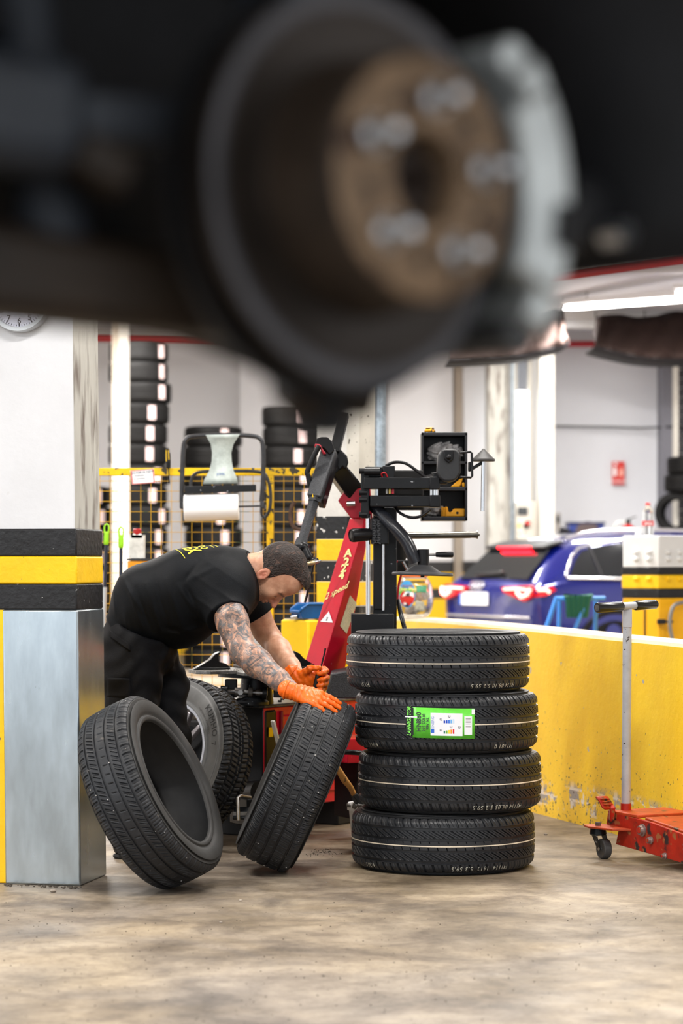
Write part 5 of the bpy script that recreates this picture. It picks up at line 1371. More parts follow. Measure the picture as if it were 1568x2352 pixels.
# ------------------------------------------------------------------ tyre changer
TC = thing('tyre_changer', 'red and black tyre changing machine with tilting column and press arms', 'tyre changer', (P(640, 0, 10.2).x, 10.2, 0))
def cab():
    c = P(605, 0, 10.05); c.z = 0; ur = nv((0.406, 0.6, 0)); ul = nv((-0.6, 0.406, 0)); Z = Vector((0, 0, 1))
    z0, z1 = 0.11, P(0, 1622, 9.95).z
    def slab(name, a0, a1, b0, b1, za, zb, mat, bev=0.006):
        q = [c+ur*a+ul*b+Z*z for z in (za, zb) for a, b in ((a0, b0), (a1, b0), (a1, b1), (a0, b1))]
        return MB().hexa(q).build(name, mat, TC, bevel=bev)
    slab('cabinet', 0.0, 0.74, 0.0, 0.46, z0, z1-0.012, red)
    slab('dark_side_panel', -0.004, 0.10, -0.004, 0.47, z0+0.01, z1-0.014, blk_clean, 0.02)
    bp = slab('cabinet_side', -0.006, 0.002, 0.0, 0.46, z0, z1-0.01, blk_clean)
    slab('top_plate', -0.012, 0.76, -0.012, 0.47, z1-0.014, z1, dirty_steel)
    slab('red_door_panel', 0.12, 0.70, -0.012, 0.0, z0+0.05, z1-0.05, red, 0.01)
    slab('door_fold', 0.11, 0.125, -0.016, 0.0, z0+0.03, z1-0.03, M('dark red', hexc('8c0a18'), 0.4))
    slab('foot', 0.02, 0.14, 0.02, 0.44, 0.0, z0, blk_matt); slab('foot', 0.58, 0.72, 0.02, 0.44, 0.0, z0, blk_matt)
    # rubber pad side for the bead breaker
    slab('rubber_pad', -0.03, -0.006, 0.18, 0.42, 0.22, 0.48, blk_matt, 0.01)
    # bolts and marks
    for a, b in ((0.08, 0.1), (0.2, 0.06), (0.4, 0.05), (0.33, 0.14)):
        p = c+ur*a+ul*b+Z*z1; MB().cyl(p, p+Z*0.008, 0.009, n=6).build('bolt', blk_matt, TC)
    slab('yellow_sticker', 0.02, 0.05, -0.0135, -0.012, 0.42, 0.46, yellow, 0)
    # lever, pedals and cylinder near the floor
    MB().beam(P(626, 1655, 9.72), P(640, 1712, 9.74), 0.022, 0.010).build('lever', M('light lever', (0.62, 0.60, 0.55), 0.4, 0.5), TC, bevel=0.003)
    MB().beam(P(640, 1690, 9.74), P(650, 1735, 9.95), 0.02, 0.012).build('lever_root', blk_matt, TC)
    cyl('bead_breaker_cylinder', P(540, 1825, 10.0), P(600, 1820, 9.8), 0.05, blk, TC)
    box('pedal_box', P(590, 1872, 9.86)+Vector((0, 0, 0.02)), (0.17, 0.16, 0.11), blk, TC, rot=0.5)
    for px, py, D in ((560, 1868, 9.62), (600, 1866, 9.62)):
        p = P(px, py, D); MB().box(p, (0.085, 0.10, 0.010), Matrix.Rotation(0.35, 3, 'X')).build('pedal', blk, TC, bevel=0.003)
        MB().box(p+Vector((0, -0.052, 0.004)), (0.085, 0.004, 0.014)).build('pedal_edge', steel, TC)
        beam('pedal_arm', p+Vector((0, 0.03, 0)), p+Vector((0, 0.25, 0.0)), 0.02, 0.02, blk_matt, TC)
    tube('bead_breaker_handle', [P(547, 1885, 9.5), P(545, 1832, 9.52), P(552, 1828, 9.56), P(575, 1832, 9.7)], 0.007, steel, TC, n=10)
    tube('air_hose', spline([P(700, 1738, 10.0), P(780, 1728, 9.75), P(830, 1730, 9.75), P(900, 1740, 9.9)], 8), 0.011, blk_clean, TC, n=10)
    box('red_box', P(810, 1720, 10.0), (0.16, 0.2, 0.10), red, TC, rot=0.5)
    box('black_side_box', P(822, 1800, 10.1), (0.12, 0.2, 0.28), blk_matt, TC, rot=0.5)
cab()
def table():
    c = P(588, 1537, 10.12); Z = Vector((0, 0, 1)); a0 = 0.30
    tp = M('dirty plate top', (0.20, 0.195, 0.185), 0.55, 0.5, var=0.5, vscale=40, bump=0.2, bscale=120, specks=[((0.55, 0.5, 0.42), 110, 0.64, 0.04, 3)])
    for k in range(2):
        a = a0+k*PI/2; d = Vector((math.cos(a), math.sin(a), 0)); e = Vector((-math.sin(a), math.cos(a), 0)); L, w, ch = 0.275, 0.115, 0.05
        pl = [c+d*x+e*y+Z*(-0.003*k) for x, y in ((L, -w+ch), (L, w-ch), (L-ch, w), (-L+ch, w), (-L, w-ch), (-L, -w+ch), (-L+ch, -w), (L-ch, -w))]
        MB().prism(pl, Z*-0.014).build('clamp_plate', tp, TC, bevel=0.002)
        MB().prism([p+(c-p)*0.002 for p in pl], Z*0.0).v
    MB().lathe([(-0.014, 0.16), (-0.03, 0.16), (-0.034, 0.12)], c, Z, 40, True, True).build('turntable_disc', blk, TC)
    # jaws: fin shaped clamps at the four arm ends
    for k in range(4):
        a = a0+k*PI/2; d = Vector((math.cos(a), math.sin(a), 0)); e = Vector((-math.sin(a), math.cos(a), 0)); b = c+d*0.19+Z*0.002
        prof = [(-0.085, 0.0), (0.075, 0.0), (0.072, 0.010), (0.055, 0.024), (0.026, 0.032), (0.022, 0.056), (0.034, 0.070), (0.030, 0.074), (0.006, 0.062), (-0.012, 0.042), (-0.045, 0.022)]
        MB().prism([b-d*x+e*-0.022+Z*z for x, z in prof], e*0.044).build('jaw', blk_clean, TC, bevel=0.003)
        MB().beam(b-d*0.07+Z*0.004, b+d*0.075+Z*0.004, 0.062, 0.008).build('jaw_slide', blk, TC, bevel=0.002)
    # mechanism below the plate
    cyl('pedestal', c-Z*0.03, Vector((c.x, c.y, P(0, 1622, 9.95).z-0.01)), 0.062, blk, TC, r2=0.075)
    for s in (-1, 1):
        q = c+Vector((0.10*s, -0.10, -0.075)); box('cylinder_bracket', q, (0.05, 0.05, 0.075), blk, TC)
    a, b = P(520, 1588, 9.98), P(614, 1592, 9.96)
    cyl('clamp_rod', a, b, 0.010, steel, TC); 
    for px, w, r, m in ((514, 16, 0.024, blk), (548, 18, 0.019, steel), (575, 10, 0.022, dirty_steel), (592, 10, 0.016, steel), (608, 10, 0.026, blk)):
        D = 9.97; MB().cyl(P(px-w/2, 1588+(px-520)*0.04, D), P(px+w/2, 1589+(px-520)*0.04, D), r, n=18).build('clamp_fitting', m, TC)
    for px in (510, 552):
        p = P(px, 1590, 9.945); MB().cyl(p, p-Vector((0, 0.012, 0)), 0.012, n=6).build('bolt', steel, TC)
    MB().lathe([(0, 0.075), (0.012, 0.075), (0.03, 0.05)], P(576, 1618, 10.0), Z, 28, True, True).build('pedestal_flange', blk, TC)
    m = MB(); rr = random.Random(4)
    for i in range(160):
        p = c+Vector((rr.gauss(-0.02, 0.09), rr.gauss(-0.10, 0.035), 0.0015)); s = rr.uniform(0.001, 0.003); m.ball(p, (s, s, s*0.6), 5, 3)
    m.build('rubber_crumbs', M('crumbs', (0.30, 0.27, 0.23), 0.9), TC, kind='stuff')
table()
def column():
    # red tilting column, one edge towards the camera
    def fr(lx, ex, rx, y, D, zoff=0.0): return [P(lx, y, D+0.10), P(ex, y, D), P(rx, y, D+0.11), P(rx+(lx-ex), y, D+0.21)]
    lo = fr(690, 735, 790, 1552, 10.28); hi = fr(803, 838, 852, 1190, 10.28)
    def hit(px, py, a, b, c):
        n_ = (b-a).cross(c-a); o_ = Vector((0, 0, CAMH)); d_ = nv(P(px, py, 10)-o_); return o_+d_*((a-o_).dot(n_)/d_.dot(n_))
    lo[0] = hit(690, 1552, hi[0], hi[1], lo[1]); hi[2] = hit(852, 1190, hi[1], lo[1], lo[2])
    lo[3] = lo[0]+lo[2]-lo[1]; hi[3] = hi[0]+hi[2]-hi[1]
    MB().hexa(lo+hi).build('column', red, TC, bevel=0.004)
    u = nv(P(838, 1190, 10.28)-P(735, 1552, 10.28)); f0 = (P(803, 1190, 10.38)-P(838, 1190, 10.28)); X = nv(-f0)
    n = (hi[0]-hi[1]).cross(lo[1]-hi[1]); n = nv(n) if n.y < 0 else nv(-n)
    cream_m = M('cream lettering', hexc('f4e9a0'), 0.5)
    def onface(px, py, lift=0.003):
        # ray through pixel onto the left face plane
        o = Vector((0, 0, CAMH)); d = nv(P(px, py, 10)-o); p0 = P(838, 1190, 10.28)+n*lift; return o+d*((p0-o).dot(n)/d.dot(n))
    uu = nv(onface(788, 1310)-onface(803, 1260)); Xl = nv(onface(800, 1300)-onface(760, 1300)); 
    for ch, px, py in (('A', 799, 1271), ('2', 795, 1291), ('2', 789, 1305.5), ('4', 784, 1322)):
        text('lettering', ch, 25.0, (0, 0, 0), (1, 0, 0), (0, 1, 0), cream_m, TC, fn=lambda x, y, px=px, py=py: onface(px+x+y*0.15, py-y-x*0.12), bold=0.04)
    vs = nv(onface(748, 1365)-onface(801, 1343)); o_ = onface(772, 1358)
    text('lettering', '2 speed', 20.0, (0, 0, 0), (1, 0, 0), (0, 1, 0), cream_m, TC, fn=lambda x, y: onface(772+x*0.84+y*0.1, 1358-y-x*0.46), bold=0.012, shear=0.35)
    tri = [onface(735, 1428), onface(764, 1430), onface(755, 1404)]
    mesh_obj('warning_triangle', tri, [[0, 1, 2]], paper, TC); cc = sum(tri, Vector())/3
    text('lettering', 'z', 0.030, cc+n*0.001, Xl, -uu, ink, TC, bold=0.02)
    # plate on the right face
    B = P(838, 1190, 10.28); X2 = nv(P(852, 1190, 10.39)-B); n2 = X2.cross(u); n2 = nv(n2) if n2.y < 0 else nv(-n2)
    B2 = hi[1]; n2b = nv((lo[2]-lo[1]).cross(hi[1]-lo[1])); n2b = n2b if n2b.y < 0 else -n2b
    def onf2(px, py, lift=0.006):
        o = Vector((0, 0, CAMH)); d = nv(P(px, py, 10)-o); p0 = B2+n2b*lift; return o+d*((p0-o).dot(n2b)/d.dot(n2b))
    pl = [onf2(804, 1367, 0.002), onf2(819, 1386, 0.002), onf2(796, 1456, 0.002), onf2(781, 1438, 0.002)]
    quad('data_plate', pl, M('data plate', hexc('d9cfae'), 0.6, var=0.15, vscale=60), TC, 0.001)
    a, b = pl[0], pl[1]; dn = nv(pl[3]-pl[0])
    for i in range(7):
        q = (a+b)/2+dn*(0.02+i*0.009)-n2b*0.0
        text('plate_text', '-------'[:7-(i % 3)], 0.010, q+n2b*0.002, b-a, -dn, ink, TC)
    # red head bracket
    rb = M('deep red', hexc('a80f28'), 0.35)
    for D, nm in ((10.24, 'head_bracket'), (10.46, 'head_bracket')):
        MB().prism([P(776, 1150, D), P(790, 1128, D), P(850, 1118, D), P(855, 1190, D), P(806, 1190, D)], Vector((0, 0.02, 0))).build(nm, rb, TC, bevel=0.003)
    MB().prism([P(778, 1152, 10.25), P(840, 1152, 10.25), P(838, 1188, 10.25), P(806, 1188, 10.25)], Vector((0, 0.2, 0))).build('head_bracket_web', rb, TC, bevel=0.003)
    cyl('pivot_pin', P(796, 1157, 10.22), P(815, 1157, 10.22), 0.012, chrome, TC)
    # swing arm
    beam('swing_arm', P(830, 1160, 10.34), P(765, 1068, 10.18), 0.085, 0.075, blk_clean, TC, up=(0.6, 0, 0.8), bevel=0.008)
    beam('arm_ridge', P(838, 1135, 10.30), P(790, 1078, 10.2), 0.05, 0.03, blk, TC, up=(0.6, 0, 0.8), bevel=0.008)
    MB().prism([P(x, y, 10.14) for x, y in ((775, 1025), (797, 1047), (800, 1062), (794, 1080), (787, 1073), (779, 1082), (766, 1060), (768, 1042))], Vector((0, 0.09, 0))).build('arm_cover', blk_clean, TC, bevel=0.006)
    # vertical head slide (leaning towards lower left)
    beam('head_housing', P(758, 1040, 10.08), P(724, 1150, 9.98), 0.085, 0.062, textured, TC, up=(0.9, 0, 0.3), bevel=0.006)
    MB().beam(P(768, 1045, 10.09), P(736, 1158, 9.99), 0.075, 0.03, up=(0.9, 0, 0.3)).build('head_rail', blk_clean, TC, bevel=0.006)
    MB().prism([P(x, y, 10.02) for x, y in ((723, 1022), (727, 1007), (738, 1003), (752, 1003), (763, 1015), (768, 1035), (757, 1046), (744, 1030), (725, 1026))], Vector((0, 0.1, 0))).build('head_cap', blk_clean, TC, bevel=0.006)
    MB().prism([P(x, y, 10.0) for x, y in ((722, 1026), (723, 1019), (735, 1020), (741, 1032), (749, 1042), (742, 1044), (734, 1028))], Vector((0, 0.11, 0))).build('red_trigger', rb, TC, bevel=0.003)
    beam('upper_post', P(790, 950, 10.2), P(768, 1040, 10.14), 0.045, 0.04, blk, TC, up=(1, 0, 0.2))
    # hex shaft and mounting head
    m = MB(); m.lathe([(0, 0.024), (0.25, 0.021)], P(722, 1148, 9.97), P(690, 1255, 9.88)-P(722, 1148, 9.97), 6, True, True); m.build('hex_shaft', textured, TC, smooth=0.3)
    ax = nv(P(690, 1255, 9.88)-P(722, 1148, 9.97))
    MB().lathe([(0, 0.030), (0.03, 0.030)], P(726, 1140, 9.975), ax, 6, True, True).build('shaft_collar', textured, TC, smooth=0.3)
    MB().lathe([(0, 0.026), (0.035, 0.028)], P(694, 1240, 9.89), ax, 6, True, True).build('shaft_collar', textured, TC, smooth=0.3)
    mesh_obj('yellow_mark', [P(716, 1142, 9.93), P(720, 1142, 9.93), P(718, 1133, 9.93)], [[0, 1, 2]], yellow, TC)
    tube('mount_head', spline([P(690, 1252, 9.88), P(700, 1258, 9.86), P(708, 1275, 9.85), P(718, 1288, 9.84), P(730, 1287, 9.83)], 6), [0.022]*7+[0.016]*9+[0.010]*9, blk_clean, TC, n=10)
    MB().ball(P(716, 1293, 9.83), (0.020, 0.015, 0.009), ax=(Vector((1, 0, 0.2)), Vector((0, 1, 0)), Vector((-0.2, 0, 1)))).build('head_insert', M('worn brass', (0.55, 0.45, 0.25), 0.35, 0.6), TC)
    tube('head_hook', [P(722, 1292, 9.83), P(733, 1289, 9.82), P(737, 1287, 9.82)], [0.009, 0.006, 0.004], chrome, TC)
    # handle loop
    hl = [(733, 1024), (722, 1045), (706, 1082), (707, 1092), (713, 1118), (722, 1128), (734, 1124), (733, 1118)]
    tube('handle', spline([P(x, y, 9.99) for x, y in hl], 5), 0.0115, blk_clean, TC, n=10)
    tube('lever_stick', [P(723, 1280, 10.3), P(706, 1360, 10.35), P(700, 1384, 10.35)], 0.005, blk_matt, TC, n=8)
column()
def press_arms():
    D = 10.15
    def bx(name, x0, x1, y0, y1, D0, dep, mat, bev=0.004):
        a, b = P(x0, y0, D0), P(x1, y1, D0); return box(name, ((a.x+b.x)/2, D0+dep/2, (a.z+b.z)/2), (b.x-a.x, dep, a.z-b.z), mat, TC, bevel=bev)
    bx('arm_post', 857, 911, 1165, 1450, 10.12, 0.10, blk)
    bx('arm_post_ridge', 857, 884, 1245, 1400, 10.10, 0.02, blk_clean)
    bx('post_foot', 806, 905, 1410, 1475, 10.02, 0.22, blk)
    b = bx('post_base', 800, 905, 1475, 1600, 10.05, 0.3, textured)
    MB().prism([P(745, 1605, 9.98), P(760, 1548, 9.98), P(800, 1540, 9.98), P(832, 1545, 9.98), P(832, 1605, 9.98)], Vector((0, 0.35, 0))).build('sloping_cover', textured, TC, bevel=0.006)
    cyl('guide_rod', P(845, 1180, 10.02), P(845, 1412, 10.02), 0.0095, chrome, TC)
    cyl('piston_rod', P(880, 1245, 10.08), P(880, 1402, 10.08), 0.005, chrome, TC)
    # clamp block with lattice and roller
    bx('carriage', 852, 892, 1190, 1250, 10.00, 0.11, blk)
    for i in range(5):
        z0, z1 = 1194+i*11, 1205+i*11
        MB().beam(P(855, z0, 9.995), P(874, z1, 9.995), 0.006, 0.004, up=(0, -1, 0)).build('lattice_rib', textured, TC)
        MB().beam(P(874, z0, 9.995), P(855, z1, 9.995), 0.006, 0.004, up=(0, -1, 0)).build('lattice_rib', textured, TC)
    MB().lathe([(0, 0.008), (0, 0.012), (0.004, 0.022), (0, 0.026), (0.01, 0.029), (0.085, 0.026)], P(806, 1230, 9.98), P(850, 1227, 10.02)-P(806, 1230, 9.98), 28, True, True).build('roller', blk_clean, TC)
    # side bracket with bolts
    bx('arm_bracket', 829, 848, 1080, 1190, 9.98, 0.09, blk)
    for y in (1082, 1132, 1148, 1182):
        p = P(831, y, 9.985); MB().cyl(p-Vector((0.012, 0, 0)), p+Vector((0.02, 0, 0)), 0.012, n=8).build('bracket_bolt', blk, TC)
    bx('valve_block', 838, 906, 1072, 1096, 10.0, 0.10, blk); cyl('valve_cylinder', P(836, 1083, 9.97), P(872, 1083, 9.97), 0.016, blk_clean, TC)
    bx('top_block', 878, 907, 1070, 1098, 9.97, 0.10, blk_clean)
    bx('upper_beam', 835, 1008, 1096, 1123, 9.96, 0.07, blk); bx('beam_end', 986, 1010, 1095, 1124, 9.95, 0.08, blk_clean)
    bx('lower_beam', 850, 988, 1138, 1164, 9.95, 0.07, blk); bx('beam_end', 986, 1011, 1137, 1165, 9.94, 0.08, blk_clean)
    for x in (990, 998, 1003): cyl('link_rod', P(x, 1120, 9.98), P(x, 1142, 9.98), 0.006, chrome, TC, n=10)
    for x, m in ((888, steel), (895, M('brass', (0.55, 0.40, 0.12), 0.3, 0.9)), (902, red)): cyl('air_fitting', P(x, 1122, 9.99), P(x, 1134, 9.99), 0.005, m, TC, n=8)
    bx('back_plate', 868, 972, 1080, 1172, 10.14, 0.02, blk_matt)
    # hoses
    tube('air_hose', spline([P(886, 1070, 10.0), P(905, 1062, 9.98), P(930, 1064, 9.97), P(955, 1080, 9.97), P(976, 1096, 9.97)], 8), 0.0065, blk_clean, TC)
    tube('air_hose', spline([P(906, 1165, 10.02), P(918, 1178, 9.99), P(940, 1188, 9.96), P(965, 1186, 9.95), P(988, 1170, 9.95)], 8), 0.0062, blk_clean, TC)
    tube('air_hose', spline([P(915, 1380, 10.2), P(920, 1410, 10.1), P(930, 1450, 10.05), P(936, 1500, 10.05)], 8), 0.010, blk_clean, TC)
    tube('cable', spline([P(878, 1096, 9.97), P(876, 1088, 9.96), P(884, 1086, 9.96), P(890, 1096, 9.965)], 6), 0.003, MATS['red pipe'], TC, n=6)
    # bent press arm
    tube('press_arm', spline([P(848, 1150, 10.06), P(868, 1172, 10.02), P(900, 1206, 9.98), P(930, 1240, 9.96), P(945, 1270, 9.95), P(954, 1292, 9.95)], 6), 0.027, M('glossy black arm', (0.016, 0.018, 0.024), 0.22), TC, n=16)
    MB().lathe([(0, 0.024), (0.08, 0.024)], P(972, 1306, 9.95), (0, 0, 1), 28, True, True).build('press_sleeve', blk_clean, TC, bevel=0.002)
    tube('press_handle', [P(984, 1274, 9.95), P(1000, 1274, 9.95)], 0.0055, steel, TC)
    MB().lathe([(0, 0.007), (0.002, 0.010), (0.03, 0.012), (0.065, 0.0125), (0.072, 0.010), (0.075, 0.004)], P(1000, 1274, 9.95), Vector((1, 0, 0.0)), 18, True, True).build('handle_grip', blk_clean, TC)
    MB().lathe([(0, 0.125), (0.006, 0.127), (0.012, 0.123), (0.016, 0.075), (0.042, 0.035), (0.044, 0.02)], P(970, 1322, 9.95), Vector((0.03, 0, 1)), 48, True, True).build('press_disc', M('press disc rubber', (0.035, 0.036, 0.04), 0.5), TC, smooth=0.5)
    cyl('press_stem', P(970, 1326, 9.95), P(970, 1318, 9.95), 0.008, blk_matt, TC)
    # long steel bar
    a, b = P(890, 1231, 10.2), P(1097, 1228, 10.2)
    MB().lathe([(0, 0.0135), ((b-a).length-0.03, 0.0145), ((b-a).length-0.03, 0.013), ((b-a).length-0.028, 0.0135), ((b-a).length-0.006, 0.0145), ((b-a).length-0.006, 0.0175), ((b-a).length, 0.0175), ((b-a).length, 0.007), ((b-a).length+0.008, 0.006)], a, b-a, 22, True, True).build('steel_bar', M('blued steel', (0.16, 0.15, 0.13), 0.3, 1.0, var=0.3, vscale=15), TC, smooth=0.4)
    # rounded cover box
    pl = [(1006, 1046), (1012, 1035), (1022, 1031), (1044, 1031), (1053, 1036), (1057, 1046), (1058, 1085), (1048, 1102), (1036, 1106), (1020, 1106), (1008, 1098), (1004, 1085)]
    MB().prism([P(x, y, 9.92) for x, y in pl], Vector((0, 0.12, 0))).build('motor_cover', M('satin black cover', (0.022, 0.023, 0.026), 0.42, var=0.2, vscale=14, bump=0.05), TC, bevel=0.008)
    MB().prism([P(x, y, 9.905) for x, y in ((1018, 1033), (1042, 1033), (1041, 1055), (1030, 1064), (1020, 1055))], Vector((0, 0.02, 0))).build('cover_recess', blk_clean, TC, bevel=0.004)
    MB().ball(P(1030, 1050, 9.90), 0.011).build('cover_knob', blk_clean, TC)
    tube('guard_handle', [P(1056, 1040, 9.93), P(1080, 1038, 9.93), P(1083, 1041, 9.93), P(1084, 1093, 9.93), P(1081, 1097, 9.93), P(1056, 1096, 9.93)], 0.005, blk_clean, TC)
    beam('cover_strut', P(1010, 1112, 9.99), P(1010, 1085, 9.99), 0.05, 0.06, blk_clean, TC)
    # centring cone on its rod
    MB().lathe([(0, 0.010), (0, 0.046), (0.006, 0.048), (0.010, 0.047), (0.045, 0.010), (0.052, 0.004)], P(1110, 1060, 9.94), (0, 0, 1), 36, True, True).build('centring_cone', M('worn black cone', (0.04, 0.038, 0.037), 0.5, var=0.3, vscale=30), TC, smooth=0.5)
    cyl('cone_rod', P(1110, 1060, 9.94), P(1108, 1174, 9.94), 0.0085, chrome, TC)
    beam('cone_bracket', P(1078, 1080, 9.94), P(1108, 1062, 9.94), 0.014, 0.014, blk_clean, TC)
    box('cone_bracket_end', P(1078, 1072, 9.94), (0.012, 0.02, 0.04), blk_clean, TC)
    # black cloth and red bits hanging behind the post
    MB().ball(P(918, 1258, 10.3), (0.035, 0.03, 0.075), 14, 10).build('brush_cover', blk_matt, TC)
    tube('red_strap', spline([P(912, 1288, 10.25), P(922, 1310, 10.25), P(915, 1345, 10.25), P(912, 1385, 10.25)], 5), 0.005, MATS['red pipe'], TC)
    tube('chrome_tool', [P(925, 1290, 10.22), P(937, 1312, 10.22)], 0.006, chrome, TC)
    box('tool_holder', P(925, 1300, 10.26), (0.05, 0.03, 0.05), blk_matt, TC)
press_arms()
# open parts cabinet on a bracket
def parts_cabinet():
    D = 10.42; t = thing('parts_cabinet', 'open black metal parts cabinet with shelves fixed beside the press arms', 'cabinet', P(1020, 1195, D))
    k = M('black cabinet', (0.010, 0.010, 0.014), 0.45, var=0.2)
    def bx(name, x0, x1, y0, y1, D0, dep, mat, bev=0.002, par=t):
        a, b = P(x0, y0, D0), P(x1, y1, D0); return box(name, ((a.x+b.x)/2, D0+dep/2, (a.z+b.z)/2), (b.x-a.x, dep, a.z-b.z), mat, par, bevel=bev)
    dep = 0.16
    bx('back_panel', 968, 1073, 993, 1195, D+dep, 0.006, k)
    bx('side_panel', 968, 973, 993, 1196, D, dep, k); bx('side_panel', 1067.5, 1073, 993, 1196, D, dep, k)
    for y0, y1 in ((993, 1001), (1060, 1066), (1119, 1127), (1187, 1196)): bx('shelf', 968, 1073, y0, y1, D, dep, k)
    bx('wall_bracket', 900, 970, 1085, 1160, D+0.05, 0.03, k)
    # contents
    yp = M('yellow plastic', hexc('f0a812'), 0.4)
    c = thing('plastic_jaw_cover', 'yellow plastic jaw cover on the lowest cabinet shelf', 'jaw cover', P(1045, 1187, D+0.04))
    zf = P(0, 1187, D).z
    MB().prism([P(x, y, D+0.03) for x, y in ((1024, 1186.5), (1067, 1186.5), (1067, 1168), (1042, 1168), (1036, 1176), (1030, 1176), (1028, 1164), (1022, 1163))], Vector((0, 0.07, 0))).build('cover_body', yp, c, bevel=0.004)
    for i in range(4): bx('rib', 1014+i*3.2, 1015.5+i*3.2, 1163+i, 1186, D+0.02, 0.04, yp, 0.001, c)
    MB().cyl(P(1050, 1178, D+0.028), P(1050, 1178, D+0.031), 0.006, n=12).build('hole_plug', blk_matt, c)
    c = thing('plastic_wedge', 'yellow plastic wedges on the middle cabinet shelf', 'wedge', P(1050, 1119, D+0.04))
    MB().prism([P(x, y, D+0.03) for x, y in ((1034, 1118.5), (1056, 1118.5), (1064, 1098), (1056, 1100), (1046, 1108))], Vector((0, 0.05, 0))).build('wedge', yp, c, bevel=0.004)
    MB().prism([P(x, y, D+0.02) for x, y in ((1062, 1118.5), (1067, 1118.5), (1067, 1110), (1064, 1107), (1061, 1110))], Vector((0, 0.04, 0))).build('wedge', yp, c, bevel=0.003)
    # clear film bags
    film = M('crumpled film', (0.55, 0.54, 0.55), 0.15, var=0.5, vscale=30, bump=1.0, bscale=38, trans=0.55, spec=0.8)
    for (px, py, rx, rz, lab) in ((1022, 1040, 0.075, 0.045, 'crumpled clear plastic bag on the top cabinet shelf'), (990, 1104, 0.038, 0.028, 'small crumpled plastic bag on the middle cabinet shelf'), (992, 1170, 0.045, 0.028, 'crumpled clear plastic bag on the lowest cabinet shelf')):
        ybot = {1040: 1060, 1104: 1119, 1170: 1187}[py]
        fn0 = s_ell(np.array(P(px, py, D+0.07)), (rx, 0.05, rz))
        fn = lambda p, f=fn0: f(p)+0.010*np.sin(p[:, 0]*95+3*np.sin(p[:, 2]*70))*np.sin(p[:, 2]*110+2*np.sin(p[:, 1]*60+p[:, 0]*40))
        c0 = np.array(P(px, py, D+0.07)); v, q = surf(lambda p: smax(fn(p), P(0, ybot, D+0.07).z-p[:, 2], 0.002), c0-0.11, c0+0.11, 0.005)
        tag(mesh_obj('plastic_bag', v, q, film, None, 0.5), lab, 'bag')
    # toy car on top
    c = thing('toy_car', 'little yellow toy car on top of the parts cabinet', 'toy car', P(988, 993, D+0.06))
    z0 = P(0, 993, D).z; x0 = P(988, 0, D).x; y0 = D+0.05
    prof = [(-0.030, 0.004), (-0.031, 0.012), (-0.022, 0.015), (-0.013, 0.0235), (0.010, 0.0235), (0.020, 0.015), (0.031, 0.012), (0.031, 0.004)]
    r = Matrix.Rotation(1.15, 3, 'Z')
    o = Vector((x0, y0, z0))
    MB().prism([o+r @ Vector((x, -0.014, z)) for x, z in prof], r @ Vector((0, 0.028, 0))).build('car_body', yp, c, bevel=0.003)
    MB().prism([o+r @ Vector((x, -0.0145, z)) for x, z in ((-0.018, 0.0155), (-0.011, 0.022), (0.009, 0.022), (0.016, 0.0155))], r @ Vector((0, 0.029, 0))).build('car_windows', blk_clean, c)
    box('rear_window', o+r @ Vector((-0.021, 0, 0.0185)), (0.003, 0.022, 0.006), blk_clean, c, rot=r)
    for sx in (-0.019, 0.019):
        for sy in (-0.013, 0.013):
            a = o+r @ Vector((sx, sy-0.003, 0.0055)); b = o+r @ Vector((sx, sy+0.003, 0.0055)); MB().cyl(a, b, 0.0055, n=14).build('wheel', blk_matt, c)
parts_cabinet()
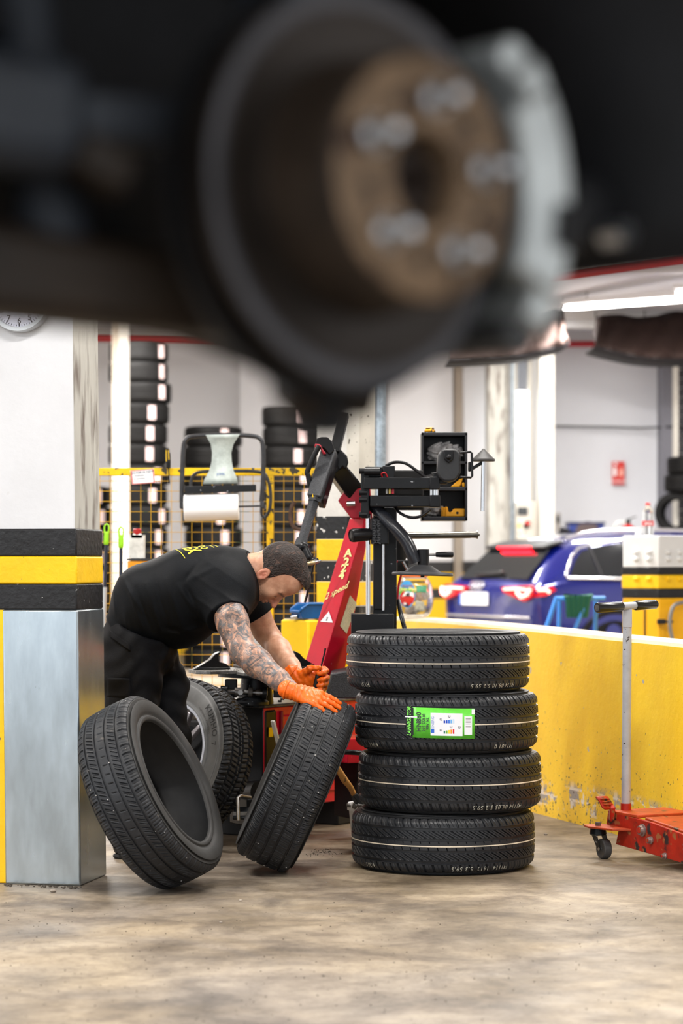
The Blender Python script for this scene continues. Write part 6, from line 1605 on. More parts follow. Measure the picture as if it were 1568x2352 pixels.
# ------------------------------------------------------------------ trolley jack
def jack():
    D0 = 9.31; o = Vector((P(1432, 0, D0).x, D0, 0)); e = nv((0.42, -0.91, 0)); w = nv((0.91, 0.42, 0)); Z = Vector((0, 0, 1))
    t = thing('trolley_jack', 'worn red trolley jack with a tall grey T handle by the yellow wall', 'jack', o)
    g = lambda a, b, z: o+e*a+w*b+Z*z          # a along body towards camera, b across (away to the right)
    W = 0.26
    # side plates: near one visible
    prof = [(-0.06, 0.055), (0.55, 0.030), (1.0, 0.03), (1.0, 0.10), (0.55, 0.13), (0.20, 0.165), (0.0, 0.175), (-0.12, 0.172), (-0.13, 0.125), (-0.04, 0.115)]
    MB().prism([g(a, 0, z) for a, z in prof], w*0.014).build('side_plate', red_jack, t, bevel=0.003)
    MB().prism([g(a, W, z) for a, z in prof], w*0.014).build('side_plate', red_jack, t, bevel=0.003)
    MB().prism([g(-0.12, 0.0, 0.170), g(-0.12, W, 0.170), g(0.10, W, 0.172), g(0.10, 0.0, 0.172)], Z*0.012).build('top_plate', red_dark, t, bevel=0.003)
    MB().prism([g(0.12, 0.02, 0.165), g(0.12, W-0.01, 0.165), g(0.8, W-0.02, 0.10), g(0.8, 0.03, 0.10)], Z*0.012).build('lift_arm', red_dark, t, bevel=0.004)
    for a, z, r in ((0.14, 0.130, 0.019), (0.20, 0.098, 0.012), (0.30, 0.05, 0.010), (0.45, 0.10, 0.012)):
        MB().lathe([(0, r*1.25), (0.006, r*1.25), (0.008, r), (0.018, r*0.9)], g(a, -0.001, z), -w, 20, True, True).build('pivot_bolt', M('grey bolt', (0.30, 0.22, 0.20), 0.4, 0.6), t)
        MB().cyl(g(a, -0.018, z), g(a, -0.021, z), r*0.62, n=16).build('bolt_cap', red_jack, t)
    # caster bracket plate and wheel
    for b0, nm in ((-0.055, 'near'), (W+0.07, 'far')):
        MB().prism([g(-0.16, b0-0.03, 0.118), g(-0.16, b0+0.055, 0.118), g(0.06, b0+0.07, 0.118), g(0.02, b0-0.01, 0.118), g(-0.10, b0-0.045, 0.118)], Z*0.008).build('caster_plate', red_dark, t, bevel=0.002)
        cc = g(-0.10, b0, 0.0)
        MB().lathe([(0.118, 0.030), (0.095, 0.034), (0.09, 0.028)], cc, Z, 24, True, True).build('caster_swivel', blk, t)
        MB().cyl(cc+Z*0.126, cc+Z*0.14, 0.012, n=6).build('caster_nut', dirty_steel, t)
        wc = g(-0.075, b0+0.012, 0.0)+Z*0.039; ax = nv((0.9, 0.35, 0))
        for s in (-1, 1):
            MB().prism([cc+ax*0.018*s+Z*0.10+e*-0.02, cc+ax*0.018*s+Z*0.10+e*0.022, wc+ax*0.018*s+e*0.012-Z*0.004, wc+ax*0.018*s-e*0.012-Z*0.006], ax*0.004*s).build('caster_fork', blk, t, bevel=0.002)
        MB().lathe([(-0.014, 0.012), (-0.014, 0.026), (-0.016, 0.03), (-0.016, 0.036), (-0.012, 0.039), (0.012, 0.039), (0.016, 0.036), (0.016, 0.03), (0.014, 0.026), (0.014, 0.012)], wc, ax, 32, True, True).build('caster_wheel', M('caster rubber', (0.06, 0.06, 0.06), 0.6, var=0.3, vscale=30), t, smooth=0.5)
        MB().cyl(wc-ax*0.024, wc+ax*0.024, 0.008, n=10).build('caster_axle', steel, t)
    # handle socket, tube and T grip
    hb = P(1437, 1886, 9.42); hb.z = 0.18; top = P(1440, 1396, 9.40)
    cyl('handle_socket', hb, P(1437, 1845, 9.42), 0.021, red_jack, t)
    MB().tube([P(1437, 1848, 9.42), P(1439, 1600, 9.41), P(1440, 1440, 9.40)], [0.018, 0.0175, 0.0175], 20).build('handle_tube', M('scuffed grey tube', (0.40, 0.41, 0.44), 0.4, var=0.14, vscale=14, specks=[((0.06, 0.05, 0.05), 60, 0.67, 0.03)]), t, smooth=1)
    MB().beam(P(1440, 1442, 9.40), P(1440, 1397, 9.40), 0.034, 0.036, up=(0, 1, 0)).build('handle_head', MATS['scuffed grey tube'], t, bevel=0.004)
    gl, gr = P(1371, 1396, 9.30), P(1506, 1388, 9.47)
    d = gr-gl
    MB().cyl(gl+d*0.40, gl+d*0.65, 0.015, n=18).build('cross_bar', MATS['scuffed grey tube'], t)
    for a, b in ((0.0, 0.42), (0.64, 1.0)):
        p, q = gl+d*a, gl+d*b; L = (q-p).length
        MB().lathe([(0, 0.012), (0, 0.0185), (0.004, 0.0195), (L-0.004, 0.018), (L, 0.016)], p, q-p, 22, True, True).build('grip', M('gloss black grip', (0.010, 0.010, 0.010), 0.2), t)
    MB().cyl(gl-nv(d)*0.001, gl+nv(d)*0.001, 0.013, n=16).build('grip_plug', dirty_steel, t)
    # foot pedal
    a = P(1404, 1884, 9.38); b = P(1406, 1852, 9.36)
    beam('pedal_arm', a, b, 0.02, 0.028, red_jack, t)
    pts = [(1369, 1829), (1378, 1840), (1384, 1853), (1390, 1857)]; m = MB(); V = []
    for x, y in pts: V += [P(x, y, 9.30), P(x+25, y-1, 9.40)]
    m.add(V, [[2*i, 2*i+1, 2*i+3, 2*i+2] for i in range(3)])
    o2 = m.build('pedal', red_jack, t, smooth=3.1); o2.modifiers.new('s', 'SOLIDIFY').thickness = 0.006
    for i in range(3):
        x, y = 1376+i*4, 1836+i*6; tube('pedal_rib', [P(x+2, y, 9.305), P(x+22, y-1, 9.385)], 0.003, red_jack, t, n=6)
jack()
# ------------------------------------------------------------------ bucket with brush
def bucket():
    D = 9.62; c = Vector((P(856, 0, D).x, D, 0)); t = thing('bucket', 'white plastic bucket with a smeared rim behind the tyre stack', 'bucket', c)
    wm = M('white bucket plastic', (0.70, 0.72, 0.76), 0.4, var=0.06)
    zt = P(0, 1843, D).z; R = 59/F*D
    MB().lathe([(0, 0.0), (0, R*0.78), (zt-0.028, R*0.93), (zt-0.028, R), (zt-0.004, R), (zt, R*0.97), (zt-0.004, R*0.9), (0.01, R*0.74), (0.01, 0)], c, (0, 0, 1), 56).build('pail', wm, t, smooth=0.6)
    MB().lathe([(zt-0.05, 0.0), (zt-0.05, R*0.86)], c, (0, 0, 1), 40).build('paste', M('grey paste', (0.35, 0.34, 0.33), 0.4, bump=0.8, bscale=30), t)
    m = MB(); rr = random.Random(2)
    for i in range(34):
        a = rr.uniform(-3.1, -1.0); m.ball(c+Vector((R*0.97*math.cos(a), R*0.97*math.sin(a), zt-rr.uniform(0, 0.012))), rr.uniform(0.004, 0.010), 6, 5)
    m.build('smear', M('dark smear', (0.12, 0.11, 0.10), 0.4), t, kind='stuff')
    b = thing('paint_brush', 'wooden handled brush standing in the white bucket', 'brush', P(816, 1828, D-0.06))
    tube('handle', spline([P(774, 1762, D-0.12), P(790, 1790, D-0.1), P(804, 1808, D-0.08), P(812, 1824, D-0.06)], 5), [0.011, 0.0115, 0.0125, 0.013, 0.0135, 0.014, 0.0135, 0.013, 0.0125, 0.012, 0.0118, 0.0115, 0.011, 0.011, 0.011, 0.011], wood, b, n=12)
    MB().beam(P(812, 1824, D-0.06), P(826, 1846, D-0.05), 0.03, 0.02, w2=0.06, h2=0.025).build('ferrule', blk_matt, b, bevel=0.003)
    MB().beam(P(824, 1843, D-0.05), P(840, 1872, D-0.03), 0.06, 0.03, w2=0.07, h2=0.035).build('bristles', MATS['dark smear'], b, bevel=0.004)
bucket()
# ------------------------------------------------------------------ clear jar on the end of the low wall
def jar():
    D = 12.98; base = P(952, 1417, D); R = 43/F*D; t = thing('sweet_jar', 'clear round plastic jar with a red car sticker on the low wall', 'jar', base)
    glass = M('clear plastic', (0.96, 0.96, 0.97), 0.04, trans=1.0, ior=1.35)
    H_ = 95/F*D
    prof = [(0.0, R*0.3), (0.003, R*0.66), (H_*0.12, R*0.86), (H_*0.3, R*0.98), (H_*0.5, R), (H_*0.72, R*0.94), (H_*0.88, R*0.78), (H_*0.95, R*0.66), (H_, R*0.64)]
    prof = [(p.x, p.y) for p in spline([(a, b, 0) for a, b in prof], 4)]
    inner = [(a+0.002, max(0.001, b-0.0025)) for a, b in prof]
    MB().lathe(prof+inner[::-1], base, (0, 0, 1), 48).build('jar_body', glass, t, smooth=3.1)
    MB().lathe([(H_-0.006, R*0.66), (H_-0.006, R*0.72), (H_+0.02, R*0.72), (H_+0.022, R*0.6)], base, (0, 0, 1), 40, True, True).build('lid', M('orange lid', hexc('d86a28'), 0.4), t)
    # crumpled papers inside
    for i, (x, y, r, c) in enumerate(((945, 1402, 0.036, (0.55, 0.50, 0.45)), (965, 1396, 0.032, (0.42, 0.45, 0.42)), (958, 1372, 0.035, (0.85, 0.62, 0.42)), (940, 1365, 0.03, (0.86, 0.66, 0.48)), (975, 1368, 0.028, (0.80, 0.72, 0.66)))):
        fn = s_ell(np.array(P(x, y, D)), (r, r, r*0.75)); c0 = np.array(P(x, y, D))
        v, q = surf(lambda p: fn(p)+0.006*np.sin(p[:, 0]*160+p[:, 1]*90)*np.sin(p[:, 2]*170+p[:, 0]*60), c0-0.06, c0+0.06, 0.005)
        mesh_obj('wrapper', v, q, M('wrapper %d' % i, c, 0.6), t, 0.5)
    # printed sticker: oval with a red car
    def at(px, py, lift=0.002):
        x = P(px, 0, D).x-base.x; z = P(0, py, D).z-base.z
        r = float(np.interp(z, [p[0] for p in prof], [p[1] for p in prof]))+lift; x = max(-r*0.98, min(r*0.98, x))
        return Vector((base.x+x, base.y-math.sqrt(max(0, r*r-x*x)), base.z+z))
    def decal(name, poly, mat, lift, fill=None):
        # fan with mid ring to follow the curve
        cx = sum(p[0] for p in poly)/len(poly); cy = sum(p[1] for p in poly)/len(poly); V = [at(cx, cy, lift)]; n = len(poly)
        for f in (0.5, 1.0): V += [at(cx+(x-cx)*f, cy+(y-cy)*f, lift) for x, y in poly]
        F_ = [[0, 1+i, 1+(i+1) % n] for i in range(n)]+[[1+i, 1+n+i, 1+n+(i+1) % n, 1+(i+1) % n] for i in range(n)]
        return mesh_obj(name, V, F_, mat, st)
    ov = [(933.5+19*math.cos(a), 1364+31*math.sin(a)) for a in np.linspace(0, 2*PI, 28, endpoint=False)]
    st = t
    st = decal('sticker', ov, M('sticker blue', hexc('3a9ad8'), 0.4), 0.003); st['label'] = 'oval blue sticker with a red cartoon-free car picture'; st['label'] = 'oval blue sticker with a red car picture'
    clip = lambda pts: pts
    decal('hill', [(916, 1352), (925, 1349), (940, 1350), (951, 1352), (952, 1362), (915, 1366)], M('sticker green', hexc('5cb83a'), 0.4), 0.0036)
    decal('road', [(920, 1381), (930, 1393), (937, 1393), (948, 1380), (949, 1372)], M('sticker dark', hexc('2a2c48'), 0.4), 0.0036)
    decal('car_body', [(916, 1370), (920, 1362), (925, 1356), (948, 1357), (951, 1368), (948, 1382), (938, 1390), (926, 1390), (918, 1381)], M('sticker red', hexc('c8281e'), 0.4), 0.0042)
    decal('car_screen', [(922, 1370), (929, 1359), (948, 1360), (949, 1371)], paper, 0.0048)
    decal('car_glass', [(929, 1369), (934, 1361), (940, 1361), (939, 1370)], ink, 0.0054); decal('headlamp', [(926, 1383), (932, 1384), (931, 1389), (926, 1388)], paper, 0.0050)
    for s, px, py, sz, m in (('DULCES', 934, 1346, 0.016, M('sticker deep red', hexc('a81c18'), 0.4)), ('Don Pito', 934, 1353, 0.026, M('sticker yellow', hexc('f4ef9a'), 0.4))):
        vs, fs = text2d(s, sz, bold=0.02, shear=0.15); k = F/D
        mesh_obj('lettering', [at(px+x*k, py-y*k, 0.006) for x, y in vs], fs, m, st)
    decal('green_note', [(954, 1345), (978, 1344), (979, 1361), (955, 1360)], M('green note', hexc('4f9a78'), 0.5, var=0.3, vscale=60), 0.003)
    decal('grey_note', [(953, 1378), (973, 1382), (971, 1402), (951, 1399)], M('grey note', hexc('a8a89c'), 0.5, var=0.3, vscale=60), 0.003)
jar()
tag(box('paper_packet', P(950, 1414, 12.86), (0.10, 0.05, 0.012), M('foil packet', (0.62, 0.58, 0.50), 0.35, 0.3, var=0.3, vscale=40), None, rot=0.2), 'flat crumpled packet lying in front of the clear jar', 'packet')

# ------------------------------------------------------------------ striped corner block with water bottle
def corner_block():
    D = 15.0; c = P(1513, 1230, D); zt = c.z; b = Vector((c.x, c.y, 0)); Z = Vector((0, 0, 1))
    ul = nv((-0.80, 0.60, 0)); ur = nv((0.86, 0.51, 0))
    # left face spans 1448..1513
    Ll = 0.26; Lr = 0.9
    t = thing('striped_barrier', 'white topped corner barrier with black and yellow bands and raised dots', 'barrier', b)
    zz = lambda y: CAMH-(y-HOR)/F*D
    def lay(name, z0, z1, mat, off=0.0):
        pl = [b-(ul+ur)*off, b+ur*Lr-ul*off+ur*0, b+ur*Lr+ul*(Ll+off), b+ul*(Ll+off)-ur*off]
        return MB().prism([p+Z*z0 for p in pl], Z*(z1-z0)).build(name, mat, t, bevel=0.006)
    wb = M('barrier white', (0.72, 0.73, 0.74), 0.5, var=0.04)
    lay('white_section', zz(1303), zt, wb); lay('black_band', zz(1321), zz(1303), band_black, 0.004); lay('yellow_band', zz(1352), zz(1321), band_yellow, 0.004)
    lay('black_band', zz(1374), zz(1352), band_black, 0.004); lay('yellow_section', 0, zz(1374), M('barrier amber', hexc('f4b400'), 0.5, var=0.08, vscale=4), 0.0)
    nl = nv((-0.60, -0.80, 0)); nr = nv((0.51, -0.86, 0))
    for f, n0, n1, u, L in ((0, nl, nl, ul, Ll), (1, nr, nr, ur, Lr)):
        for a in (0.07, 0.16, 0.30, 0.45, 0.6):
            if a > L-0.04: continue
            for y in (1268, 1284, 1330):
                p = b+u*a+Z*zz(y); MB().ball(p, (0.022, 0.022, 0.018), 12, 6, ax=(u, n0, Z)).build('raised_dot', wb if y < 1300 else band_yellow, t)
    # groove in the amber part and a grey hose
    beam('panel_gap', b+ul*0.10+nl*0.002+Z*0.3, b+ul*0.10+nl*0.002+Z*zz(1380), 0.012, 0.004, blk_matt, t, up=nl)
    h = thing('air_hose', 'grey hose looped on the amber side of the corner barrier', 'hose', b+ur*0.12+nr*0.03+Z*0.7)
    tube('hose', spline([P(1545, 1475, 14.95), P(1538, 1440, 14.95), P(1541, 1405, 14.95), P(1552, 1388, 14.97), P(1580, 1382, 15.05)], 6), 0.012, M('grey hose', (0.22, 0.22, 0.22), 0.5), h, n=10)
    box('hose_tap', P(1518, 1428, 14.97), (0.05, 0.04, 0.03), blk_matt, h); cyl('tap_stem', P(1518, 1428, 14.97), P(1545, 1428, 14.95), 0.008, blk_matt, h)
    # bottle
    bo = b+ul*0.10+ur*0.10+Z*(zt+0.001); px = P(1491, 0, 15.1).x; bo.x = px; bo.y = 15.17
    w = thing('water_bottle', 'clear water bottle with red cap and red label on the barrier', 'water bottle', bo)
    s = 1/F*15.1
    MB().lathe([(0.0, 0.020), (0.003, 0.034), (0.02, 0.036), (0.05, 0.034), (0.06, 0.036), (0.10, 0.036), (0.125, 0.034), (0.14, 0.036), (0.165, 0.030), (0.185, 0.016), (0.192, 0.013)], bo, Z, 32, True, True).build('bottle_body', M('clear bottle', (0.92, 0.95, 0.97), 0.05, trans=0.9, ior=1.33), w, smooth=0.8)
    MB().lathe([(0.190, 0.0145), (0.205, 0.0145), (0.207, 0.012)], bo, Z, 20, True, True).build('cap', M('bottle red', hexc('d8242a'), 0.4), w)
    MB().lathe([(0.062, 0.0368), (0.092, 0.0368)], bo, Z, 32).build('label_band', MATS['bottle red'], w)
    text('lettering', 'agua', 0.03, (0, 0, 0), (1, 0, 0), (0, 0, 1), paper, w, fn=lambda x, y: Vector((bo.x+0.0375*math.sin(x/0.0375), bo.y-0.0375*math.cos(x/0.0375), bo.z+0.077+y)), bold=0.02)
    cu = bo+Vector((-0.058, 0.01, 0)); tag(MB().lathe([(0, 0.018), (0.045, 0.024), (0.045, 0.021), (0.004, 0.016)], cu, Z, 24, True, True).build('paper_cup', paper), 'small white cup beside the water bottle', 'cup')
corner_block()
# ------------------------------------------------------------------ far wall fittings
def control_box():
    D = 28.04; t = thing('control_box', 'white wall control box with dark display, red button and yellow warning sign', 'control box', P(1208, 1235, D))
    a, b = P(1183, 1152, D), P(1234, 1240, D)
    box('housing', ((a.x+b.x)/2, D+0.1, (a.z+b.z)/2), (b.x-a.x, 0.2, a.z-b.z), cream, t, bevel=0.01)
    p = P(1200, 1174, D-0.01); box('display', p, (24/F*D, 0.02, 18/F*D), M('dark display', (0.05, 0.055, 0.06), 0.3), t)
    p = P(1211, 1201, D-0.01); MB().cyl(p, p-Vector((0, 0.05, 0)), 0.028, n=20).build('red_button', M('button red', hexc('d02018'), 0.4), t)
    p = P(1207, 1208, D-0.005); box('button_base', p, (0.05, 0.02, 0.06), blk_matt, t)
    MB().prism([P(1187, 1211, D), P(1197, 1211, D), P(1192, 1200, D)], Vector((0, -0.006, 0))).build('warning_sign', yellow, t)
    for x, y in ((1192, 1225), (1205, 1222), (1215, 1212)): MB().ball(P(x, y, D), 0.012, 8, 6).build('indicator', dirty_steel, t)
    tube('cable', spline([P(1177, 1150, D+0.1), P(1172, 1180, D), P(1165, 1225, D), P(1158, 1250, D)], 6), 0.016, M('grey cable', (0.3, 0.3, 0.3), 0.6), t)
control_box()
def wall_items():
    D = 27.0
    t = thing('wall_socket', 'small grey socket panel on the cream post behind the blue car', 'socket', P(1281, 1220, D+0.4)); box('panel', P(1281, 1200, 27.45), (0.05, 0.06, 0.22), M('socket grey', (0.22, 0.20, 0.18), 0.5), t); box('cover', P(1281, 1192, 27.41), (0.035, 0.03, 0.07), blk_matt, t)
    D = 27.0; t = thing('tool_cabinet', 'dark blue metal cabinet behind the roof of the blue car', 'cabinet', (P(1346, 0, D).x, D, 0)); bm = M('cabinet blue', hexc('152a6e'), 0.4)
    a, b = P(1306, 1201, D), P(1387, 1235, D)
    box('body', ((a.x+b.x)/2, D+0.2, a.z/2), (b.x-a.x, 0.4, a.z), bm, t); box('top_edge', ((a.x+b.x)/2, D+0.19, a.z), (b.x-a.x+0.03, 0.43, 0.02), M('cabinet edge', hexc('0c1840'), 0.4), t)
    MB().lathe([(0, 0.14), (0.02, 0.14)], P(1349, 1226, D-0.02), Vector((0, 1, 0)), 32, True, True).build('round_badge', M('brown disc', (0.06, 0.04, 0.04), 0.6), t)
    # sign
    D = 28.55; a, b = P(1405, 1060, D), P(1434, 1113, D); t = thing('fire_sign', 'red fire extinguisher sign on the grey back wall', 'sign', P(1420, 1113, D))
    rs = M('sign red', hexc('c8281e'), 0.5); box('plate', ((a.x+b.x)/2, D, (a.z+b.z)/2), (b.x-a.x, 0.01, a.z-b.z), rs, t, bevel=0)
    dd = D-0.008
    mesh_obj('pictogram', [P(x, y, dd) for x, y in ((1409, 1073), (1414, 1073), (1415, 1078), (1415, 1093), (1408, 1093), (1408, 1078))], [list(range(6))], paper, t)
    mesh_obj('pictogram', [P(x, y, dd) for x, y in ((1409, 1063), (1417, 1063), (1416, 1068), (1412, 1069))], [[0, 1, 2, 3]], paper, t)
    text('lettering', 'EXTINTOR', 0.04, P(1420, 1106, dd), (1, 0, 0), (0, 0, 1), paper, t, bold=0.01)
    fl = [(1421, 1094), (1430, 1094), (1432, 1082), (1429, 1074), (1427, 1080), (1424, 1072), (1422, 1082)]
    mesh_obj('pictogram', [P(x, y, dd) for x, y in fl], [list(range(7))], M('sign pink', hexc('e8a090'), 0.5), t)
    # extinguisher
    D = 26.6; t = thing('fire_extinguisher', 'red fire extinguisher with black valve by the back wall', 'extinguisher', (P(1442, 0, D).x, D, 0)); c = Vector((P(1442, 0, D).x, D, 0)); zt = P(0, 1205, D).z
    stand = box('stand_post', (c.x, D+0.1, (zt-0.5)/2), (0.06, 0.06, zt-0.5), white_p, t); box('stand_shelf', (c.x, D, zt-0.5), (0.24, 0.24, 0.02), white_p, t)
    MB().lathe([(zt-0.49, 0.06), (zt-0.48, 0.085), (zt-0.06, 0.085), (zt-0.02, 0.06), (zt, 0.03)], c, (0, 0, 1), 32, True, True).build('cylinder', M('extinguisher red', hexc('b01414'), 0.3), t, smooth=0.7)
    box('valve', (c.x, D, zt+0.03), (0.05, 0.04, 0.06), blk_matt, t); beam('valve_lever', (c.x-0.02, D, zt+0.05), (c.x+0.09, D, zt+0.09), 0.03, 0.012, blk_matt, t)
    tube('hose', spline([(c.x-0.02, D, zt+0.02), (c.x-0.10, D, zt+0.03), (c.x-0.16, D, zt-0.06), (c.x-0.17, D, zt-0.3)], 6), 0.014, M('pale hose', (0.5, 0.5, 0.48), 0.5), t)
wall_items()
# tyres on a rack at the far right
def right_tyres():
    D = 27.6; zs = P(0, 1226, D).z; r = thing('steel_rack', 'low white steel rack carrying the tyres by the roller shutter', 'rack', (P(1570, 0, D).x, D, 0))
    x0, x1 = P(1500, 0, D).x, P(1660, 0, D).x
    box('rack_top', ((x0+x1)/2, D, zs-0.02), (x1-x0, 0.7, 0.04), white_p, r); box('rack_shelf', ((x0+x1)/2, D, 0.5), (x1-x0, 0.7, 0.04), white_p, r)
    for x in (x0+0.03, x1-0.03):
        for y in (D-0.32, D+0.32): box('leg', (x, y, zs/2-0.02), (0.05, 0.05, zs-0.04), white_p, r)
    o = copy_tree(FT); o['label'] = 'tyre standing upright on the rack under two lying tyres'; o['group'] = 'tyres on the white rack'
    o.rotation_euler = (0, 0, 0); o.rotation_mode = 'QUATERNION'; o.rotation_quaternion = Vector((0, 0, 1)).rotation_difference(nv((-0.45, -0.89, 0))) @ Quaternion((0, 0, 1), 2.4)
    k = 0.76; o.scale = (k, k, 0.9); o.location = (P(1552, 0, D).x, D, zs+0.312*k)
    for i, (px, py, lab) in enumerate(((1582, 1130-18, 'lower of two tyres lying on the upright tyre'), (1588, 1130-60, 'upper of two tyres lying on the upright tyre'))):
        o = copy_tree(FT); o['label'] = lab+' by the roller shutter'; o['group'] = 'tyres on the white rack'; o.scale = (0.9, 0.9, 0.93)
        o.location = (P(px, 0, D).x, D+0.02, zs+0.312*k*2+0.1+i*0.202); o.rotation_euler = (0, 0, 2.0)
right_tyres()
# ------------------------------------------------------------------ blue sawhorse with green box, in front of the car
def sawhorse():
    D = 15.5; t = thing('work_stool', 'blue tubular work stand holding a green crate before the blue car', 'work stand', (P(1320, 0, D).x, D, 0))
    bl = M('light blue tube', hexc('3a86e0'), 0.4)
    tube('leg', [P(1278, 1372, D), P(1262, 1420, D), P(1240, 1480, D), Vector((P(1215, 0, D).x, D, 0.01))], 0.015, bl, t, n=10)
    tube('leg', [P(1350, 1374, D), P(1330, 1420, D), P(1312, 1465, D), Vector((P(1265, 0, D).x, D-0.05, 0.01))], 0.014, bl, t, n=10)
    tube('leg', [P(1285, 1372, D+0.4), Vector((P(1290, 0, D).x, D+0.45, 0.01))], 0.014, bl, t, n=10); tube('leg', [P(1368, 1374, D+0.4), Vector((P(1380, 0, D).x, D+0.45, 0.01))], 0.014, bl, t, n=10)
    tube('crossbar', [P(1275, 1374, D), P(1300, 1376, D), P(1388, 1374, D+0.1)], 0.014, bl, t, n=10); tube('crossbar', [P(1285, 1374, D+0.4), P(1370, 1374, D+0.42)], 0.014, bl, t, n=10)
    gr = M('dark green crate', hexc('0c5a48'), 0.5)
    c = thing('green_crate', 'dark green plastic crate hung in the blue work stand', 'crate', P(1320, 1420, D+0.2))
    q = [P(1300, 1419, D), P(1350, 1419, D), P(1350, 1419, D+0.35), P(1300, 1419, D+0.35), P(1297, 1368, D-0.03), P(1358, 1368, D-0.03), P(1358, 1368, D+0.38), P(1297, 1368, D+0.38)]
    MB().hexa(q).build('crate_body', gr, c, bevel=0.006)
    MB().tube([q[4], q[5], q[6], q[7]], 0.012, 8, closed=True).build('crate_rim', gr, c)
    for i in range(5):
        f = (i+0.5)/5; beam('crate_rib', q[0].lerp(q[1], f)-Vector((0, 0.004, 0)), q[4].lerp(q[5], f)-Vector((0, 0.004, 0)), 0.012, 0.008, gr, c, up=(0, 1, 0))
sawhorse()
# ------------------------------------------------------------------ blue car
def blue_car():
    D = 21.0; o = Vector((P(1232, 0, D).x, D, 0)); e = nv((0.90, 0.436, 0)); rt = nv((0.436, -0.90, 0)); Z = Vector((0, 0, 1))
    t = thing('blue_car', 'dark blue hatchback with lit rear lamps parked behind the low wall', 'car', o+e*2.1-rt*0.9)
    W = 1.80
    G = lambda s, y, z: o+e*s+rt*(y-W/2)+Z*z          # s forward from the rear, y from -W/2 (left) .. W/2 (right), z up
    paint = M('deep blue car paint', hexc('06146a'), 0.2, 0.3, coat=1.0)
    glass = M('car glass', (0.010, 0.012, 0.014), 0.08, spec=0.8); blk_t = M('car black trim', (0.01, 0.01, 0.012), 0.35)
    bright = M('bright trim', (0.85, 0.85, 0.86), 0.15, 0.9); 
    # body sections: (s, bottom z, half width low, belt z, half width belt, roof z, half width roof)
    secs = [(0.00, 0.42, 0.74, 0.80, 0.78, 0.80, 0.74), (0.03, 0.32, 0.82, 0.90, 0.82, 0.93, 0.72), (0.12, 0.26, 0.87, 0.96, 0.85, 1.02, 0.70), (0.38, 0.24, 0.895, 0.99, 0.875, 1.28, 0.60), (0.62, 0.24, 0.90, 1.00, 0.88, 1.365, 0.58),
            (1.2, 0.22, 0.90, 0.98, 0.885, 1.41, 0.585), (2.0, 0.22, 0.90, 0.96, 0.885, 1.42, 0.58), (2.5, 0.22, 0.90, 0.94, 0.88, 1.37, 0.57), (3.1, 0.22, 0.90, 0.92, 0.87, 1.00, 0.62), (3.4, 0.22, 0.89, 0.88, 0.86, 0.93, 0.70), (4.0, 0.24, 0.84, 0.78, 0.80, 0.82, 0.66), (4.28, 0.32, 0.70, 0.64, 0.66, 0.68, 0.55)]
    V = []; n = None
    for s, zb, wl, zk, wk, zr, wr in secs:
        half = [(0.0, zb), (wl*0.75, zb), (wl*0.97, zb+0.06), (wl, zb+(zk-zb)*0.45), (wk+0.012, zk-0.09), (wk, zk), (wk-0.35*(wk-wr), zk+(zr-zk)*0.40), (wr+0.10*(wk-wr), zk+(zr-zk)*0.86), (wr*0.86, zr-0.012), (wr*0.45, zr+0.012), (0, zr+0.018)]
        ring = [(y, z) for y, z in half]+[(-y, z) for y, z in half[-2:0:-1]]
        n = len(ring); V += [G(s, y, z) for y, z in ring]
    f = [[j*n+i, j*n+(i+1) % n, (j+1)*n+(i+1) % n, (j+1)*n+i] for j in range(len(secs)-1) for i in range(n)]+[list(range(n))[::-1], [(len(secs)-1)*n+i for i in range(n)]]
    m = MB(); m.add(V, f); b = m.build('body_shell', paint, t, smooth=3.14); b.modifiers.new('s', 'SUBSURF').levels = 2; b.modifiers['s'].render_levels = 2
    def patch(name, pts, mat, thick=0.012):
        pts = [Vector(p) for p in pts]; return MB().prism(pts, (pts[1]-pts[0]).cross(pts[2]-pts[0]).normalized()*thick).build(name, mat, t, bevel=0.004)
    # side windows on the visible right side
    def S(s, z, lift=0.0):           # on right flank
        zk = np.interp(s, [q[0] for q in secs], [q[3] for q in secs]); wk = np.interp(s, [q[0] for q in secs], [q[4] for q in secs]); zr = np.interp(s, [q[0] for q in secs], [q[5] for q in secs]); wr = np.interp(s, [q[0] for q in secs], [q[6] for q in secs])
        q = (z-zk)/max(0.05, zr-zk); y = np.interp(q, [0, 0.40, 0.86, 1.0], [wk, wk-0.35*(wk-wr), wr+0.10*(wk-wr), wr*0.86]); return G(s, y+0.012+lift, z)
    def wpatch(name, poly, mat, lift=0.0):
        cs = sum(p[0] for p in poly)/len(poly); cz = sum(p[1] for p in poly)/len(poly); Vv = [S(cs, cz, lift)]; k = len(poly)
        for g in (0.5, 1.0): Vv += [S(cs+(a-cs)*g, cz+(z-cz)*g, lift) for a, z in poly]
        Ff = [[0, 1+i, 1+(i+1) % k] for i in range(k)]+[[1+i, 1+k+i, 1+k+(i+1) % k, 1+(i+1) % k] for i in range(k)]
        return mesh_obj(name, Vv, Ff, mat, t, 3.14)
    wpatch('quarter_window', [(0.36, 1.02), (0.66, 1.02), (0.66, 1.26), (0.58, 1.24), (0.48, 1.16)], glass)
    wpatch('rear_door_window', [(0.70, 1.02), (1.55, 1.00), (1.55, 1.33), (1.1, 1.325), (0.70, 1.275)], glass)
    wpatch('front_door_window', [(1.62, 1.00), (2.75, 0.98), (2.55, 1.17), (2.3, 1.32), (1.62, 1.33)], glass)
    tr = [(2.7, 0.985), (1.6, 0.985), (0.66, 1.00), (0.34, 1.005), (0.33, 1.03), (0.46, 1.19), (0.57, 1.27), (0.70, 1.30), (1.1, 1.35), (1.6, 1.355), (2.35, 1.335)]
    tube('window_trim', [S(a, z, 0.004) for a, z in tr], 0.013, bright, t, n=8)
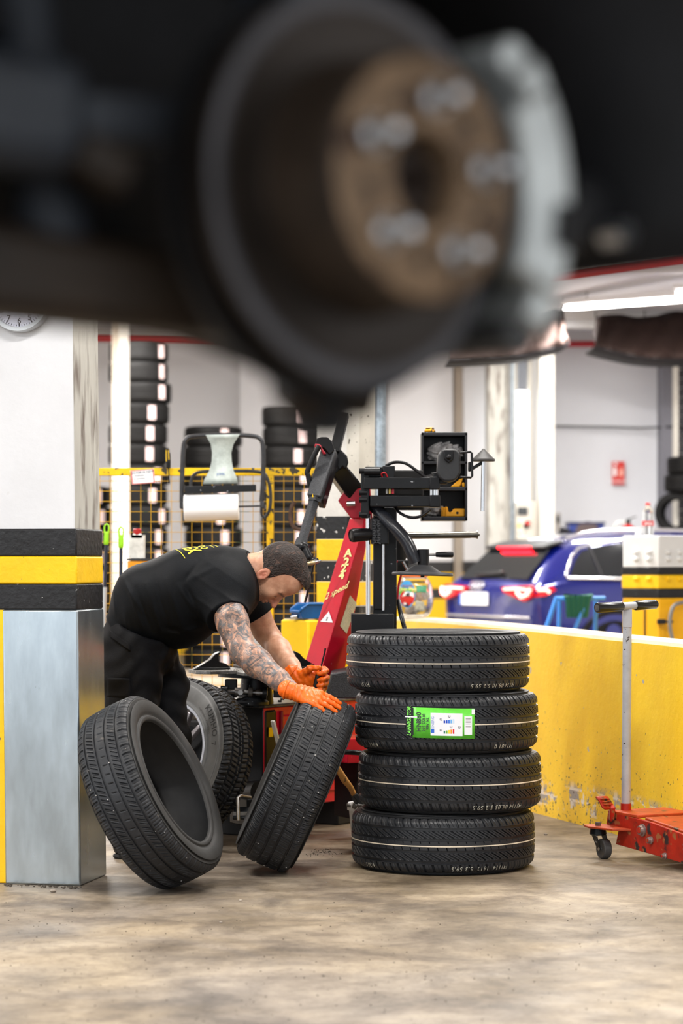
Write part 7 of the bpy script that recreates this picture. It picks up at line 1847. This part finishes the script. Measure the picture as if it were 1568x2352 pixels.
    tube('window_divider', [S(0.68, 1.02, 0.0), S(0.68, 1.28, 0.0)], 0.014, blk_t, t, n=8)
    tube('roof_rail', spline([S(0.52, 1.325, 0.0)+Z*0.03, S(0.8, 1.365, -0.0)+Z*0.05, S(1.4, 1.38, 0)+Z*0.055, S(2.2, 1.37, 0)+Z*0.05], 5), 0.018, bright, t, n=8)
    # reflections of interior frame: seat belts visible through the glass
    # rear hatch glass, spoiler, lamps
    def B(y, z, out=0.01):           # rear surface
        s = np.interp(z, [0.30, 0.42, 0.80, 0.93, 1.02, 1.28, 1.365], [0.035, 0.0, 0.0, 0.03, 0.12, 0.38, 0.62]); return G(s-out, y, z)
    patch_pts = [(-0.62, 1.00), (0.62, 1.00), (0.52, 1.27), (-0.52, 1.27)]
    mesh_obj('rear_window', [B(y, z, 0.03) for y, z in patch_pts], [[0, 1, 2, 3]], glass, t).modifiers.new('s', 'SOLIDIFY').thickness = 0.02
    MB().prism([B(-0.54, 1.262, 0.07), B(0.54, 1.262, 0.07), G(0.50, 0.53, 1.315), G(0.50, -0.53, 1.315)], Z*0.03).build('roof_spoiler', blk_t, t, bevel=0.01)
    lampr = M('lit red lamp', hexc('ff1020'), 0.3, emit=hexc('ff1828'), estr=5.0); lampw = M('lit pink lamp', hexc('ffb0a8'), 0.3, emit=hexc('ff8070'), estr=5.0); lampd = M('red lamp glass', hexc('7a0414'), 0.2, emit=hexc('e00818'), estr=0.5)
    for y0, y1, z in ((-0.28, 0.30, 1.29), ): MB().beam(B(y0, 1.278, 0.09), B(y1, 1.278, 0.09), 0.02, 0.018).build('high_brake_lamp', lampr, t)
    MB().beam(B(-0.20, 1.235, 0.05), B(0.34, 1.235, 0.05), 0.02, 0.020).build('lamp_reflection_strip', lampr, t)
    beam('wiper', B(-0.3, 1.03, 0.06), B(0.15, 1.05, 0.06), 0.03, 0.03, blk_t, t); MB().ball(B(0.15, 1.05, 0.07), 0.02, 10, 8).build('wiper_pivot', blk_t, t)
    for sgn in (-1, 1):
        hous = [(0.30, 0.925), (0.78, 0.945), (0.845, 0.92), (0.83, 0.84), (0.72, 0.80), (0.36, 0.875)]
        pts = [B(sgn*y, z, 0.02 if y < 0.7 else 0.0) for y, z in hous]
        MB().prism(pts, -e*0.03).build('rear_lamp', lampd, t, bevel=0.006)
        MB().tube([B(sgn*0.38, 0.905, 0.055), B(sgn*0.60, 0.910, 0.055), B(sgn*0.76, 0.905, 0.05)], 0.010, 8).build('lamp_bar', lampw, t)
        MB().tube([B(sgn*0.62, 0.88, 0.055), B(sgn*0.70, 0.84, 0.05), B(sgn*0.78, 0.86, 0.045), B(sgn*0.81, 0.91, 0.04)], 0.016, 8).build('lamp_bar', lampw, t)
        if sgn > 0:
            MB().prism([S(0.02, 0.93, 0.005), S(0.16, 0.94, 0.012), S(0.20, 0.90, 0.016), S(0.10, 0.85, 0.012), S(0.02, 0.84, 0.006)], rt*0.02).build('lamp_side', lampd, t, bevel=0.004)
            MB().tube([S(0.03, 0.905, 0.035), S(0.10, 0.905, 0.04), S(0.13, 0.88, 0.04)], 0.014, 8).build('lamp_bar', lampw, t)
    # plate
    pc = B(-0.20, 0.815, 0.02); u = rt
    MB().box(pc, (0.52, 0.014, 0.115), ax=(rt, -e, Z)).build('number_plate', paper, t)
    MB().box(pc-rt*0.238-e*0.004, (0.042, 0.014, 0.113), ax=(rt, -e, Z)).build('plate_blue_strip', M('eu plate blue', hexc('1c4fb0'), 0.4), t)
    text('lettering', '3071 LMV', 0.105, pc+rt*0.02-e*0.0085, rt, Z, M('plate ink', (0.16, 0.16, 0.18), 0.5), t)
    # ring emblem on the boot lid
    for i in range(4):
        c = B(-0.20+(i-1.5)*0.058, 0.935, 0.02)
        MB().tube([c+rt*(0.037*math.cos(a))+nv(Z*0.9+e*0.4)*(0.037*math.sin(a)) for a in np.linspace(0, 2*PI, 20, endpoint=False)], 0.0075, 6, closed=True).build('ring_emblem', bright, t)
    # lower bumper, reflectors, exhaust
    beam('bumper_insert', B(-0.70, 0.46, 0.02), B(0.70, 0.46, 0.02), 0.05, 0.16, blk_t, t, up=(0, 0, 1)); beam('bumper_strip', B(-0.72, 0.66, 0.01), B(0.78, 0.66, 0.01), 0.02, 0.02, bright, t)
    MB().cyl(S(0.78, 0.52, 0.012), S(0.78, 0.52, 0.02), 0.08, n=20).build('fuel_flap', paint, t)
    # wheels
    for s in (0.80, 3.42):
        for y in (0.80, -0.80):
            c = G(s, y, 0.325); ax = rt if y > 0 else -rt
            MB().lathe([(-0.10, 0.20), (-0.10, 0.30), (-0.07, 0.325), (0.07, 0.325), (0.10, 0.30), (0.104, 0.21), (0.06, 0.20)], c, ax, 36, True).build('tyre', rubber_far, t, smooth=0.6)
            wr = MB().lathe([(0.06, 0.20), (0.09, 0.205), (0.10, 0.195), (0.07, 0.17), (0.06, 0.05), (0.08, 0.03)], c, ax, 36, False, True).build('wheel_rim', M('dark alloy', (0.05, 0.05, 0.055), 0.35, 0.7), t, smooth=0.6)
            if y > 0: MB().lathe([(0.088, 0.34), (0.10, 0.37), (0.112, 0.38), (0.118, 0.40), (0.09, 0.41)], c, ax, 40, a0=-0.2, a1=PI+0.2).build('arch_lip', blk_t, t, smooth=0.6)
    # antenna fin and mirrors
    MB().prism([G(0.75, 0, 1.40), G(0.95, 0, 1.415), G(0.78, 0, 1.47)], rt*0.02).build('antenna_fin', blk_t, t)
    for y in (1, -1): MB().ball(G(2.45, y*1.0, 1.0), (0.08, 0.11, 0.07), 14, 10, ax=(e, rt, Z)).build('wing_mirror', paint, t)
    # parcel shelf and rear seats seen through the glass are left dark
blue_car()
# ------------------------------------------------------------------ raised car in the foreground (only its wheel station is in view)
def raised_car():
    A = math.radians(42); n = Vector((math.sin(A), -math.cos(A), 0)); tt = Vector((math.cos(A), math.sin(A), 0)); Z = Vector((0, 0, 1))
    C = P(832, 434, 1.86)
    t = thing('raised_car', 'dark car raised on a lift with a bare rusty brake disc towards the workshop', 'car', Vector((C.x, C.y, 1.3)))
    G = lambda s, d, z: C+tt*s+n*d+Z*z         # s along the car, d outwards, z up from the hub
    rust = M('rusty hub', hexc('7e664e'), 0.6, 0.2, var=0.45, vscale=34, bump=0.2, bscale=80, specks=[(hexc('3a2417'), 26, 0.58, 0.08, 6)])
    disc_m = M('dark disc face', hexc('332c27'), 0.45, 0.6, var=0.25, vscale=14, stretch=(1, 1, 1))
    rim_m = M('disc edge', hexc('4c4a4c'), 0.45, 0.6, var=0.2, vscale=20)
    under = M('underbody black', (0.010, 0.010, 0.012), 0.7, var=0.4, vscale=10); under2 = M('underbody grey', (0.035, 0.04, 0.05), 0.55, var=0.4, vscale=8); oil = M('oily brown', hexc('2c2014'), 0.6, var=0.4, vscale=12)
    R = 0.153
    MB().lathe([(-0.024, 0.075), (-0.024, R), (-0.016, R), (-0.014, R-0.012), (-0.010, R-0.012), (-0.008, R), (0, R), (0.0005, R-0.004)], C, n, 128).build('brake_disc', disc_m, t, smooth=0.5)
    MB().lathe([(0.0005, R-0.004), (0.0008, R-0.016), (0.0, R-0.018), (0, 0.100), (0.003, 0.096)], C, n, 128).build('disc_face', rim_m if False else disc_m, t, smooth=0.5)
    MB().lathe([(0.0008, R-0.001), (0.0014, R-0.004), (0.0012, R-0.014), (0.0004, R-0.016)], C, n, 128).build('disc_worn_band', rim_m, t, smooth=0.5)
    hat = [(0.0, 0.099), (0.066, 0.0945), (0.070, 0.091), (0.072, 0.087), (0.072, 0.036), (0.070, 0.034), (0.040, 0.033)]
    MB().lathe(hat[:3], C, n, 96).build('disc_hat', M('shaded hat rust', hexc('3a2e24'), 0.65, 0.2, var=0.4, vscale=20), t, smooth=0.5)  # shade on the hat's side is put into a darker rust
    MB().lathe(hat[2:], C, n, 96).build('hub_face', rust, t, smooth=0.5)
    MB().lathe([(0.040, 0.033), (0.040, 0.0)], C, n, 48).build('hub_bore', blk_matt, t)
    MB().lathe([(0.041, 0.026), (0.056, 0.024), (0.056, 0.014), (0.044, 0.012), (0.044, 0.0)], C, n, 32).build('hub_nut', M('dark nut', hexc('2a1c12'), 0.6, 0.3), t)
    studm = M('stud steel', (0.52, 0.53, 0.55), 0.3, 0.95)
    for k in range(5):
        a = math.radians(72*k+11)
        p = C+n*0.072+tt*(0.0605*math.cos(a))+Z*(0.0605*math.sin(a))
        MB().lathe([(0, 0.0125), (0.004, 0.0125), (0.006, 0.0075), (0.024, 0.0072), (0.027, 0.005)], p, n, 24, True, True).build('wheel_stud', studm, t)
        a2 = a+math.radians(36); q = C+n*0.0721+tt*(0.062*math.cos(a2))+Z*(0.062*math.sin(a2))
        MB().cyl(q, q+n*0.0008, 0.006, n=18).build('hub_hole', blk_matt, t)
    # caliper on the right side of the disc
    cal = M('caliper alloy', (0.52, 0.54, 0.53), 0.42, 0.6, var=0.25, vscale=24)
    pts = []
    def arcblock(name, r0, r1, a0, a1, d0, d1, mat, k=14, bev=0.006):
        V = []
        for i in range(k+1):
            a = a0+(a1-a0)*i/k
            for r, d in ((r0, d0), (r1, d0), (r1, d1), (r0, d1)): V.append(C+tt*(r*math.cos(a))+Z*(r*math.sin(a))+n*d)
        f = [[i*4+j, (i+1)*4+j, (i+1)*4+(j+1) % 4, i*4+(j+1) % 4] for i in range(k) for j in range(4)]+[[0, 1, 2, 3], [k*4+q for q in (3, 2, 1, 0)]]
        m = MB(); m.add(V, f); return m.build(name, mat, t, bevel=bev)
    arcblock('caliper_bridge', 0.166, 0.196, math.radians(-33), math.radians(38), -0.06, 0.040, cal)
    arcblock('caliper_outer', 0.136, 0.190, math.radians(-24), math.radians(30), 0.016, 0.046, cal)
    arcblock('caliper_inner', 0.100, 0.194, math.radians(-28), math.radians(32), -0.09, -0.034, M('caliper dark', (0.10, 0.10, 0.10), 0.5, 0.4), bev=0.01)
    for a, m_ in ((40, cal), (-36, M('caliper dark2', (0.06, 0.06, 0.06), 0.5, 0.4))):
        a = math.radians(a); p = C+tt*(0.180*math.cos(a))+Z*(0.180*math.sin(a)); MB().cyl(p-n*0.07, p+n*0.03, 0.016, n=20).build('slide_pin', m_, t, bevel=0.003)
    MB().beam(G(0.178, 0.047, -0.035), G(0.181, 0.047, 0.0), 0.022, 0.012, up=n).build('caliper_window', blk_matt, t)
    # dust shield, knuckle, suspension arms
    MB().lathe([(-0.045, 0.05), (-0.045, 0.158), (-0.030, 0.163)], C, n, 64, a0=0, a1=2*PI).build('dust_shield', under, t, smooth=0.6)
    MB().beam(G(-0.01, -0.04, 0.12), G(0.0, -0.14, 0.32), 0.09, 0.08).build('knuckle_upper', under2, t, bevel=0.012)
    cyl('hub_carrier', G(0, -0.03, 0), G(0, -0.16, 0), 0.07, under, t, bevel=0.01)
    MB().beam(G(0.035, -0.06, -0.08), G(0.045, -0.10, -0.165), 0.085, 0.05).build('knuckle_lower', oil, t, bevel=0.012)
    MB().lathe([(0, 0.030), (0.02, 0.034), (0.035, 0.026), (0.05, 0.020)], G(0.045, -0.10, -0.135), -Z, 28, True, True).build('ball_joint', under, t)
    MB().beam(G(0.045, -0.10, -0.135), G(0.03, -0.26, -0.055), 0.08, 0.035).build('lower_arm', under, t, bevel=0.01)
    MB().beam(G(0.03, -0.25, -0.055), G(-0.02, -0.62, 0.03), 0.08, 0.04, w2=0.14, h2=0.05).build('lower_arm', under, t, bevel=0.01)
    MB().beam(G(0.04, -0.10, -0.086), G(-0.56, -0.30, -0.038), 0.06, 0.06, w2=0.11, h2=0.085).build('trailing_arm', oil, t, bevel=0.014)
    # strut and coil spring
    sp = G(-0.20, -0.20, 0.0)
    cyl('damper', G(-0.17, -0.16, -0.06), G(-0.19, -0.30, 0.55), 0.028, under2, t); 
    sc = []
    for i in range(120):
        a = i/120*2*PI*6; q = G(-0.19, -0.24, 0.02).lerp(G(-0.19, -0.32, 0.55), i/119); sc.append(q+tt*(0.065*math.cos(a))+n*(0.065*math.sin(a)))
    tube('coil_spring', sc, 0.008, under, t, n=8)
    beam('link_arm', G(-0.10, -0.10, 0.05), G(-0.42, -0.16, 0.04), 0.035, 0.035, under2, t)
    box('arm_bush', G(-0.27, -0.12, 0.045), (0.16, 0.07, 0.085), under2, t, ax=(tt, n, Z), bevel=0.02)
    beam('bush_bracket', G(-0.20, -0.10, 0.02), G(-0.16, -0.09, 0.0), 0.04, 0.03, oil, t)
    # right hand side: track rod, brake hose, bump stop
    beam('track_rod', G(0.13, -0.12, 0.0), G(0.60, -0.16, 0.085), 0.03, 0.03, oil, t); beam('stabiliser', G(0.16, -0.10, 0.03), G(0.62, -0.12, 0.06), 0.022, 0.022, under, t)
    tube('brake_hose', spline([G(0.16, -0.08, 0.02), G(0.24, -0.06, 0.0), G(0.30, -0.10, 0.0), G(0.36, -0.16, 0.04)], 8), 0.008, under, t)
    box('rubber_bush', G(0.358, -0.11, 0.028), (0.07, 0.08, 0.065), under, t, ax=(tt, n, Z), bevel=0.02); cyl('bush_bolt', G(0.358, -0.07, 0.003), G(0.358, -0.045, 0.003), 0.012, studm, t, n=6)
    box('bracket', G(0.476, -0.13, 0.055), (0.05, 0.06, 0.085), M('grey bracket', (0.06, 0.065, 0.075), 0.5), t, ax=(tt, n, Z), bevel=0.01)
    # wheel arch liner: a curved shell around the wheel with a closed inner wall
    V = []; prof = [(-0.9, -0.078), (-0.4, -0.080), (0.0, -0.080), (0.1, -0.086), (0.2, -0.108), (0.3, -0.115), (0.4, -0.06), (0.5, -0.01), (0.56, 0.035), (0.70, 0.065), (0.775, 0.075), (0.80, 0.125), (1.0, 0.14)]
    for s, z in prof: V += [G(s, -0.36, z), G(s, -0.36, 0.72)]
    m = MB(); m.add(V, [[2*i, 2*i+2, 2*i+3, 2*i+1] for i in range(len(prof)-1)]); o = m.build('inner_liner_wall', under, t, smooth=1); o.modifiers.new('s', 'SOLIDIFY').thickness = 0.02
    Ra = 0.40; V = []
    for i in range(25):
        a = math.radians(-8)+(PI+math.radians(16))*i/24
        for d in (-0.36, 0.06): V.append(G(Ra*math.cos(a), d, Ra*math.sin(a)+0.03))
    m = MB(); m.add(V, [[2*i, 2*i+2, 2*i+3, 2*i+1] for i in range(24)]); o = m.build('arch_liner', under, t, smooth=3.1); o.modifiers.new('s', 'SOLIDIFY').thickness = 0.012
    # outer wing with its arch, and sill, in dark paint
    paint = M('dark car paint', (0.010, 0.012, 0.018), 0.3, coat=0.6); V = []; K = 24
    for i in range(K+1):
        a = PI*i/K; V += [G(Ra*math.cos(a), 0.07, Ra*math.sin(a)+0.03), G(max(-1.1, min(1.1, 1.15*math.cos(a)*1.1)), 0.07-0.04*math.sin(a), min(0.60, 0.03+0.75*math.sin(a)))]
    m = MB(); m.add(V, [[2*i, 2*i+2, 2*i+3, 2*i+1] for i in range(K)]); o = m.build('wing_panel', paint, t, smooth=3.1); o.modifiers.new('s', 'SOLIDIFY').thickness = 0.02
    MB().beam(G(0.45, -0.08, 0.10), G(2.3, -0.08, 0.10), 0.16, 0.12).build('sill', paint, t, bevel=0.02)
    # floor pan
    MB().prism([G(-1.0, -0.38, 0.20), G(0.95, -0.38, 0.20), G(0.95, -0.95, 0.20), G(-1.0, -0.95, 0.20)], Z*0.05).build('floor_pan', under, t)
    MB().prism([G(-0.95, -0.05, 0.62), G(2.3, -0.05, 0.62), G(2.3, -1.7, 0.62), G(-0.95, -1.7, 0.62)], Z*0.05).build('body_deck', paint, t)
    # front cross member filling the space behind the disc
    MB().beam(G(-0.85, -0.46, 0.11), G(0.95, -0.46, 0.30), 0.16, 0.26).build('cross_member', under, t, bevel=0.02)
    # lift arm and post that carry the car, beyond the right edge of the picture
    L = thing('car_lift', 'grey two-post car lift arm under the raised car', 'car lift', (2.2, 3.9, 0)); lm = M('lift grey', (0.25, 0.26, 0.28), 0.5)
    box('post', (2.2, 3.9, 1.5), (0.35, 0.35, 3.0), lm, L); box('base_plate', (2.2, 3.9, 0.015), (0.7, 0.7, 0.03), lm, L)
    pa = G(1.15, -0.35, 0.125); beam('arm', (2.1, 3.8, pa.z-0.08), (pa.x, pa.y, pa.z-0.08), 0.12, 0.08, lm, L); cyl('pad', (pa.x, pa.y, pa.z-0.05), (pa.x, pa.y, pa.z+0.06), 0.06, blk_matt, L)
raised_car()
# ------------------------------------------------------------------ crumbs of grit on the floor
rr = random.Random(11)
peb = M('floor pebble', (0.35, 0.30, 0.25), 0.8, var=0.4, vscale=30)
for i, (px, py, s) in enumerate(((122, 2050, 0.009), (1253, 1918, 0.006), (552, 2070, 0.005), (790, 2065, 0.003), (742, 2242, 0.004), (507, 2120, 0.004), (750, 2028, 0.003))):
    D = CAMH*F/(py-HOR); p = P(px, py, D)
    m = MB().ball((p.x, p.y, s*0.7), (s*1.3, s, s*0.7), 8, 6); m.v = [v+Vector((rr.uniform(-1, 1), rr.uniform(-1, 1), 0))*s*0.2 for v in m.v]
    tag(m.build('pebble', peb), ['grey stone chip on the floor before the clad pillar', 'pale stone chip on the floor by the yellow wall', 'orange brown crumb on the floor before the leaning tyre', 'tiny crumb on the floor before the tyre stack', 'dark crumb on the open concrete floor', 'dark speck on the floor below the clad pillar', 'tiny crumb on the floor between tyre and stack'][i], 'pebble', 'crumbs on the floor')
m = MB()
for i in range(500):
    y = rr.uniform(6.0, 8.15); x = rr.uniform(-0.16, 0.16)*y; s = rr.choice((0.001, 0.0012, 0.0018, 0.0025)); m.ball((x, y, s*0.5), (s, s*1.3, s*0.6), 5, 3)
for i in range(60):
    x = rr.gauss(-0.08, 0.03); y = rr.gauss(9.55, 0.07); s = rr.choice((0.0015, 0.002, 0.003)); m.ball((x, y, s*0.5), (s*1.3, s, s*0.6), 5, 3)
for i in range(70):
    q = rr.random(); x = -1.2+0.28*q+rr.gauss(0, 0.01); y = 8.6-0.06*q-abs(rr.gauss(0, 0.02)); s = rr.choice((0.002, 0.003, 0.005)); m.ball((x, y, s*0.5), (s*1.4, s, s*0.6), 5, 3)
tag(m.build('floor_grit', M('dark grit', (0.09, 0.075, 0.06), 0.9, var=0.5, vscale=60)), 'scattered dark grit on the concrete floor', 'grit', kind='stuff')
